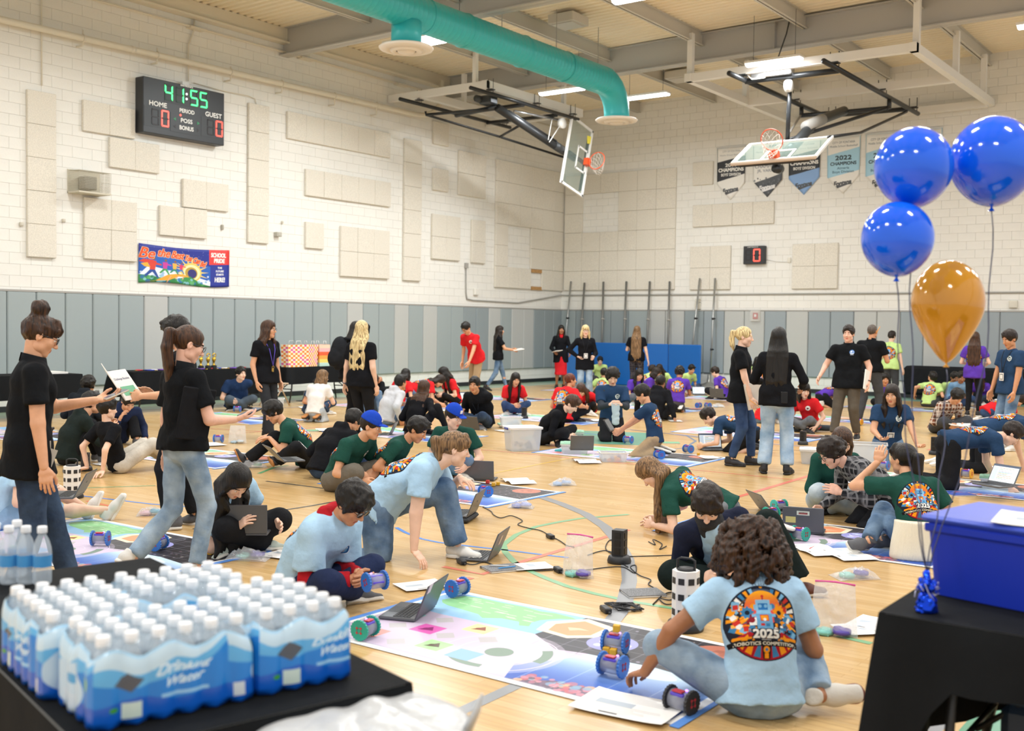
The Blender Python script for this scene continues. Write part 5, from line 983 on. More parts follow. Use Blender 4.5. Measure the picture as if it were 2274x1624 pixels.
for yy, zz in ((.05, -.64), (7.02, -.76)):
 mb = MB(); mb.lathe([(.25, .03), (.44, .02), (.47, 0), (.455, -.03), (.33, -.055), (.31, -.03), (.24, -.03)], 36, (0, yy, zz), mi=0, cap=False); mb.lathe([(.29, -.02), (.27, -.065), (.20, -.085), (.18, -.05)], 36, (0, yy, zz), cap=False); mb.lathe([(.16, -.05), (.14, -.085), (.0, -.095)], 30, (0, yy, zz), cap=False); df = mb.build('diffuser', [mat('diffuser_white', '#e6ddcf', .5)], duct); df['kind'] = 'thing'
 mb = MB(); mb.lathe([(.30, -.028), (.001, -.028)], 30, (0, yy, zz), cap=False); mb.build('diffuser_throat', [mat('throat_dark', '#4a463f', .8)], df)
mb = MB()
for yy in (-9, -4, -.9, 2.75, 4.6, 6.2): mb.tube([(0, yy, .3), (0, yy, 1.1)], .008, 5)
mb.build('hanger_rod', [M_grey], duct)['kind'] = 'stuff'
# LED strip lamps
M_led = mat('led_lens', '#ffffff', .4, emit=14)
li = empty('strip_lamp', (0, 0, 0)); mb = MB(); mb.box((0, 0, .035), (1.2, .27, .05), None, 0, .01); mb.build('lamp_housing', [M_white], li); mb = MB(); mb.lathe([(.11, -.58), (.11, .58)], 10, (0, 0, .0), 'x'); mb.v[-1][:, 2] *= .35; mb.build('lamp_lens', [M_led], li); mb = MB(); mb.tube([(-.45, 0, .06), (-.45, 0, 1.0)], .005, 4); mb.tube([(.45, 0, .06), (.45, 0, 1.0)], .005, 4); mb.build('lamp_cable', [M_dkgrey], li)['kind'] = 'stuff'
first = True; seenL = {(-14.3, 21.2): 'bright strip lamp left of the duct elbow under the far girder', (-9.1, 21.2): 'bright strip lamp above the right basketball frame'}
for x, y in LAMPS+[(-12.95, 22.75), (-13.75, 16.2)]:
 c = li if first else copy_tree(li); first = False; c.location = (x, y, 7.12)
 lb = seenL.get((x, y)) or {(-12.95, 22.75): 'bright strip lamp right of the duct elbow', (-13.75, 16.2): 'bright strip lamp peeking out beside the first diffuser'}.get((x, y))
 tag(c, lb or 'strip lamp hung under the roof outside the picture', 'lamp', None if lb else 'strip lamps outside the picture')
for x, y in ((-12.95, 22.75), (-13.75, 16.2)): area('lamp_light', (x, y, 7.06), (1.15, .22), 135)
# ceiling boxes
for px, lb in (((1262, 47), 'grey box on the deck between two purlins'), ((1512, 170), 'grey box on the deck behind the far girder')):
 P = atd(px[0], px[1], 1.); d = P-CAMP; P = CAMP+d*((8.05-CAMH)/d[2]); mb = MB(); mb.box((P[0], P[1], 8.06), (.62, .62, .19), None, 0, .01); mb.box((P[0], P[1], 7.955), (.5, .5, .02)); tag(mb.build('ceiling_box', [M_beam2]), lb, 'box')
# scoreboard
P0, P1 = onx(318, 168, WX+.26), onx(498, 324, WX+.26); y0, y1, z1, z0 = P0[1], P1[1], P0[2], P1[2]; Wd, Hd = y1-y0, z1-z0; sb = empty('scoreboard', (WX, y0, z0), 0, 'black electronic scoreboard with green clock and red scores on the left wall', 'scoreboard')
M_sb = mat('scoreboard_black', '#2b2d30', .45); M_sb2 = mat('scoreboard_panel', '#35383b', .5); M_lit = mat('letter_white', '#f2f2ee', .5); M_g = mat('led_green', '#3dff7a', .4, emit=2.2); M_r = mat('led_red', '#ff4a3c', .4, emit=2.2); M_off = mat('led_off', '#241f21', .5); M_goff = mat('led_off_green', '#1d3b2e', .5)
mb = MB(); fbox(mb, FX, (0, 0, 0), 0, Wd, 0, Hd, 0, .26, 0, .012); mb.build('cabinet', [M_sb], sb)
def U(u, v): return u*Wd, (1-v)*Hd
def sbrect(u0, v0, u1, v1, w0, w1, mt, nm, kind=None): mb = MB(); a, b_ = U(u0, v0), U(u1, v1); fbox(mb, FX, (0, 0, 0), a[0], b_[0], b_[1], a[1], w0, w1); o = mb.build(nm, [mt], sb); return o
sbrect(.245, .045, .79, .39, .26, .264, M_sb2, 'clock_panel'); sbrect(.01, .52, .31, .88, .26, .264, M_sb2, 'home_panel'); sbrect(.70, .52, .99, .88, .26, .264, M_sb2, 'guest_panel'); sbrect(.32, .55, .69, .90, .26, .265, M_sb, 'centre_panel')
SEG = dict(zip('0123456789', ('abcdef', 'bc', 'abged', 'abgcd', 'fgbc', 'afgcd', 'afgedc', 'abc', 'abcdefg', 'abcdfg')))
def digit(par, fr, org, ch, u, v, w, h, mt_on, mt_off, wz, slant=.09):
 t = .16*w; on, off = MB(), MB()
 Q = dict(a=[(t*.4, h), (w-t*.4, h), (w-t, h-t), (t, h-t)], d=[(t*.4, 0), (w-t*.4, 0), (w-t, t), (t, t)], g=[(t*.5, h/2), (t, h/2+t/2), (w-t, h/2+t/2), (w-t*.5, h/2), (w-t, h/2-t/2), (t, h/2-t/2)], f=[(0, h-t*.4), (t, h-t*1.2), (t, h/2+t*.7), (0, h/2+t*.3)], e=[(0, t*.4), (t, t*1.2), (t, h/2-t*.7), (0, h/2-t*.3)], b=[(w, h-t*.4), (w-t, h-t*1.2), (w-t, h/2+t*.7), (w, h/2+t*.3)], c=[(w, t*.4), (w-t, t*1.2), (w-t, h/2-t*.7), (w, h/2-t*.3)])
 for k, q in Q.items():
  pts = [(u+x_+slant*(y_-h/2)*0, v+y_) for x_, y_ in q]; ar = sum(pts[i][0]*pts[(i+1) % len(pts)][1]-pts[(i+1) % len(pts)][0]*pts[i][1] for i in range(len(pts))); pts = pts if ar > 0 else pts[::-1]
  fpoly(on if k in SEG.get(ch, '') else off, fr, org, pts, wz, wz+.006)
 for mbb, mt, nm in ((on, mt_on, 'digit'), (off, mt_off, 'digit_off')):
  if mbb.f: mbb.build(nm, [mt], par)['kind'] = 'stuff'
def sdig(ch, u0, v0, u1, v1, a, b_): x, y = U(u0, v1); digit(sb, FX, (0, 0, 0), ch, x, y, (u1-u0)*Wd, (v1-v0)*Hd, a, b_, .265)
for ch, u in (('4', .25), ('1', .385), ('5', .56), ('5', .68)): sdig(ch, u, .065, u+.095, .355, M_g, M_goff)
for ch, u in (('', .095), ('0', .21), ('', .775), ('0', .885)): sdig(ch, u, .545, u+.09, .845, M_r, M_off)
mb = MB()
for v in (.165, .255): a = U(.515, v); fpoly(mb, FX, (0, 0, 0), [(a[0]+.022*math.cos(t), a[1]+.022*math.sin(t)) for t in np.linspace(0, 2*pi, 13)[:-1]], .264, .27)
mb.build('colon', [mat('led_white', '#ffffff', .4, emit=1.5)], sb)['kind'] = 'stuff'
for v, u, s_, h, w in ((.455, .17, 'HOME', .085, .205), (.485, .52, 'PERIOD', .07, .18), (.455, .855, 'GUEST', .085, .21), (.665, .515, 'POSS', .075, .14), (.80, .515, 'BONUS', .075, .17), (.022, .515, 'DAKTRONICS', .026, .15)):
 mb = MB(); a = U(u, v); ftext(mb, FX, (0, 0, 0), s_, h*Hd, a[0], a[1], .268, 0, w*Wd, .004); mb.build('lettering', [M_lit], sb)['kind'] = 'stuff'
for u, v, sd, mt in ((.37, .665, -1, M_goff), (.66, .665, 1, M_goff), (.37, .80, -1, M_off), (.66, .80, 1, M_off)):
 a = U(u, v); mb = MB(); pts = [(a[0]+sd*.035, a[1]), (a[0]-sd*.025, a[1]+.035), (a[0]-sd*.025, a[1]-.035)]; fpoly(mb, FX, (0, 0, 0), pts if sd < 0 else pts[::-1], .265, .27); mb.build('arrow', [mat('arrow_green', '#2f8a5a', .5) if v < .7 else mt], sb)
a = U(.44, .575); mb = MB(); fpoly(mb, FX, (0, 0, 0), [(a[0]+.022*math.cos(t), a[1]+.022*math.sin(t)) for t in np.linspace(0, 2*pi, 13)[:-1]], .264, .27); mb.build('period_light', [M_r], sb); mb = MB(); fbox(mb, FX, (0, 0, 0), Wd*.52, Wd*.60, Hd, Hd+.10, .04, .12); mb.build('receiver', [M_white], sb)
# shot clock
P0, P1 = ony(1651, 547, WY-.14), ony(1697, 586, WY-.14); sc_ = empty('shot_clock', (P0[0], WY, P1[2]), 0, 'small black shot clock showing a red zero on the back wall', 'clock'); w, h = P1[0]-P0[0], P0[2]-P1[2]
mb = MB(); fbox(mb, FY, (0, 0, 0), 0, w, 0, h, 0, .14, 0, .01); mb.build('cabinet', [M_sb], sc_); mb = MB(); ftext(mb, FY, (0, 0, 0), 'DAKTRONICS', .03, w*.45, h-.03, .145, 0, w*.5); mb.build('lettering', [M_lit], sc_)['kind'] = 'stuff'
digit(sc_, FY, (0, 0, 0), '0', w*.48, h*.13, w*.33, h*.70, M_r, M_off, .141); digit(sc_, FY, (0, 0, 0), '', w*.1, h*.2, w*.28, h*.6, M_r, M_off, .141)
mb = MB(); mb.tube([(w, -.02, h*.25), (w+.3, -.02, h*.12), (w+.55, -.02, h*.1), (w+.78, -.02, h*.2)], .006, 5); mb.build('cord', [M_white], sc_)
# fire alarm guard
P = ony(1680, 702, WY); mb = MB(); al = empty('fire_alarm', P, 0, 'red fire alarm under a clear guard on the back wall pads', 'alarm'); mb.box((0, -.075, 0), (.14, .03, .17), None, 0, .006); mb.build('alarm_body', [mat('alarm_red', '#b8453a', .4)], al); mb = MB(); mb.box((0, -.06, 0), (.27, .01, .30)); mb.build('alarm_plate', [mat('alarm_plate', '#c9c4bb', .5)], al); mb = MB(); mb.box((0, -.115, 0), (.26, .11, .28), None, 0, .01); mb.build('clear_guard', [mat('clear_plastic', '#e8ecec', .1, alpha=.25)], al); mb = MB(); mb.box((0, -.092, .01), (.06, .006, .07)); mb.build('pull_bar', [M_white], al)
# ---------------------------------------------------------------- basketball frames
def sqtube(mb, p, q, w, h=None, mi=0):
 p, q = np.array(p, float), np.array(q, float); d = nrm(q-p); up = np.array([0, 0, 1.]) if abs(d[2]) < .9 else np.array([1., 0, 0]); s_ = nrm(np.cross(d, up)); up = np.cross(s_, d); mb.box((p+q)/2, (np.linalg.norm(q-p), w, h or w), np.stack([d, s_, up], 1), mi)
def rod(name, par, mt, pts, r, n=10, **k): mb = MB(); mb.tube(pts, r, n, **k); return mb.build(name, [mt], par)
def sq(name, par, mt, p, q, w, h=None): mb = MB(); sqtube(mb, p, q, w, h); return mb.build(name, [mt], par)
M_glass = mat('board_glass', '#8fa39a', .05, alpha=.2, spec=.6); M_rim = mat('rim_orange', '#e2572c', .4); M_net = mat('net_cord', '#ded6cc', .8)
def backboard(par, C, hx, up, n):
 """C centre, hx along the long edge, up towards the top edge, n out of the face"""
 C, hx, up, n = [np.array(v, float) for v in (C, hx, up, n)]; R = np.stack([hx, up, n], 1); L, Hh = 1.83, 1.05
 mb = MB(); mb.box(C, (L-.06, Hh-.06, .012), R); bd = mb.build('backboard', [M_glass], par)
 mb = MB()
 for s_ in (-1, 1): mb.box(C+hx*s_*(L/2-.025), (.06, Hh, .05), R); mb.box(C+up*s_*(Hh/2-.025), (L, .06, .05), R)
 mb.build('backboard_frame', [M_white], bd)
 mb = MB(); c = C-up*.22
 for s_ in (-1, 1): mb.box(c+hx*s_*.29, (.05, .46, .016), R); mb.box(c+up*s_*.215, (.62, .05, .016), R)
 mb.build('target_square', [M_white], bd)
 mb = MB(); mb.box(C-up*.48-n*.06, (1.5, .05, .08), R); mb.box(C-up*.1-n*.06, (.09, .8, .06), R); mb.build('board_bracket', [M_black], bd)
 rim = C-up*.37+n*.38; mb = MB(); mb.tube([rim+.229*(hx*math.cos(a)+n*math.sin(a)) for a in np.linspace(0, 2*pi, 29)[:-1]], .012, 8, closed=True); ro = mb.build('rim', [M_rim], par)
 mb = MB(); mb.box(C-up*.40+n*.07, (.18, .16, .13), R); mb.box(C-up*.385+n*.12, (.10, .03, .12), R); mb.build('rim_mount', [M_rim], ro)
 mb = MB(); g = np.random.default_rng(3); gv = np.array([0, 0, -1.])
 for k in range(12):
  for sg in (-1, 1):
   pts = []
   for j in range(6):
    a = (k+sg*j*.5)*2*pi/12; r_ = .225*(1-.11*j); pts.append(rim+r_*(hx*math.cos(a)+n*math.sin(a))+(gv*.62-up*.38)*.075*j+g.normal(size=3)*.006)
   mb.tube(pts, .0045, 4)
 mb.build('net', [M_net], ro)['kind'] = 'stuff'; return bd
gl = empty('basketball_goal', (0, 0, 0), 0, 'folded basketball goal with glass board hung off the left wall', 'goal')
X0, zf = -15.66, 7.22
for nm, p, q, w, h in (('frame_rail', (WX+.02, 20.05, zf), (X0+.08, 20.05, zf), .12, .17), ('frame_rail', (X0, 20.0, zf), (X0, 24.1, zf), .16, .2), ('frame_rail', (-17.55, 20.0, zf-.02), (-17.55, 24.1, zf-.02), .14, .18), ('frame_rail', (WX+.02, 24.0, zf), (X0, 24.0, zf), .12, .15)): sq(nm, gl, M_white, p, q, w, h)
for x, y in ((X0-.3, 20.05), (X0, 23.3), (-17.55, 21.6)): sq('hanger_post', gl, M_white, (x, y, zf), (x, y, 8.0), .1)
for x, ya, yb in ((-15.5, 19.3, 23.75), (-17.68, 19.35, 23.75)):
 rod('carrier_pipe', gl, M_black, [(x, ya, 7.0), (x, yb, 7.0)], .045)
 for y in (20.05, 21.9, 23.5): mb = MB(); mb.box((x, y, 7.09), (.16, .14, .02)); mb.tube([(x-.07, y, 7.0), (x-.07, y, 7.34)], .008, 4); mb.tube([(x+.07, y, 7.0), (x+.07, y, 7.34)], .008, 4); mb.build('clamp', [M_dkgrey], gl)['kind'] = 'stuff'
rod('cross_pipe', gl, M_black, [(-17.7, 22.75, 6.97), (-15.55, 22.85, 6.97)], .045); rod('cross_pipe', gl, M_black, [(-17.2, 21.35, 6.97), (-15.5, 21.35, 6.97)], .05)
rod('drive_tube', gl, M_dkgrey, [(-17.1, 20.75, 6.78), (-15.6, 20.45, 6.78)], .055)
pv = np.array([-15.56, 20.4, 6.74]); bc = np.array([-15.5, 23.72, 6.05]); hx = nrm([0, -.258, -.966]); up = nrm([0, -.966, .258]); n_ = np.array([1., 0, 0])
rod('mast', gl, M_black, [pv, bc-up*-.0+np.array([-.14, -.62, .12]), bc+np.array([-.14, .1, -.02])], .095, 14); rod('mast_sleeve', gl, M_dkgrey, [pv+(bc-pv)*.74+np.array([-.1, 0, 0]), pv+(bc-pv)*.86+np.array([-.12, 0, 0])], .11, 14)
rod('lower_stay', gl, M_black, [onx(945, 247, -17.4), onx(946, 255, -17.4), onx(1110, 304, -16.6), onx(1254, 350, -15.75)], .03); rod('stay_brace', gl, M_black, [onx(1110, 304, -16.6), onx(1152, 280, -15.7)], .03); rod('stay_brace', gl, M_black, [onx(946, 255, -17.4), onx(1103, 241, -15.7)], .035)
rod('strut', gl, M_chrome, [onx(1142, 247, -15.9), onx(1240, 266, -15.6)], .035); rod('tension_rod', gl, M_black, [pv+np.array([-.05, .5, .02]), bc+np.array([-.1, -.8, .28])], .025)
mb = MB(); P = onx(1248, 274, -15.5); mb.lathe([(0, -.05), (.13, -.05), (.13, .05), (0, .05)], 20, P, 'x'); mb.build('safety_reel', [M_white], gl)
rod('strap', gl, M_white, [P+np.array([0, -.1, -.08]), P+np.array([0, -.55, -.55])], .012, 6); rod('strap', gl, M_white, [P+np.array([0, -.45, .02]), P+np.array([0, -.6, -.5])], .012, 6)
mb = MB(); mb.box((-15.8, 20.35, 6.93), (.35, .3, .2), None, 0, .03); mb.lathe([(.08, -.12), (.09, 0), (.08, .12)], 14, (-15.95, 20.2, 6.95), 'y'); mb.build('winch_motor', [M_dkgrey], gl)
backboard(gl, bc, hx, up, n_); mb = MB(); mb.box(bc+hx*-.62+up*-.40+np.array([.012, 0, 0]), (.012, .17, .2)); mb.build('yellow_note', [mat('note_yellow', '#e8d84a', .7)], gl)
gr = empty('basketball_goal', (0, 0, 0), 0, 'folded basketball goal with orange rim pointing up before the champion banners', 'goal')
zf = 7.12
for p, q in (((-11.3, 21.6, zf), (-6.35, 21.6, zf)), ((-6.42, 21.5, zf), (-6.42, WY-.02, zf)), ((-11.22, 21.5, zf), (-11.22, WY-.02, zf)), ((-11.2, 24.6, zf-.02), (-6.45, 24.6, zf-.02)), ((-11.2, 27.6, zf-.04), (-6.45, 27.6, zf-.04))): sq('frame_rail', gr, M_white, p, q, .14, .17)
for x, y in ((-11.22, 21.65), (-11.22, 24.5), (-6.42, 21.75), (-6.42, 24.6), (-6.42, 27.0), (-11.22, 27.0)): sq('hanger_post', gr, M_white, (x, y, zf), (x, y, 8.1), .12)
for x, ya, yb in ((-9.97, 20.95, 26.4), (-7.98, 21.0, 27.3)):
 rod('carrier_pipe', gr, M_black, [(x, ya, 6.95), (x, yb, 6.95)], .055)
 for y in (21.6, 24.6, 26.9): mb = MB(); mb.box((x, y, 7.03), (.2, .16, .025)); mb.tube([(x-.09, y, 6.95), (x-.09, y, 7.26)], .01, 4); mb.tube([(x+.09, y, 6.95), (x+.09, y, 7.26)], .01, 4); mb.build('clamp', [M_dkgrey], gr)['kind'] = 'stuff'
rod('cross_pipe', gr, M_black, [(-9.97, 21.75, 6.93), (-7.98, 21.85, 6.93)], .06); rod('cross_pipe', gr, M_black, [(-9.97, 26.3, 6.93), (-7.98, 26.5, 6.93)], .055)
Cb = np.array([-8.98, 21.42, 5.34]); upv = nrm([0, .86, .5]); nv = nrm([0, -.5, .86]); 
rod('mast', gr, M_dkgrey, [(-8.95, 24.9, 6.72), (-8.98, 23.2, 6.2), Cb+upv*.1-nv*.15], .11, 14); rod('mast_sleeve', gr, M_grey, [(-8.97, 23.6, 6.32), (-8.98, 22.7, 6.02)], .125, 14)
rod('hinge_pipe', gr, M_black, [(-10.0, 24.9, 6.72), (-8.0, 25.1, 6.72)], .05); rod('hinge_pipe', gr, M_black, [(-9.97, 24.9, 6.93), (-9.97, 24.9, 6.7)], .05); rod('hinge_pipe', gr, M_black, [(-7.98, 25.1, 6.93), (-7.98, 25.1, 6.7)], .05)
rod('side_brace', gr, M_black, [(-8.02, 25.0, 6.7), Cb+np.array([-.45, .45, .2])], .04); rod('side_brace', gr, M_black, [(-7.98, 26.4, 6.85), (-8.1, 23.6, 5.95), Cb+np.array([.85, .35, .25])], .032); rod('pull_strut', gr, M_black, [(-9.0, 21.85, 6.9), (-9.05, 21.9, 6.2), (-9.08, 21.95, 5.62)], .045); rod('pull_strut', gr, M_grey, [(-9.95, 24.8, 6.7), (-9.3, 22.5, 5.85)], .025)
mb = MB(); mb.lathe([(0, -.06), (.12, -.06), (.13, 0), (.12, .06), (0, .06)], 20, (-9.0, 21.75, 6.72), 'x'); mb.build('safety_reel', [M_white], gr); mb = MB(); mb.box((-9.35, 21.72, 7.02), (.9, .2, .16), None, 0, .02); mb.lathe([(.09, -.2), (.09, .2)], 14, (-9.6, 21.7, 7.08), 'x'); mb.build('winch_motor', [M_chrome], gr)
rod('motor_cable', gr, M_white, [(-9.9, 21.65, 7.05), (-9.75, 21.6, 6.92), (-9.5, 21.65, 6.93), (-9.4, 21.7, 7.0)], .012, 6)
backboard(gr, Cb, (1, 0, 0), upv, nv); mb = MB(); mb.box(Cb-upv*.535, (1.84, .07, .075), np.stack([(1, 0, 0), upv, nv], 1), 0, .02); mb.build('edge_padding', [mat('edge_pad', '#c9b6a4', .6)], gr)
mb = MB(); mb.lathe([(0, -.1), (.1, -.1), (.1, .1), (0, .1)], 16, Cb-upv*.35-nv*.25, 'y'); mb.build('counterweight', [M_black], gr)
mb = MB(); mb.tube([(-9.2, 22.2, 8.2), (-9.22, 22.1, 7.9), (-9.35, 22.0, 7.4), (-9.55, 21.9, 7.25)], .014, 6); tag(mb.build('cable', [M_dkgrey]), 'loose dark cable hanging from the deck to the right strip lamp', 'cable')
# ---------------------------------------------------------------- banners
def banner_img():
 c = Canvas(720, 330, '#2d3a94'); c.rect(0, 0, .78, 1, '#2d62b8')
 c.poly([(0, 1), (.78, 1), (.78, .55), (.5, .7), (.2, .75), (0, .8)], '#2b3590'); g = np.random.default_rng(2)
 for i in range(40): c.ell(g.uniform(0, .78), g.uniform(.6, 1), .002, None, WH)
 c.poly([(0, .2), (.1, .45), (.3, .35), (.55, .3), (.78, .15), (.78, 0), (0, 0)], '#e8eef4'); c.noise(.0, .1, .78, .35, ['#dfe8f2', '#8fb6dc', '#ffffff'], 60, .02, 3)
 cx, cy = .565, .36
 for i in range(11): a = -0.3+i*.36; c.poly([(cx+.09*math.cos(a-.13), cy+.20*math.sin(a-.13)), (cx+.20*math.cos(a), cy+.44*math.sin(a)), (cx+.09*math.cos(a+.13), cy+.20*math.sin(a+.13))], '#efd27a')
 c.ell(cx, cy, .115, .26, '#e9c866'); c.ell(cx+.005, cy, .095, .21, '#f5e6b0'); c.ell(cx, cy-.02, .07, .16, '#b99a44'); c.ell(cx+.01, cy-.03, .05, .12, '#3b3a78')
 c.poly([(0, .22), (.08, .2), (.2, .14), (.3, .1), (.38, .12), (.55, .25), (.68, .08), (.78, .03), (.78, 0), (0, 0)], '#3f8f52'); c.noise(.0, 0, .7, .16, ['#2f7a4a', '#5fae62', '#8fc9d8', '#2f6fb0'], 50, .025, 8)
 c.poly([(.03, .02), (.16, .03), (.3, .22), (.42, .28), (.5, .26), (.55, .22), (.42, .2), (.3, .06), (.28, 0), (.05, 0)][:8], '#f0a63a')
 for x0, y0, x1, y1 in ((.28, .0, .34, .2), (.38, .12, .42, .22), (.46, .14, .48, .24)): c.poly([(x0, y0), (x0+.012, y0), (x1, y1), (x1-.01, y1)], '#e9a58a')
 for x, y, k, A, B in ((.14, .42, 1.35, '#d84a3a', '#2f4f9a'), (.27, .44, 1., '#c8409a', '#4a9a5a'), (.375, .45, .9, '#e8b04a', '#3a8a6a'), (.45, .45, .75, '#d8406a', '#4a7ab8')):
  c.poly([(x-.025*k, y+.12*k), (x+.03*k, y+.12*k), (x+.02*k, y-.06*k), (x-.02*k, y-.06*k)], A); c.ell(x+.01*k, y+.17*k, .013*k, .035*k, '#8a5a3a'); c.poly([(x-.02*k, y-.06*k), (x+.02*k, y-.06*k), (x+.05*k, y-.22*k), (x+.035*k, y-.22*k), (x, y-.1*k), (x-.05*k, y-.2*k), (x-.06*k, y-.17*k)], B); c.poly([(x, y+.1*k), (x+.07*k, y+.06*k), (x+.07*k, y+.03*k), (x, y+.05*k)], A)
 c.poly([(.0, .55), (.05, .62), (.15, .6), (.2, .5), (.1, .5)], '#d8443a'); c.poly([(.02, .5), (.09, .53), (.12, .4), (.06, .42)], '#f0b040')
 for s_, x, y, h, w, r_ in (('Be', .095, .78, .27, .15, -.05), ('the', .265, .82, .22, .13, -.03), ('Best', .42, .80, .20, .13, -.05), ('You', .535, .745, .16, .075, -.08), ('Can', .625, .69, .15, .075, -.1), ('Be!', .70, .61, .14, .055, -.12)):
  c.text(s_, x, y, h, '#f6d7a0', w, r_, .12, bold=.014); c.text(s_, x, y, h, '#e4552c', w, r_, .12, bold=.006)
 c.rect(.765, .6, 1, 1, '#e0403e'); c.text('SCHOOL', .875, .86, .11, WH, .17, -.04, bold=.006); c.text('PRIDE', .885, .71, .11, WH, .12, -.04, bold=.006)
 for s_, y, w in (('THE', .52, .05), ('FUTURE', .43, .09), ('STARTS', .34, .085)): c.text(s_, .89, y, .05, WH, w, bold=.003)
 c.text('HERE!', .89, .20, .12, WH, .115, -.03, bold=.006); return c.image('school_banner')
def sheet(name, par, fr, org, pts, mt, uvf, thick=.01, wave=.012, seed=0, nx=24, nz=16, inside=None):
 """a hung cloth: grid with soft waves; pts gives the outline as functions of u"""
 ex, ey, n = fr; g = np.random.default_rng(seed); ph = g.uniform(0, 6, 4); V, UV = [], []
 for j in range(nz+1):
  for i in range(nx+1):
   a, b_ = i/nx, j/nz; x, z = pts(a, b_); w = wave*(math.sin(a*7+ph[0]+b_)+.6*math.sin(a*13+b_*3+ph[1]))*(.35+.65*(1-b_)); V.append(np.array(org)+ex*x+ey*z+n*(thick+wave*1.6+w)); UV.append(uvf(x, z, a, b_))
 F = [(j*(nx+1)+i, j*(nx+1)+i+1, (j+1)*(nx+1)+i+1, (j+1)*(nx+1)+i) for j in range(nz) for i in range(nx)]; N = len(V); V2 = [p-n*.006 for p in V]; F2 = [tuple(q+N for q in f[::-1]) for f in F]; mb = MB(); mb.add(V+V2, F+F2, 0, True)
 bnd = [i for i in range(nx+1)]+[(j+1)*(nx+1)+nx for j in range(nz)]+[nz*(nx+1)+nx-1-i for i in range(nx)]+[(nz-1-j)*(nx+1) for j in range(nz-1)]
 mb.add(np.zeros((0, 3)), []); mb.f += [(bnd[i], bnd[i-1], bnd[i-1]+N, bnd[i]+N) for i in range(len(bnd))]; mb.m += [0]*len(bnd); mb.sm += [False]*len(bnd); return mb.build(name, [mt], par, uv=lambda v: np.array(UV+UV))
P0, P1, P2, P3 = onx(306, 540, WX), onx(507, 556, WX), onx(507, 631, WX), onx(306, 628, WX); w_, h_ = P1[1]-P0[1], P0[2]-P3[2]
bn = sheet('banner', None, FX, (WX, P0[1], P3[2]), lambda a, b_: (a*w_, b_*h_-.04*math.sin(pi*a)*b_+.03*math.sin(2*pi*a)*(1-b_)), immat('school_banner', banner_img(), .45), lambda x, z, a, b_: (a, b_), wave=.014, seed=4); tag(bn, 'colourful vinyl banner reading Be the Best You Can Be on the left wall', 'banner')
def pennant_img(kind):
 c = Canvas(256, 400, '#eceae4'); BK_ = '#34373c'; BLU = '#a8d3e8'
 if kind in (0, 1, 2):
  top = '#eceae4'
  c.text('CITY OF FONTANA', .5, .92, .035, '#8a8d90', .62); c.text('Middle School Basketball', .5, .85, .03, '#9a9da0', .8)
  if kind == 0: c.poly([(0, .35), (1, .48), (1, .82), (0, .72)], BK_); c.text('2019', .5, .66, .06, WH, .4, bold=.003); c.text('CHAMPIONS', .5, .57, .065, WH, .88, bold=.004); c.text("BOYS' DIVISION", .5, .48, .05, WH, .68, bold=.002)
  if kind == 1: c.text('CHAMPIONS', .5, .58, .055, '#8a8d92', .86, bold=.002); c.text('JR. VARSITY', .5, .50, .05, '#9a9da2', .7, bold=.002); c.poly([(0, .27), (1, .43), (1, .0), (0, 0)], '#55595f'); c.noise(0, .05, 1, .36, ['#6a6e74', '#44474c', '#7a7e84'], 50, .03, 6)
  if kind == 2: c.poly([(0, .36), (1, .48), (1, .82), (0, .72)], BK_); c.text('2019', .5, .68, .06, WH, .4, bold=.003); c.text('CHAMPIONS', .5, .585, .06, WH, .88, bold=.004); c.text("BOYS' DIVISION", .5, .49, .05, WH, .68, bold=.002); c.poly([(0, .36), (1, .48), (1, 0), (0, 0)], '#8aaede')
 else:
  c.text('CITY OF FONTANA', .5, .90, .04, '#55616a', .68); c.text('Middle School Basketball', .5, .835, .035, '#66727a', .84); c.poly([(0, .28), (1, .40), (1, .80), (0, .68)], BLU)
  c.text('2022', .5, .63, .075, '#3a4750', .48, bold=.004); c.text('CHAMPIONS', .5, .53, .055, '#3a4750', .78, bold=.003); c.text('Almeria', .5, .45, .04, '#4a6a80', .36, bold=.001); c.text('Boys Division', .5, .385, .04, '#4a6a80', .64, bold=.001)
 k = '#e9e9ea' if kind == 1 else '#55585c'; c.text('Fontana', .5, .19, .085, k, .52, .12, .25, bold=.006); c.poly([(.24, .12), (.74, .185), (.72, .165), (.36, .10), (.30, .06)], k)
 e = '#2e4a48' if kind < 3 else '#9fd0e6'; c.rect(0, 0, .015, 1, e); c.rect(.985, 0, 1, 1, e); c.rect(0, .99, 1, 1, e); return c.image('pennant_print')
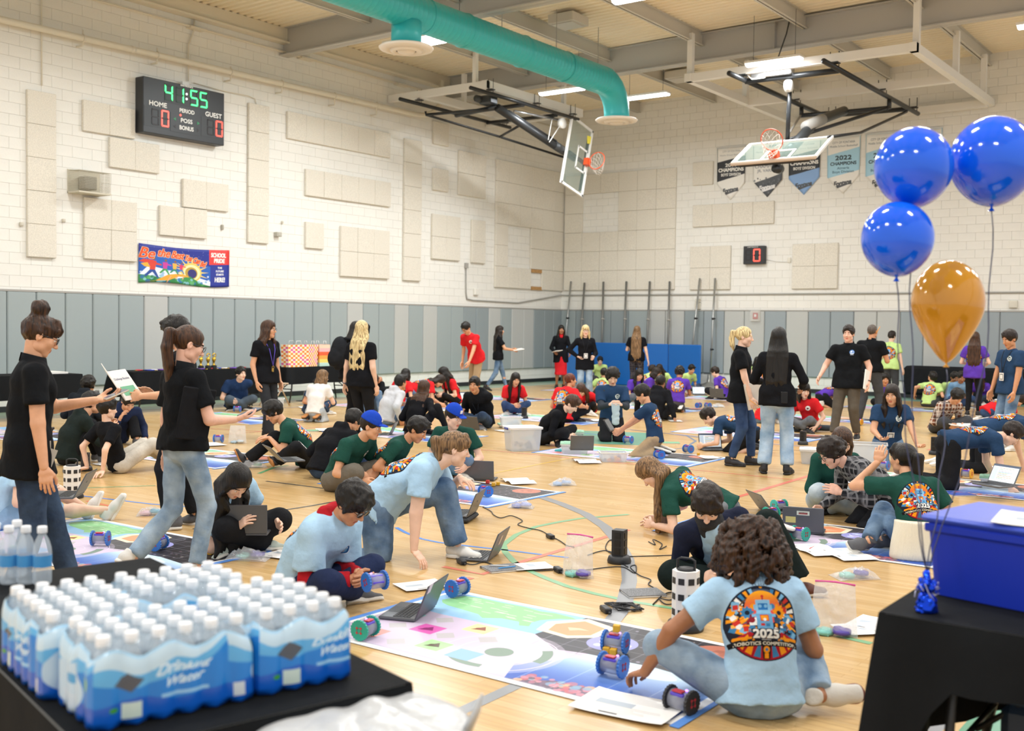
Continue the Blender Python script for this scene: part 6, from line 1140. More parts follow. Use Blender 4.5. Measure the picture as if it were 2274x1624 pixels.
for i, (xa, xb, tip, k, lb) in enumerate(((1594, 1657, 444, 0, 'white and black pennant at the left end of the champion banners'), (1674, 1740, 438, 1, 'white and grey junior pennant behind the rim'), (1753, 1823, 433, 2, 'black and blue pennant behind the right end of the glass board'), (1838, 1911, 430, 3, 'pale blue pennant fully visible right of the glass board'), (1923, 1995, 428, 3, 'pale blue pennant half hidden by the upper left balloon'), (2010, 2092, 425, 3, 'pale blue pennant almost wholly behind the balloons'))):
 a, b_ = ony(xa, 330, WY)[0], ony(xb, 330, WY)[0]; z1 = 6.66; zt_ = ony((xa+xb)/2, tip, WY)[2]; zs = zt_+.44; W_p = b_-a
 def f(u, v, W_p=W_p, z1=z1, zt_=zt_, zs=zs): lo_ = zt_+(zs-zt_)*abs(2*u-1); sh_ = 1-.03*(1-v); return ((u-.5)*W_p*sh_+W_p/2, lo_+(z1-lo_)*v)
 p = sheet('pennant', None, FY, (a, WY, 0), f, immat('pennant_%d' % (k if i < 4 else k), pennant_img(k) if 'pennant_%d' % k not in MATS else None, .55), lambda x, z, u, v, z1=z1, zt_=zt_, W_p=W_p: (x/W_p, (z-zt_)/(z1-zt_)), wave=.010, seed=i+10, nx=16, nz=12)
 tag(p, lb, 'banner'); mb = MB(); mb.tube([(a-.02, WY-.03, z1), (b_+.02, WY-.03, z1)], .012, 6); mb.build('rod', [M_white], p)
# ---------------------------------------------------------------- by the back wall
M_gym = mat('gym_mat_blue', '#1763b4', .45, bump=.002, bscale=30, spec=.4)
gm = empty('folding_gym_mat', (0, 0, 0), 0, 'blue folding gym mat standing unfolded before the back wall', 'gym mat')
xs = [-17.86, -16.85, -15.45, -14.42, -13.42]
pts = [(-16.98, 27.1), (-15.6, 26.95), (-14.55, 27.1), (-13.45, 26.9)]
for (xa, ya), (xb, yb) in zip(pts[:-1], pts[1:]): d = nrm([xb-xa, yb-ya, 0]); s_ = np.array([-d[1], d[0], 0]); mb = MB(); mb.box(((xa+xb)/2, (ya+yb)/2, .61), (math.hypot(xb-xa, yb-ya)-.015, .06, 1.2), np.stack([d, s_, (0, 0, 1)], 1), 0, .02); mb.build('mat_panel', [M_gym], gm)
g2 = empty('folding_gym_mat', (0, 0, 0), 0, 'smaller blue gym mat standing behind the woman in the cardigan', 'gym mat')
for xa, ya, xb, yb in ((-18.0, 27.15, -17.5, 27.3), (-17.5, 27.3, -17.05, 27.2)): d = nrm([xb-xa, yb-ya, 0]); s_ = np.array([-d[1], d[0], 0]); mb = MB(); mb.box(((xa+xb)/2, (ya+yb)/2, .56), (math.hypot(xb-xa, yb-ya)-.01, .06, 1.1), np.stack([d, s_, (0, 0, 1)], 1), 0, .02); mb.build('mat_panel', [mat('gym_mat_blue2', '#2a6fb8', .5, bump=.002, bscale=30)], g2)
M_pole = mat('pole_steel', '#a9abaa', .3, .7); M_pole2 = mat('pole_old', '#7f7f7c', .45, .5)
POLE_LB = ['leaning bright pole nearest the corner', 'grey pole second from the corner', 'grey pole at the left edge of the blue gym mat', 'grey pole behind the woman with long brown hair', 'grey pole right of the woman with long brown hair', 'grey pole over the middle of the blue gym mat', 'leaning bright pole over the right end of the blue gym mat', 'upright bright pole standing on a domed steel base']
for i, (a, b_) in enumerate((((1268, 625), (1252, 790)), ((1298, 628), (1287, 790)), ((1340, 626), (1336, 800)), ((1391, 625), (1384, 800)), ((1443, 625), (1435, 800)), ((1487, 625), (1482, 800)), ((1554, 618), (1536, 800)), ((1588, 618), (1580, 800)))):
 P = ony(*a, WY-.14); Q = ony(*b_, WY-.30); Q = P+(Q-P)*((P[2]-.02)/(P[2]-Q[2])); Q[1] = min(max(Q[1], 27.3), 27.55); 
 if i in (6, 7): Q[1] = 27.45
 bright = i in (0, 6, 7); po = tag(rod('volleyball_pole', None, M_pole if bright else M_pole2, [Q, P], .026 if bright else .03, 10), POLE_LB[i], "pole")
 for t, r_ in ((.63, .045), (.35, .04)): c = Q+(P-Q)*t; mb = MB(); mb.tube([c-(P-Q)*.008, c+(P-Q)*.008], r_, 10); mb.box(c+np.array([.05, -.02, 0]), (.06, .02, .03)); mb.build('collar', [M_black if bright else M_grey], po)
 if i == 7: mb = MB(); mb.lathe([(.40, 0), (.40, .03), (.3, .09), (.14, .15), (.06, .19), (.045, .3), (.045, .4)], 32, (Q[0], Q[1]-.05, 0)); mb.build('pole_base', [mat('base_steel', '#a5a49e', .35, .6)], po)
# black bleacher bench at right back
mb = MB(); mb.box((-5.9, 27.35, .47), (4.4, .55, .70), None, 0, .06); be = tag(mb.build('covered_bench', [fabric('cloth_black', '#1d1f22')]), 'long low bench covered in black cloth before the back wall', 'bench')
# ---------------------------------------------------------------- tables
M_cloth = fabric('table_cloth_black', '#17191b', .08, .004, 9, .8); M_top = mat('folding_table_top', '#b9b6ae', .5); M_leg = mat('table_leg', '#3a3c3e', .4, .4)
def folding_table(c, rz, L, W, label, H=.735, cloth=None, drop=(.3, .3, .3, .3), seed=0, cl=None):
 """cloth drops: -y, +y, -x, +x sides"""
 t = empty('folding_table', (c[0], c[1], 0), rz, label, 'table'); mb = MB(); mb.box((0, 0, H-.022), (L, W, .044), None, 0, .01); mb.build('table_top', [M_top], t)
 for sx in (-1, 1):
  for sy in (-1, 1): mb = MB(); x = sx*(L/2-.22); y = sy*(W/2-.08); mb.tube([(x, y, H-.04), (x+sx*.02, y, .3), (x+sx*.08, y, .0)], .016, 8); mb.build('leg', [M_leg], t)
  mb = MB(); mb.tube([(sx*(L/2-.2), -W/2+.08, .28), (sx*(L/2-.2), W/2-.08, .28)], .012, 6); mb.tube([(sx*(L/2-.21), 0, .28), (sx*.2, 0, H-.05)], .011, 6); mb.build('leg_brace', [M_leg], t)
 if cloth is None: return t
 g = np.random.default_rng(seed); n = 14; V = []; F = []
 # top grid plus four hanging skirts, one cloth
 co = MB(); z = H+.004; co.add([(-L/2-.006, -W/2-.006, z), (L/2+.006, -W/2-.006, z), (L/2+.006, W/2+.006, z), (-L/2-.006, W/2+.006, z)], [(0, 1, 2, 3)])
 per = []; m_ = 90; cor = [(-L/2, -W/2), (L/2, -W/2), (L/2, W/2), (-L/2, W/2)]; dr = [drop[0], drop[3], drop[1], drop[2]]; nrmv = [(0, -1), (1, 0), (0, 1), (-1, 0)]
 for k in range(4):
  a, b_ = np.array(cor[k]), np.array(cor[(k+1) % 4]); K = 30
  for i in range(K): u = i/K; dd = dr[k]; pr = dr[k-1]; nx_ = dr[(k+1) % 4]; w = min(u/.12, 1, (1-u)/.12); e_ = dd if w >= 1 else (max(dd, pr) if u < .5 else max(dd, nx_))*(1-w)*1.0+dd*w; per.append((a+(b_-a)*u, np.array(nrmv[k]) if 0 < u else nrm(np.array(nrmv[k])+np.array(nrmv[k-1])), e_, w))
 N = len(per); rows = 8; ph = g.uniform(0, 6, 3)
 for j in range(rows+1):
  for i, (p, nn, e_, w) in enumerate(per):
   t_ = j/rows; f = (.010+.05*t_**.8*(.6+.4*math.sin(i*.55+ph[0])+.3*math.sin(i*1.13+ph[1]))+.07*t_*(1-w)); q = p+nn*f; V.append((q[0], q[1], z-.002-e_*t_*(1+.02*math.sin(i*.4))))
 for j in range(rows):
  for i in range(N): F.append((j*N+i, (j+1)*N+i, (j+1)*N+(i+1) % N, j*N+(i+1) % N))
 co.add(V, F, 0, True); o = co.build('tablecloth', [M_cloth]); o.location = (c[0], c[1], 0); o.rotation_euler = (0, 0, rz); tag(o, cl, 'tablecloth'); return t
# back tables along the left wall
folding_table((-17.35, 13.1), pi/2, 2.9, .76, 'long table under black cloth holding the trophies', cloth=1, drop=(.5, .5, .4, .4), seed=1, cl='black cloth over the trophy table')
folding_table((-17.35, 16.35), pi/2, 2.2, .76, 'table under black cloth holding the patterned gift bags', cloth=1, drop=(.34, .34, .34, .34), seed=2, cl='black cloth over the gift bag table')
folding_table((-17.3, 9.6), pi/2, 2.0, .76, 'table under black cloth at the left edge behind the bun woman', cloth=1, drop=(.4, .4, .4, .4), seed=3, cl='black cloth over the leftmost table')
mb = MB(); mb.box((-17.3, 10.25, .76), (.5, .35, .03)); tag(mb.build('paper_stack', [mat('paper', '#e9e7e1', .7)]), 'stack of papers on the leftmost black table', 'paper')
M_gold = mat('trophy_gold', '#d8b548', .25, .9)
for i, px in enumerate((430, 446, 462, 475)):
 P = onx(px, 815, -17.2); lb = ['gold trophy nearest the ponytail woman on the back table', 'second gold trophy from the ponytail woman', 'third gold trophy from the ponytail woman', 'gold trophy farthest from the ponytail woman on the back table'][i]
 t = empty('trophy', (-17.2, P[1], .742), 0, lb, 'trophy', 'gold trophies'); mb = MB(); mb.box((0, 0, .035), (.085, .085, .07), None, 0, .005); mb.build('trophy_base', [M_black], t); mb = MB(); mb.lathe([(.03, .07), (.035, .08), (.014, .10), (.02, .13), (.035, .17), (.042, .2), (.03, .225), (.012, .23)], 14); mb.build('figure', [M_gold], t); mb = MB(); mb.tube([(0, .0, .225), (0, .045, .25), (0, .04, .29), (0, 0, .305), (0, -.03, .28), (0, -.02, .25)], .012, 6); mb.build('loop', [M_gold], t)
RB = ['#c83a4a', '#3a4ab0', '#e8e4ea', '#7a4ab0', '#2a3a8a']
for i in range(16):
 y = 12.0+i*.155; x = -17.25+random.uniform(-.1, .14); me_ = empty('medal', (x, y, .742), random.uniform(0, 6), ['ribboned medal among the row on the trophy table'][0], 'medal', 'medals on the trophy table'); mb = MB(); mb.lathe([(.0, .004), (.032, .004), (.032, .010), (0, .012)], 12, (.1, 0, 0)); mb.build('disc', [M_gold], me_); mb = MB(); mb.tube([(.07, 0, .01), (0, .05, .014), (-.1, .03, .012), (-.1, -.03, .014), (0, -.05, .012), (.07, 0, .012)], .011, 5); mb.build('ribbon', [mat('ribbon_'+RB[i % 5][1:], RB[i % 5], .6)], me_)
def check_img(cols, n, m_, seed):
 c = Canvas(160, 200, '#f3ddb0'); g = np.random.default_rng(seed)
 for i in range(n):
  for j in range(m_): c.rect(i/n, j/m_, (i+1)/n, (j+1)/m_, cols[g.integers(len(cols))] if (i+j) % 2 else '#f6e6c4')
 return c.image('gift_bag_print')
def stripe_img():
 c = Canvas(80, 200, '#f2a06a')
 for i, k in enumerate(('#b9d9cc', '#f0d06a', '#f0a04a', '#e8603a', '#f0b0b0', '#f5c9b0')): c.rect(0, i/6, 1, (i+1)/6, k)
 return c.image('gift_stripe')
IM1 = immat('gift_checks', check_img(['#e8852e', '#d8509a', '#ef9a3a', '#e77a30'], 9, 11, 1), .5); IM2 = immat('gift_stripes', stripe_img(), .5)
def gift_bag(y0, y1, x, h, im, label):
 w = y1-y0; d = .22; mb = MB(); t = .01; z0 = .744
 v = [(x-d/2, y0, z0), (x+d/2, y0, z0), (x+d/2, y1, z0), (x-d/2, y1, z0), (x-d/2, y0-.015, z0+h), (x+d/2, y0-.015, z0+h), (x+d/2, y1+.015, z0+h), (x-d/2, y1+.015, z0+h)]
 V, F, UV = [], [], []
 for a, b_ in ((0, 1), (1, 2), (2, 3), (3, 0)):
  k = len(V); V += [v[a], v[b_], v[b_+4], v[a+4]]; F.append((k, k+1, k+2, k+3)); s_ = .35 if (a, b_) in ((0, 1), (2, 3)) else 1; UV += [(0, 0), (s_, 0), (s_, 1), (0, 1)]
 k = len(V); V += [v[0], v[3], v[2], v[1]]; F.append((k, k+1, k+2, k+3)); UV += [(0, 0)]*4
 mb.add(V, F); o = mb.build('gift_bag', [im], uv=lambda q: np.array(UV)); tag(o, label, 'gift bag'); m2 = MB()
 for xx in (x-d/2, x+d/2): m2.tube([(xx, y0+w*.35, z0+h), (xx, y0+w*.4, z0+h+.08), (xx, y0+w*.6, z0+h+.08), (xx, y0+w*.65, z0+h)], .005, 5)
 m2.build('bag_handle', [M_white], o)
yy = [onx(p, 790, -17.1)[1] for p in (633, 678, 702, 716, 730)]
gift_bag(yy[0], yy[1]-.02, -17.1, .46, IM1, 'wide orange and pink checked gift bag on the back table'); gift_bag(yy[1]+.02, yy[2]-.02, -17.15, .46, IM1, 'narrower checked gift bag between the wide bag and the striped bag'); gift_bag(yy[2]+.02, yy[3]+.12, -17.12, .46, IM2, 'striped gift bag at the right end of the back table')
# folding chair between the tables
ch = empty('folding_chair', (-16.75, 14.72, 0), pi, 'tan folding chair between the two back tables', 'chair'); M_ch = mat('chair_tan', '#b9a184', .5)
mb = MB(); mb.box((0, 0, .44), (.42, .40, .03), None, 0, .012); mb.build('seat', [M_ch], ch); mb = MB(); mb.box((0, .2, .74), (.40, .03, .22), None, 0, .012); mb.build('backrest', [M_ch], ch)
for s_ in (-1, 1): rod('leg', ch, M_ch, [(s_*.2, .2, .85), (s_*.2, .05, .44), (s_*.2, -.22, 0)], .013, 8); rod('leg', ch, M_ch, [(s_*.18, -.12, .44), (s_*.18, .24, 0)], .013, 8)
# ---------------------------------------------------------------- water table in front
e1 = nrm([.17, .64, 0]); e2 = np.array([-e1[1], e1[0], 0]); O1 = np.array([-2.16, 1.38, 0]); rz1 = math.atan2(e1[1], e1[0])
tc_ = O1+e1*.36+e2*.80; folding_table(tc_[:2], rz1+pi/2, 1.83, .80, 'water table under a black cloth at the lower left', H=.735, cloth=1, drop=(.5, .5, .5, .5), seed=5, cl='black cloth over the water table')
M_water = mat('bottle_clear', '#dfeaf2', .06, alpha=.38, spec=.8); M_cap = mat('bottle_cap', '#eef0f2', .4); M_lab = mat('bottle_label', '#4a9bd6', .4)
def bottle_proto():
 b = empty('water_bottle', (0, 0, 0)); mb = MB(); mb.lathe([(.02, .001), (.027, .004), (.0285, .012), (.0285, .05), (.0265, .055), (.0285, .06), (.0285, .105), (.027, .125), (.02, .15), (.0125, .165), (.0115, .175)], 18); mb.build('bottle_body', [M_water], b); mb = MB(); mb.lathe([(.0145, .172), (.0150, .175), (.0150, .192), (.0135, .195), (0, .195)], 16); mb.build('cap', [M_cap], b); mb = MB(); mb.lathe([(.0287, .062), (.0287, .1)], 18, cap=False); mb.build('bottle_label', [M_lab], b); return b
BP = bottle_proto(); first = [True]
def put_bottle(P, label, group, s=1., rz=0):
 b = BP if first[0] else copy_tree(BP); first[0] = False; b.location = tuple(P); b.scale = (1.1*s, 1.1*s, 1.04*s); b.rotation_euler = (0, 0, rz); tag(b, label, 'bottle', group)
def film_img(kind):
 c = Canvas(900, 200, '#0f74cc'); 
 for k in range(4):
  x = k*.25; c.rect(x, 0, x+.25, 1, '#1080d6'); c.poly([(x, 0), (x+.25, 0), (x+.25, .32), (x+.15, .25), (x+.08, .38), (x, .3)], '#0a5cc4'); c.poly([(x, .62), (x+.08, .5), (x+.16, .62), (x+.25, .86), (x+.25, 1), (x, 1)], '#5fb0e4'); c.poly([(x, .8), (x+.1, .7), (x+.25, .95), (x+.25, 1), (x, 1)], '#c4ddec')
  if k % 2 == 0:
   c.text('Drinking', x+.165, .70, .12, '#d9eaf5', .10, .12, .1, bold=.004); c.text('Water', x+.165, .52, .12, '#d9eaf5', .075, .12, .1, bold=.004); c.poly([(x+.035, .58), (x+.06, .74), (x+.09, .62), (x+.065, .46)], '#4f5560'); c.rect(x+.12, .3, x+.21, .35, '#9ccdf0'); c.rect(x+.05, .1, x+.085, .32, '#cfe0d6'); c.ell(x+.035, .25, .008, None, '#3f9a3a')
  else: c.ell(x+.12, .42, .075, .33, '#bcd6ea'); c.ell(x+.135, .52, .03, .07, '#3f9fd8'); c.rect(x+.09, .05, x+.17, .3, '#c6d9ea'); c.ell(x+.215, .62, .013, .14, '#8fc93f'); c.rect(x+.008, .1, x+.03, .3, '#d6dde2')
 c.rect(0, .965, 1, 1, '#a8d4f0'); return c.image('shrink_film')
M_film = immat('shrink_film', film_img(0), .22, spec=.6); M_film.node_tree.nodes['Principled BSDF'].inputs['Alpha'].default_value = .98
M_filmtop = mat('clear_film', '#cfe4f4', .12, alpha=.22, spec=.9, bump=.006, bscale=28)
def pack(i0, j0, n1, n2, label, bl, off=0.):
 D = .064; base = O1+e1*i0+e2*j0; base[2] = .742; pk = empty('water_pack', base, rz1, label, 'water pack'); w, d = n1*D, n2*D
 # scalloped film round the bottles
 per = []
 for k, (p, q, nn, m_) in enumerate((((0, 0), (w, 0), (0, -1), n1), ((w, 0), (w, d), (1, 0), n2), ((w, d), (0, d), (0, 1), n1), ((0, d), (0, 0), (-1, 0), n2))):
  for t in range(m_*6): u = t/(m_*6); b_ = .007*math.sin(u*m_*pi) ** 2 if True else 0; b_ = .009*abs(math.sin(u*m_*pi))-.003; per.append((p[0]+(q[0]-p[0])*u+nn[0]*b_, p[1]+(q[1]-p[1])*u+nn[1]*b_))
 N = len(per); Z = (.0, .004, .02, .06, .10, .135, .155, .165); V, UV = [], []; 
 for j, z in enumerate(Z):
  sh = (.985, 1.0, 1.008, 1.0, 1.0, .995, .97, .93)[j]
  for i in range(N+1):
   x, y = per[i % N]; s_ = math.sin(i*2*pi/N*9+i0*7)*.012 if j >= 5 else 0; zb = z if j else (.0+.016*(1-abs(math.sin(i/6*pi)))); V.append(((x-w/2)*sh+w/2, (y-d/2)*sh+d/2, zb+s_)); UV.append(((i/N+off) % 1.0 if i < N else (off+.9999) % 1.0, z/.165))
 F = [(j*(N+1)+i, j*(N+1)+i+1, (j+1)*(N+1)+i+1, (j+1)*(N+1)+i) for j in range(len(Z)-1) for i in range(N) if abs(UV[i][0]-UV[i+1][0]) < .5]
 mb = MB(); mb.add(V, F, 0, True); mb.build('shrink_wrap', [M_film], pk, uv=lambda q: np.array(UV))
 V, F = [], []; nx, ny = 26, 18; g = np.random.default_rng(int(i0*100)+3)
 for j in range(ny+1):
  for i in range(nx+1):
   x, y = w*i/nx, d*j/ny; cx_ = abs(((x/D) % 1)-.5); cy_ = abs(((y/D) % 1)-.5); r_ = math.hypot(cx_, cy_); z = .199-.022*min(1, max(0, (r_-.2)/.35))+g.normal()*.0015; e_ = min(i, nx-i, j, ny-j); z = z if e_ else .165; V.append((x*.97+w*.015, y*.97+d*.015, z))
 F = [(j*(nx+1)+i, j*(nx+1)+i+1, (j+1)*(nx+1)+i+1, (j+1)*(nx+1)+i) for j in range(ny) for i in range(nx)]; mb = MB(); mb.add(V, F, 0, True); mb.build('top_film', [M_filmtop], pk)
 for i in range(n1):
  for j in range(n2): put_bottle(base+e1*(i+.5)*D+e2*(j+.5)*D+np.array([0, 0, .003]), bl, bl+'s')
pack(0., 0., 6, 4, 'blue wrapped water pack at the front corner of the table', 'clear bottle inside the front corner water pack', 0.5)
pack(.40, 0., 4, 6, 'blue wrapped water pack at the right edge of the table', 'clear bottle inside the right edge water pack')
pack(-.03, .275, 4, 6, 'blue wrapped water pack at the left edge of the picture', 'clear bottle inside the left edge water pack', .3)
pack(.245, .40, 5, 4, 'blue wrapped water pack at the back right of the water table', 'clear bottle inside the back right water pack', .1)
for i, (px, py, lb) in enumerate(((94, 1297, 'loose water bottle nearest the bun woman, apart from the others'), (58, 1296, 'loose water bottle second from the open floor'), (20, 1296, 'loose water bottle third from the open floor'), (38, 1280, 'loose water bottle in the back row of the loose ones'), (-10, 1288, 'loose water bottle cut by the left picture edge'))):
 P = gnd(px, py, .745); P[2] = .743; put_bottle(P, lb, None, 1.0, i)
# ---------------------------------------------------------------- bin in the lower middle
tb = empty('trash_can', (-1.80, 1.86, 0), 0, 'trash can lined with a grey plastic bag at the bottom edge', 'trash can'); mb = MB(); mb.lathe([(.18, 0), (.19, .02), (.24, .66), (.25, .68), (.235, .68)], 28); mb.build('can_body', [mat('can_grey', '#6f7274', .6)], tb)
F_ = Field((-.34, -.34, .3), (.34, .34, .80), .014); F_.seg((0, 0, .33), (0, 0, .70), (.258, .258), (.262, .262), .02, (1, 0, 0), cuts=(((0, 0, .72), (0, 0, 1)),)); F_.wrinkle(.016, 34, 5, (1, 1, .35)); v, f = F_.mesh(); mesh_obj('liner_bag', np_mesh('liner', v, f, None, [mat('bag_grey', '#c3c5c6', .28, spec=.6, bump=.012, bscale=14)]), tb)
mb = MB(); mb.tube([(.22, .12, .70), (.245, .13, .76), (.26, .13, .80)], [.012, .009, .003], 6); mb.build('bag_corner', [mat('bag_grey', '#c3c5c6', .28)], tb)
# ---------------------------------------------------------------- balloon table at the right
folding_table((-.22, 3.98), 0, 1.8, .80, 'balloon table under a black cloth at the right edge', H=.735, cloth=1, drop=(.20, .5, .66, .4), seed=9, cl='black cloth over the balloon table')
M_bin = mat('bin_blue', '#0d2fb0', .45, trans=0., spec=.5); bb = empty('storage_bin', (-1.085, 3.93, .742), -.2, 'deep blue plastic storage bin on the balloon table', 'bin')
mb = MB(); w, d, h = .80, .42, .255
def tub(mb, w, d, h, taper, t=.004, r=.03, n=5):
 rings = []
 for (k, z) in ((1-taper, 0.), (1., h), (1.-.02, h), (1-taper-.03, .006)):
  q = []
  for cx_, cy_, a0 in ((1, 1, 0), (-1, 1, pi/2), (-1, -1, pi), (1, -1, 1.5*pi)):
   for a in np.linspace(a0, a0+pi/2, n): q.append((cx_*(w/2*k-r)+r*math.cos(a), cy_*(d/2*k-r)+r*math.sin(a), z))
  rings.append(q)
 N = len(rings[0]); V = sum(rings, []); F = [(j*N+i, j*N+(i+1) % N, (j+1)*N+(i+1) % N, (j+1)*N+i) for j in range(3) for i in range(N)]+[tuple(range(N))[::-1], tuple(range(3*N, 4*N))]; mb.add(V, F)
tub(mb, w, d, h, .06); mb.v[-1] = mb.v[-1]+np.array([w/2, d/2, 0]); mb.build('bin_body', [M_bin], bb)
mb = MB(); mb.box((w/2, d/2, h+.012), (w+.03, d+.03, .024), None, 0, .01); mb.build('bin_lid', [mat('bin_lid_blue', '#3f58c8', .35)], bb)
mb = MB(); mb.box((w/2, -.004+.0, h-.02), (w, .012, .03), None, 0, .005); mb.build('bin_rim', [M_bin], bb)
def leaflet(name, P, rz, w, h, mt, label, cat='paper', curl=.0, par=None, fold=False, mt2=None, group=None):
 """a thin sheet or an open booklet with a gentle curl, lying flat"""
 nx, ny = (16, 6); V, UV = [], []
 for j in range(ny+1):
  for i in range(nx+1):
   a, b_ = i/nx, j/ny; x, y = (a-.5)*w, (b_-.5)*h; z = .0015+curl*((2*a-1)**4*.6+.4*(2*b_-1)**4*(a if not fold else 1))
   if fold: t = abs(2*a-1); z = .004+curl*.9*math.sin(pi*min(t*1.1, 1))*.8+curl*.6*max(0, t-.8)
   V.append((x, y, z)); UV.append(((2*a) % 1.0 if fold and a < 1 else (1 if fold else a), b_))
 N = len(V); F = [(j*(nx+1)+i, j*(nx+1)+i+1, (j+1)*(nx+1)+i+1, (j+1)*(nx+1)+i) for j in range(ny) for i in range(nx)]; V2 = [(x, y, z-.0012) for x, y, z in V]; mb = MB(); mb.add(V+V2, F+[tuple(q+N for q in f[::-1]) for f in F], 0, True)
 o = mb.build(name, [mt], None, uv=lambda q: np.array(UV+UV)); o.location = tuple(map(float, P)); o.rotation_euler = (0, 0, rz); tag(o, label, cat, group); return o
PAGE = immat('page', page_img(), .7); PAPER = mat('paper', '#eceae5', .7)
leaflet('leaflet', (-.66, 4.02, 1.024), .1, .42, .30, PAGE, 'white printed leaflet lying on the blue bin lid', curl=.01)
# balloons, strings and weight
def balloon(P, r, hgt, col, label, pear=False, metal=0.):
 b = empty('balloon', P, 0, label, 'balloon'); prof = []
 for t in np.linspace(0, pi, 34):
  z = math.cos(t); q = math.sin(t)
  if pear: k = 1 if z > 0 else (1-.55*(-z)**1.5); zz = z*hgt*.42 if z > 0 else z*hgt*.58
  else: k = 1 if z > 0 else 1-.10*(-z)**2; zz = z*hgt*.49 if z > 0 else z*hgt*.51
  prof.append((q*r*k, zz))
 prof = prof[::-1]; mb = MB(); mb.lathe(prof, 40); mb.build('balloon_skin', [mat('balloon_'+col[1:], col, .12, metal, spec=.6, coat=.3)], b)
 zb = prof[0][1]; mb = MB(); mb.lathe([(.006, zb+.004), (.004, zb-.004), (.011, zb-.014), (.012, zb-.016)], 12, cap=False); mb.build('knot', [mat('balloon_'+col[1:], col, .12)], b); return np.array(P)+np.array([0, 0, zb-.012])
B1 = balloon(atd(2029, 371, 4.02), .140, .298, '#0560f0', 'upper left blue balloon touching the lower blue one'); B2 = balloon(atd(2205, 357, 4.1), .156, .338, '#0560f0', 'large blue balloon at the right picture edge'); B3 = balloon(atd(1993, 530, 3.95), .127, .272, '#0560f0', 'smaller blue balloon beside the gold one'); B4 = balloon(atd(2105, 674, 4.12), .133, .388, '#cf8f22', 'gold balloon hanging lowest with a pear shape', True, .05)
WP = gnd(2057, 1358, .742)
wt = empty('balloon_weight', WP, 0, 'shiny blue foil balloon weight in front of the bin', 'balloon weight'); M_foil = mat('blue_foil', '#1846d8', .15, .85)
F_ = Field((-.06, -.06, -.01), (.06, .06, .15), .0035); F_.seg((0, 0, .0), (0, 0, .035), .036, .03, .01); F_.seg((0, 0, .035), (0, 0, .06), .018, .012, .01)
for i in range(9): a = i*.7; F_.seg((.0, 0, .06), (.022*math.cos(a), .022*math.sin(a), .085+.012*math.sin(i*2)), .007, .011, .004)
F_.seg((0, 0, .08), (0, 0, .125), .014, .012, .01); F_.wrinkle(.004, 220, 2); F_.plane((0, 0, 0), (0, 0, -1)); v, f = F_.mesh(); mesh_obj('foil_wrap', np_mesh('foil', v, f, None, [M_foil], False), wt)
mb = MB()
for i in range(14): a = i*2.4; mb.tube([(.015*math.cos(a), .015*math.sin(a), .07), (.035*math.cos(a), .035*math.sin(a), .08+.02*math.sin(i)), (.04*math.cos(a+.5), .04*math.sin(a+.5), .06+.02*math.cos(i))], .0015, 4)
mb.build('tinsel', [mat('tinsel', '#c9cbe8', .2, .6)], wt)['kind'] = 'stuff'
M_str = mat('ribbon_navy', '#2c3050', .4)
for B, lb, mid in ((B1, 'dark ribbon from the upper left balloon', (-.03, .02)), (B2, 'dark ribbon from the right edge balloon', (.06, .02)), (B3, 'dark ribbon from the smaller blue balloon', (-.02, 0)), (B4, 'dark ribbon from the gold balloon', (.01, .02))):
 T = WP+np.array([0, 0, .12]); pts = [B+(T-B)*t+np.array([mid[0]*math.sin(pi*t)+.006*math.sin(t*19), mid[1]*math.sin(pi*t), 0]) for t in np.linspace(0, 1, 18)]; mb = MB(); mb.tube(pts, .0022, 4); tag(mb.build('ribbon_string', [M_str]), lb, 'ribbon')
# cooler under the balloon table
P = np.array([-.52, 4.12, 0]); co_ = empty('cooler_box', P, 0, 'dark blue cooler box under the balloon table', 'cooler'); mb = MB(); mb.box((0, 0, .2), (.62, .34, .40), None, 0, .03); mb.build('cooler_body', [mat('cooler_navy', '#26384e', .5)], co_); mb = MB(); mb.box((0, 0, .425), (.64, .36, .05), None, 0, .015); mb.build('cooler_lid', [mat('cooler_lid', '#30465e', .5)], co_)
# ---------------------------------------------------------------- competition mats on a regular grid
M_mat = immat('mat_print', mat_art(), .42, spec=.4)
_mat_names = {(0, 0): 'printed floor mat in front, under the robot pair with yellow cubes', (-1, 0): 'printed floor mat behind the water bottles, under the walking woman', (-1, 1): 'printed floor mat in front of the boy in blue cap with laptop', (0, 1): 'printed floor mat by the open laptop with stickers', (-2, 1): 'printed floor mat by the boy with white trouser stripes', (-1, 2): 'printed floor mat beside the boy in khaki trousers', (0, 2): 'printed floor mat before the kneeling girl with open hands', (-2, 2): 'printed floor mat before the grinning boy in black hoodie', (-1, 3): 'printed floor mat behind the long haired woman in jeans', (-3, 2): 'printed floor mat by the boy under the trophy table', (-2, 3): 'printed floor mat beside the kneeling girl in red', (-1, 4): 'printed floor mat behind the man in grey trousers', (-3, 3): 'printed floor mat behind the grey hoodie boy', (-2, 4): 'printed floor mat by the purple shirt group', (-3, 4): 'far printed floor mat by the woman in light jeans', (-2, 5): 'far printed floor mat by the domed pole base', (-1, 5): 'far printed floor mat before the covered bench', (-3, 1): 'printed floor mat at the left edge behind the bun woman', (-3, 5): 'far printed floor mat before the woman in the red skirt'}
M_tape = mat('blue_tape', '#5b92e0', .5)
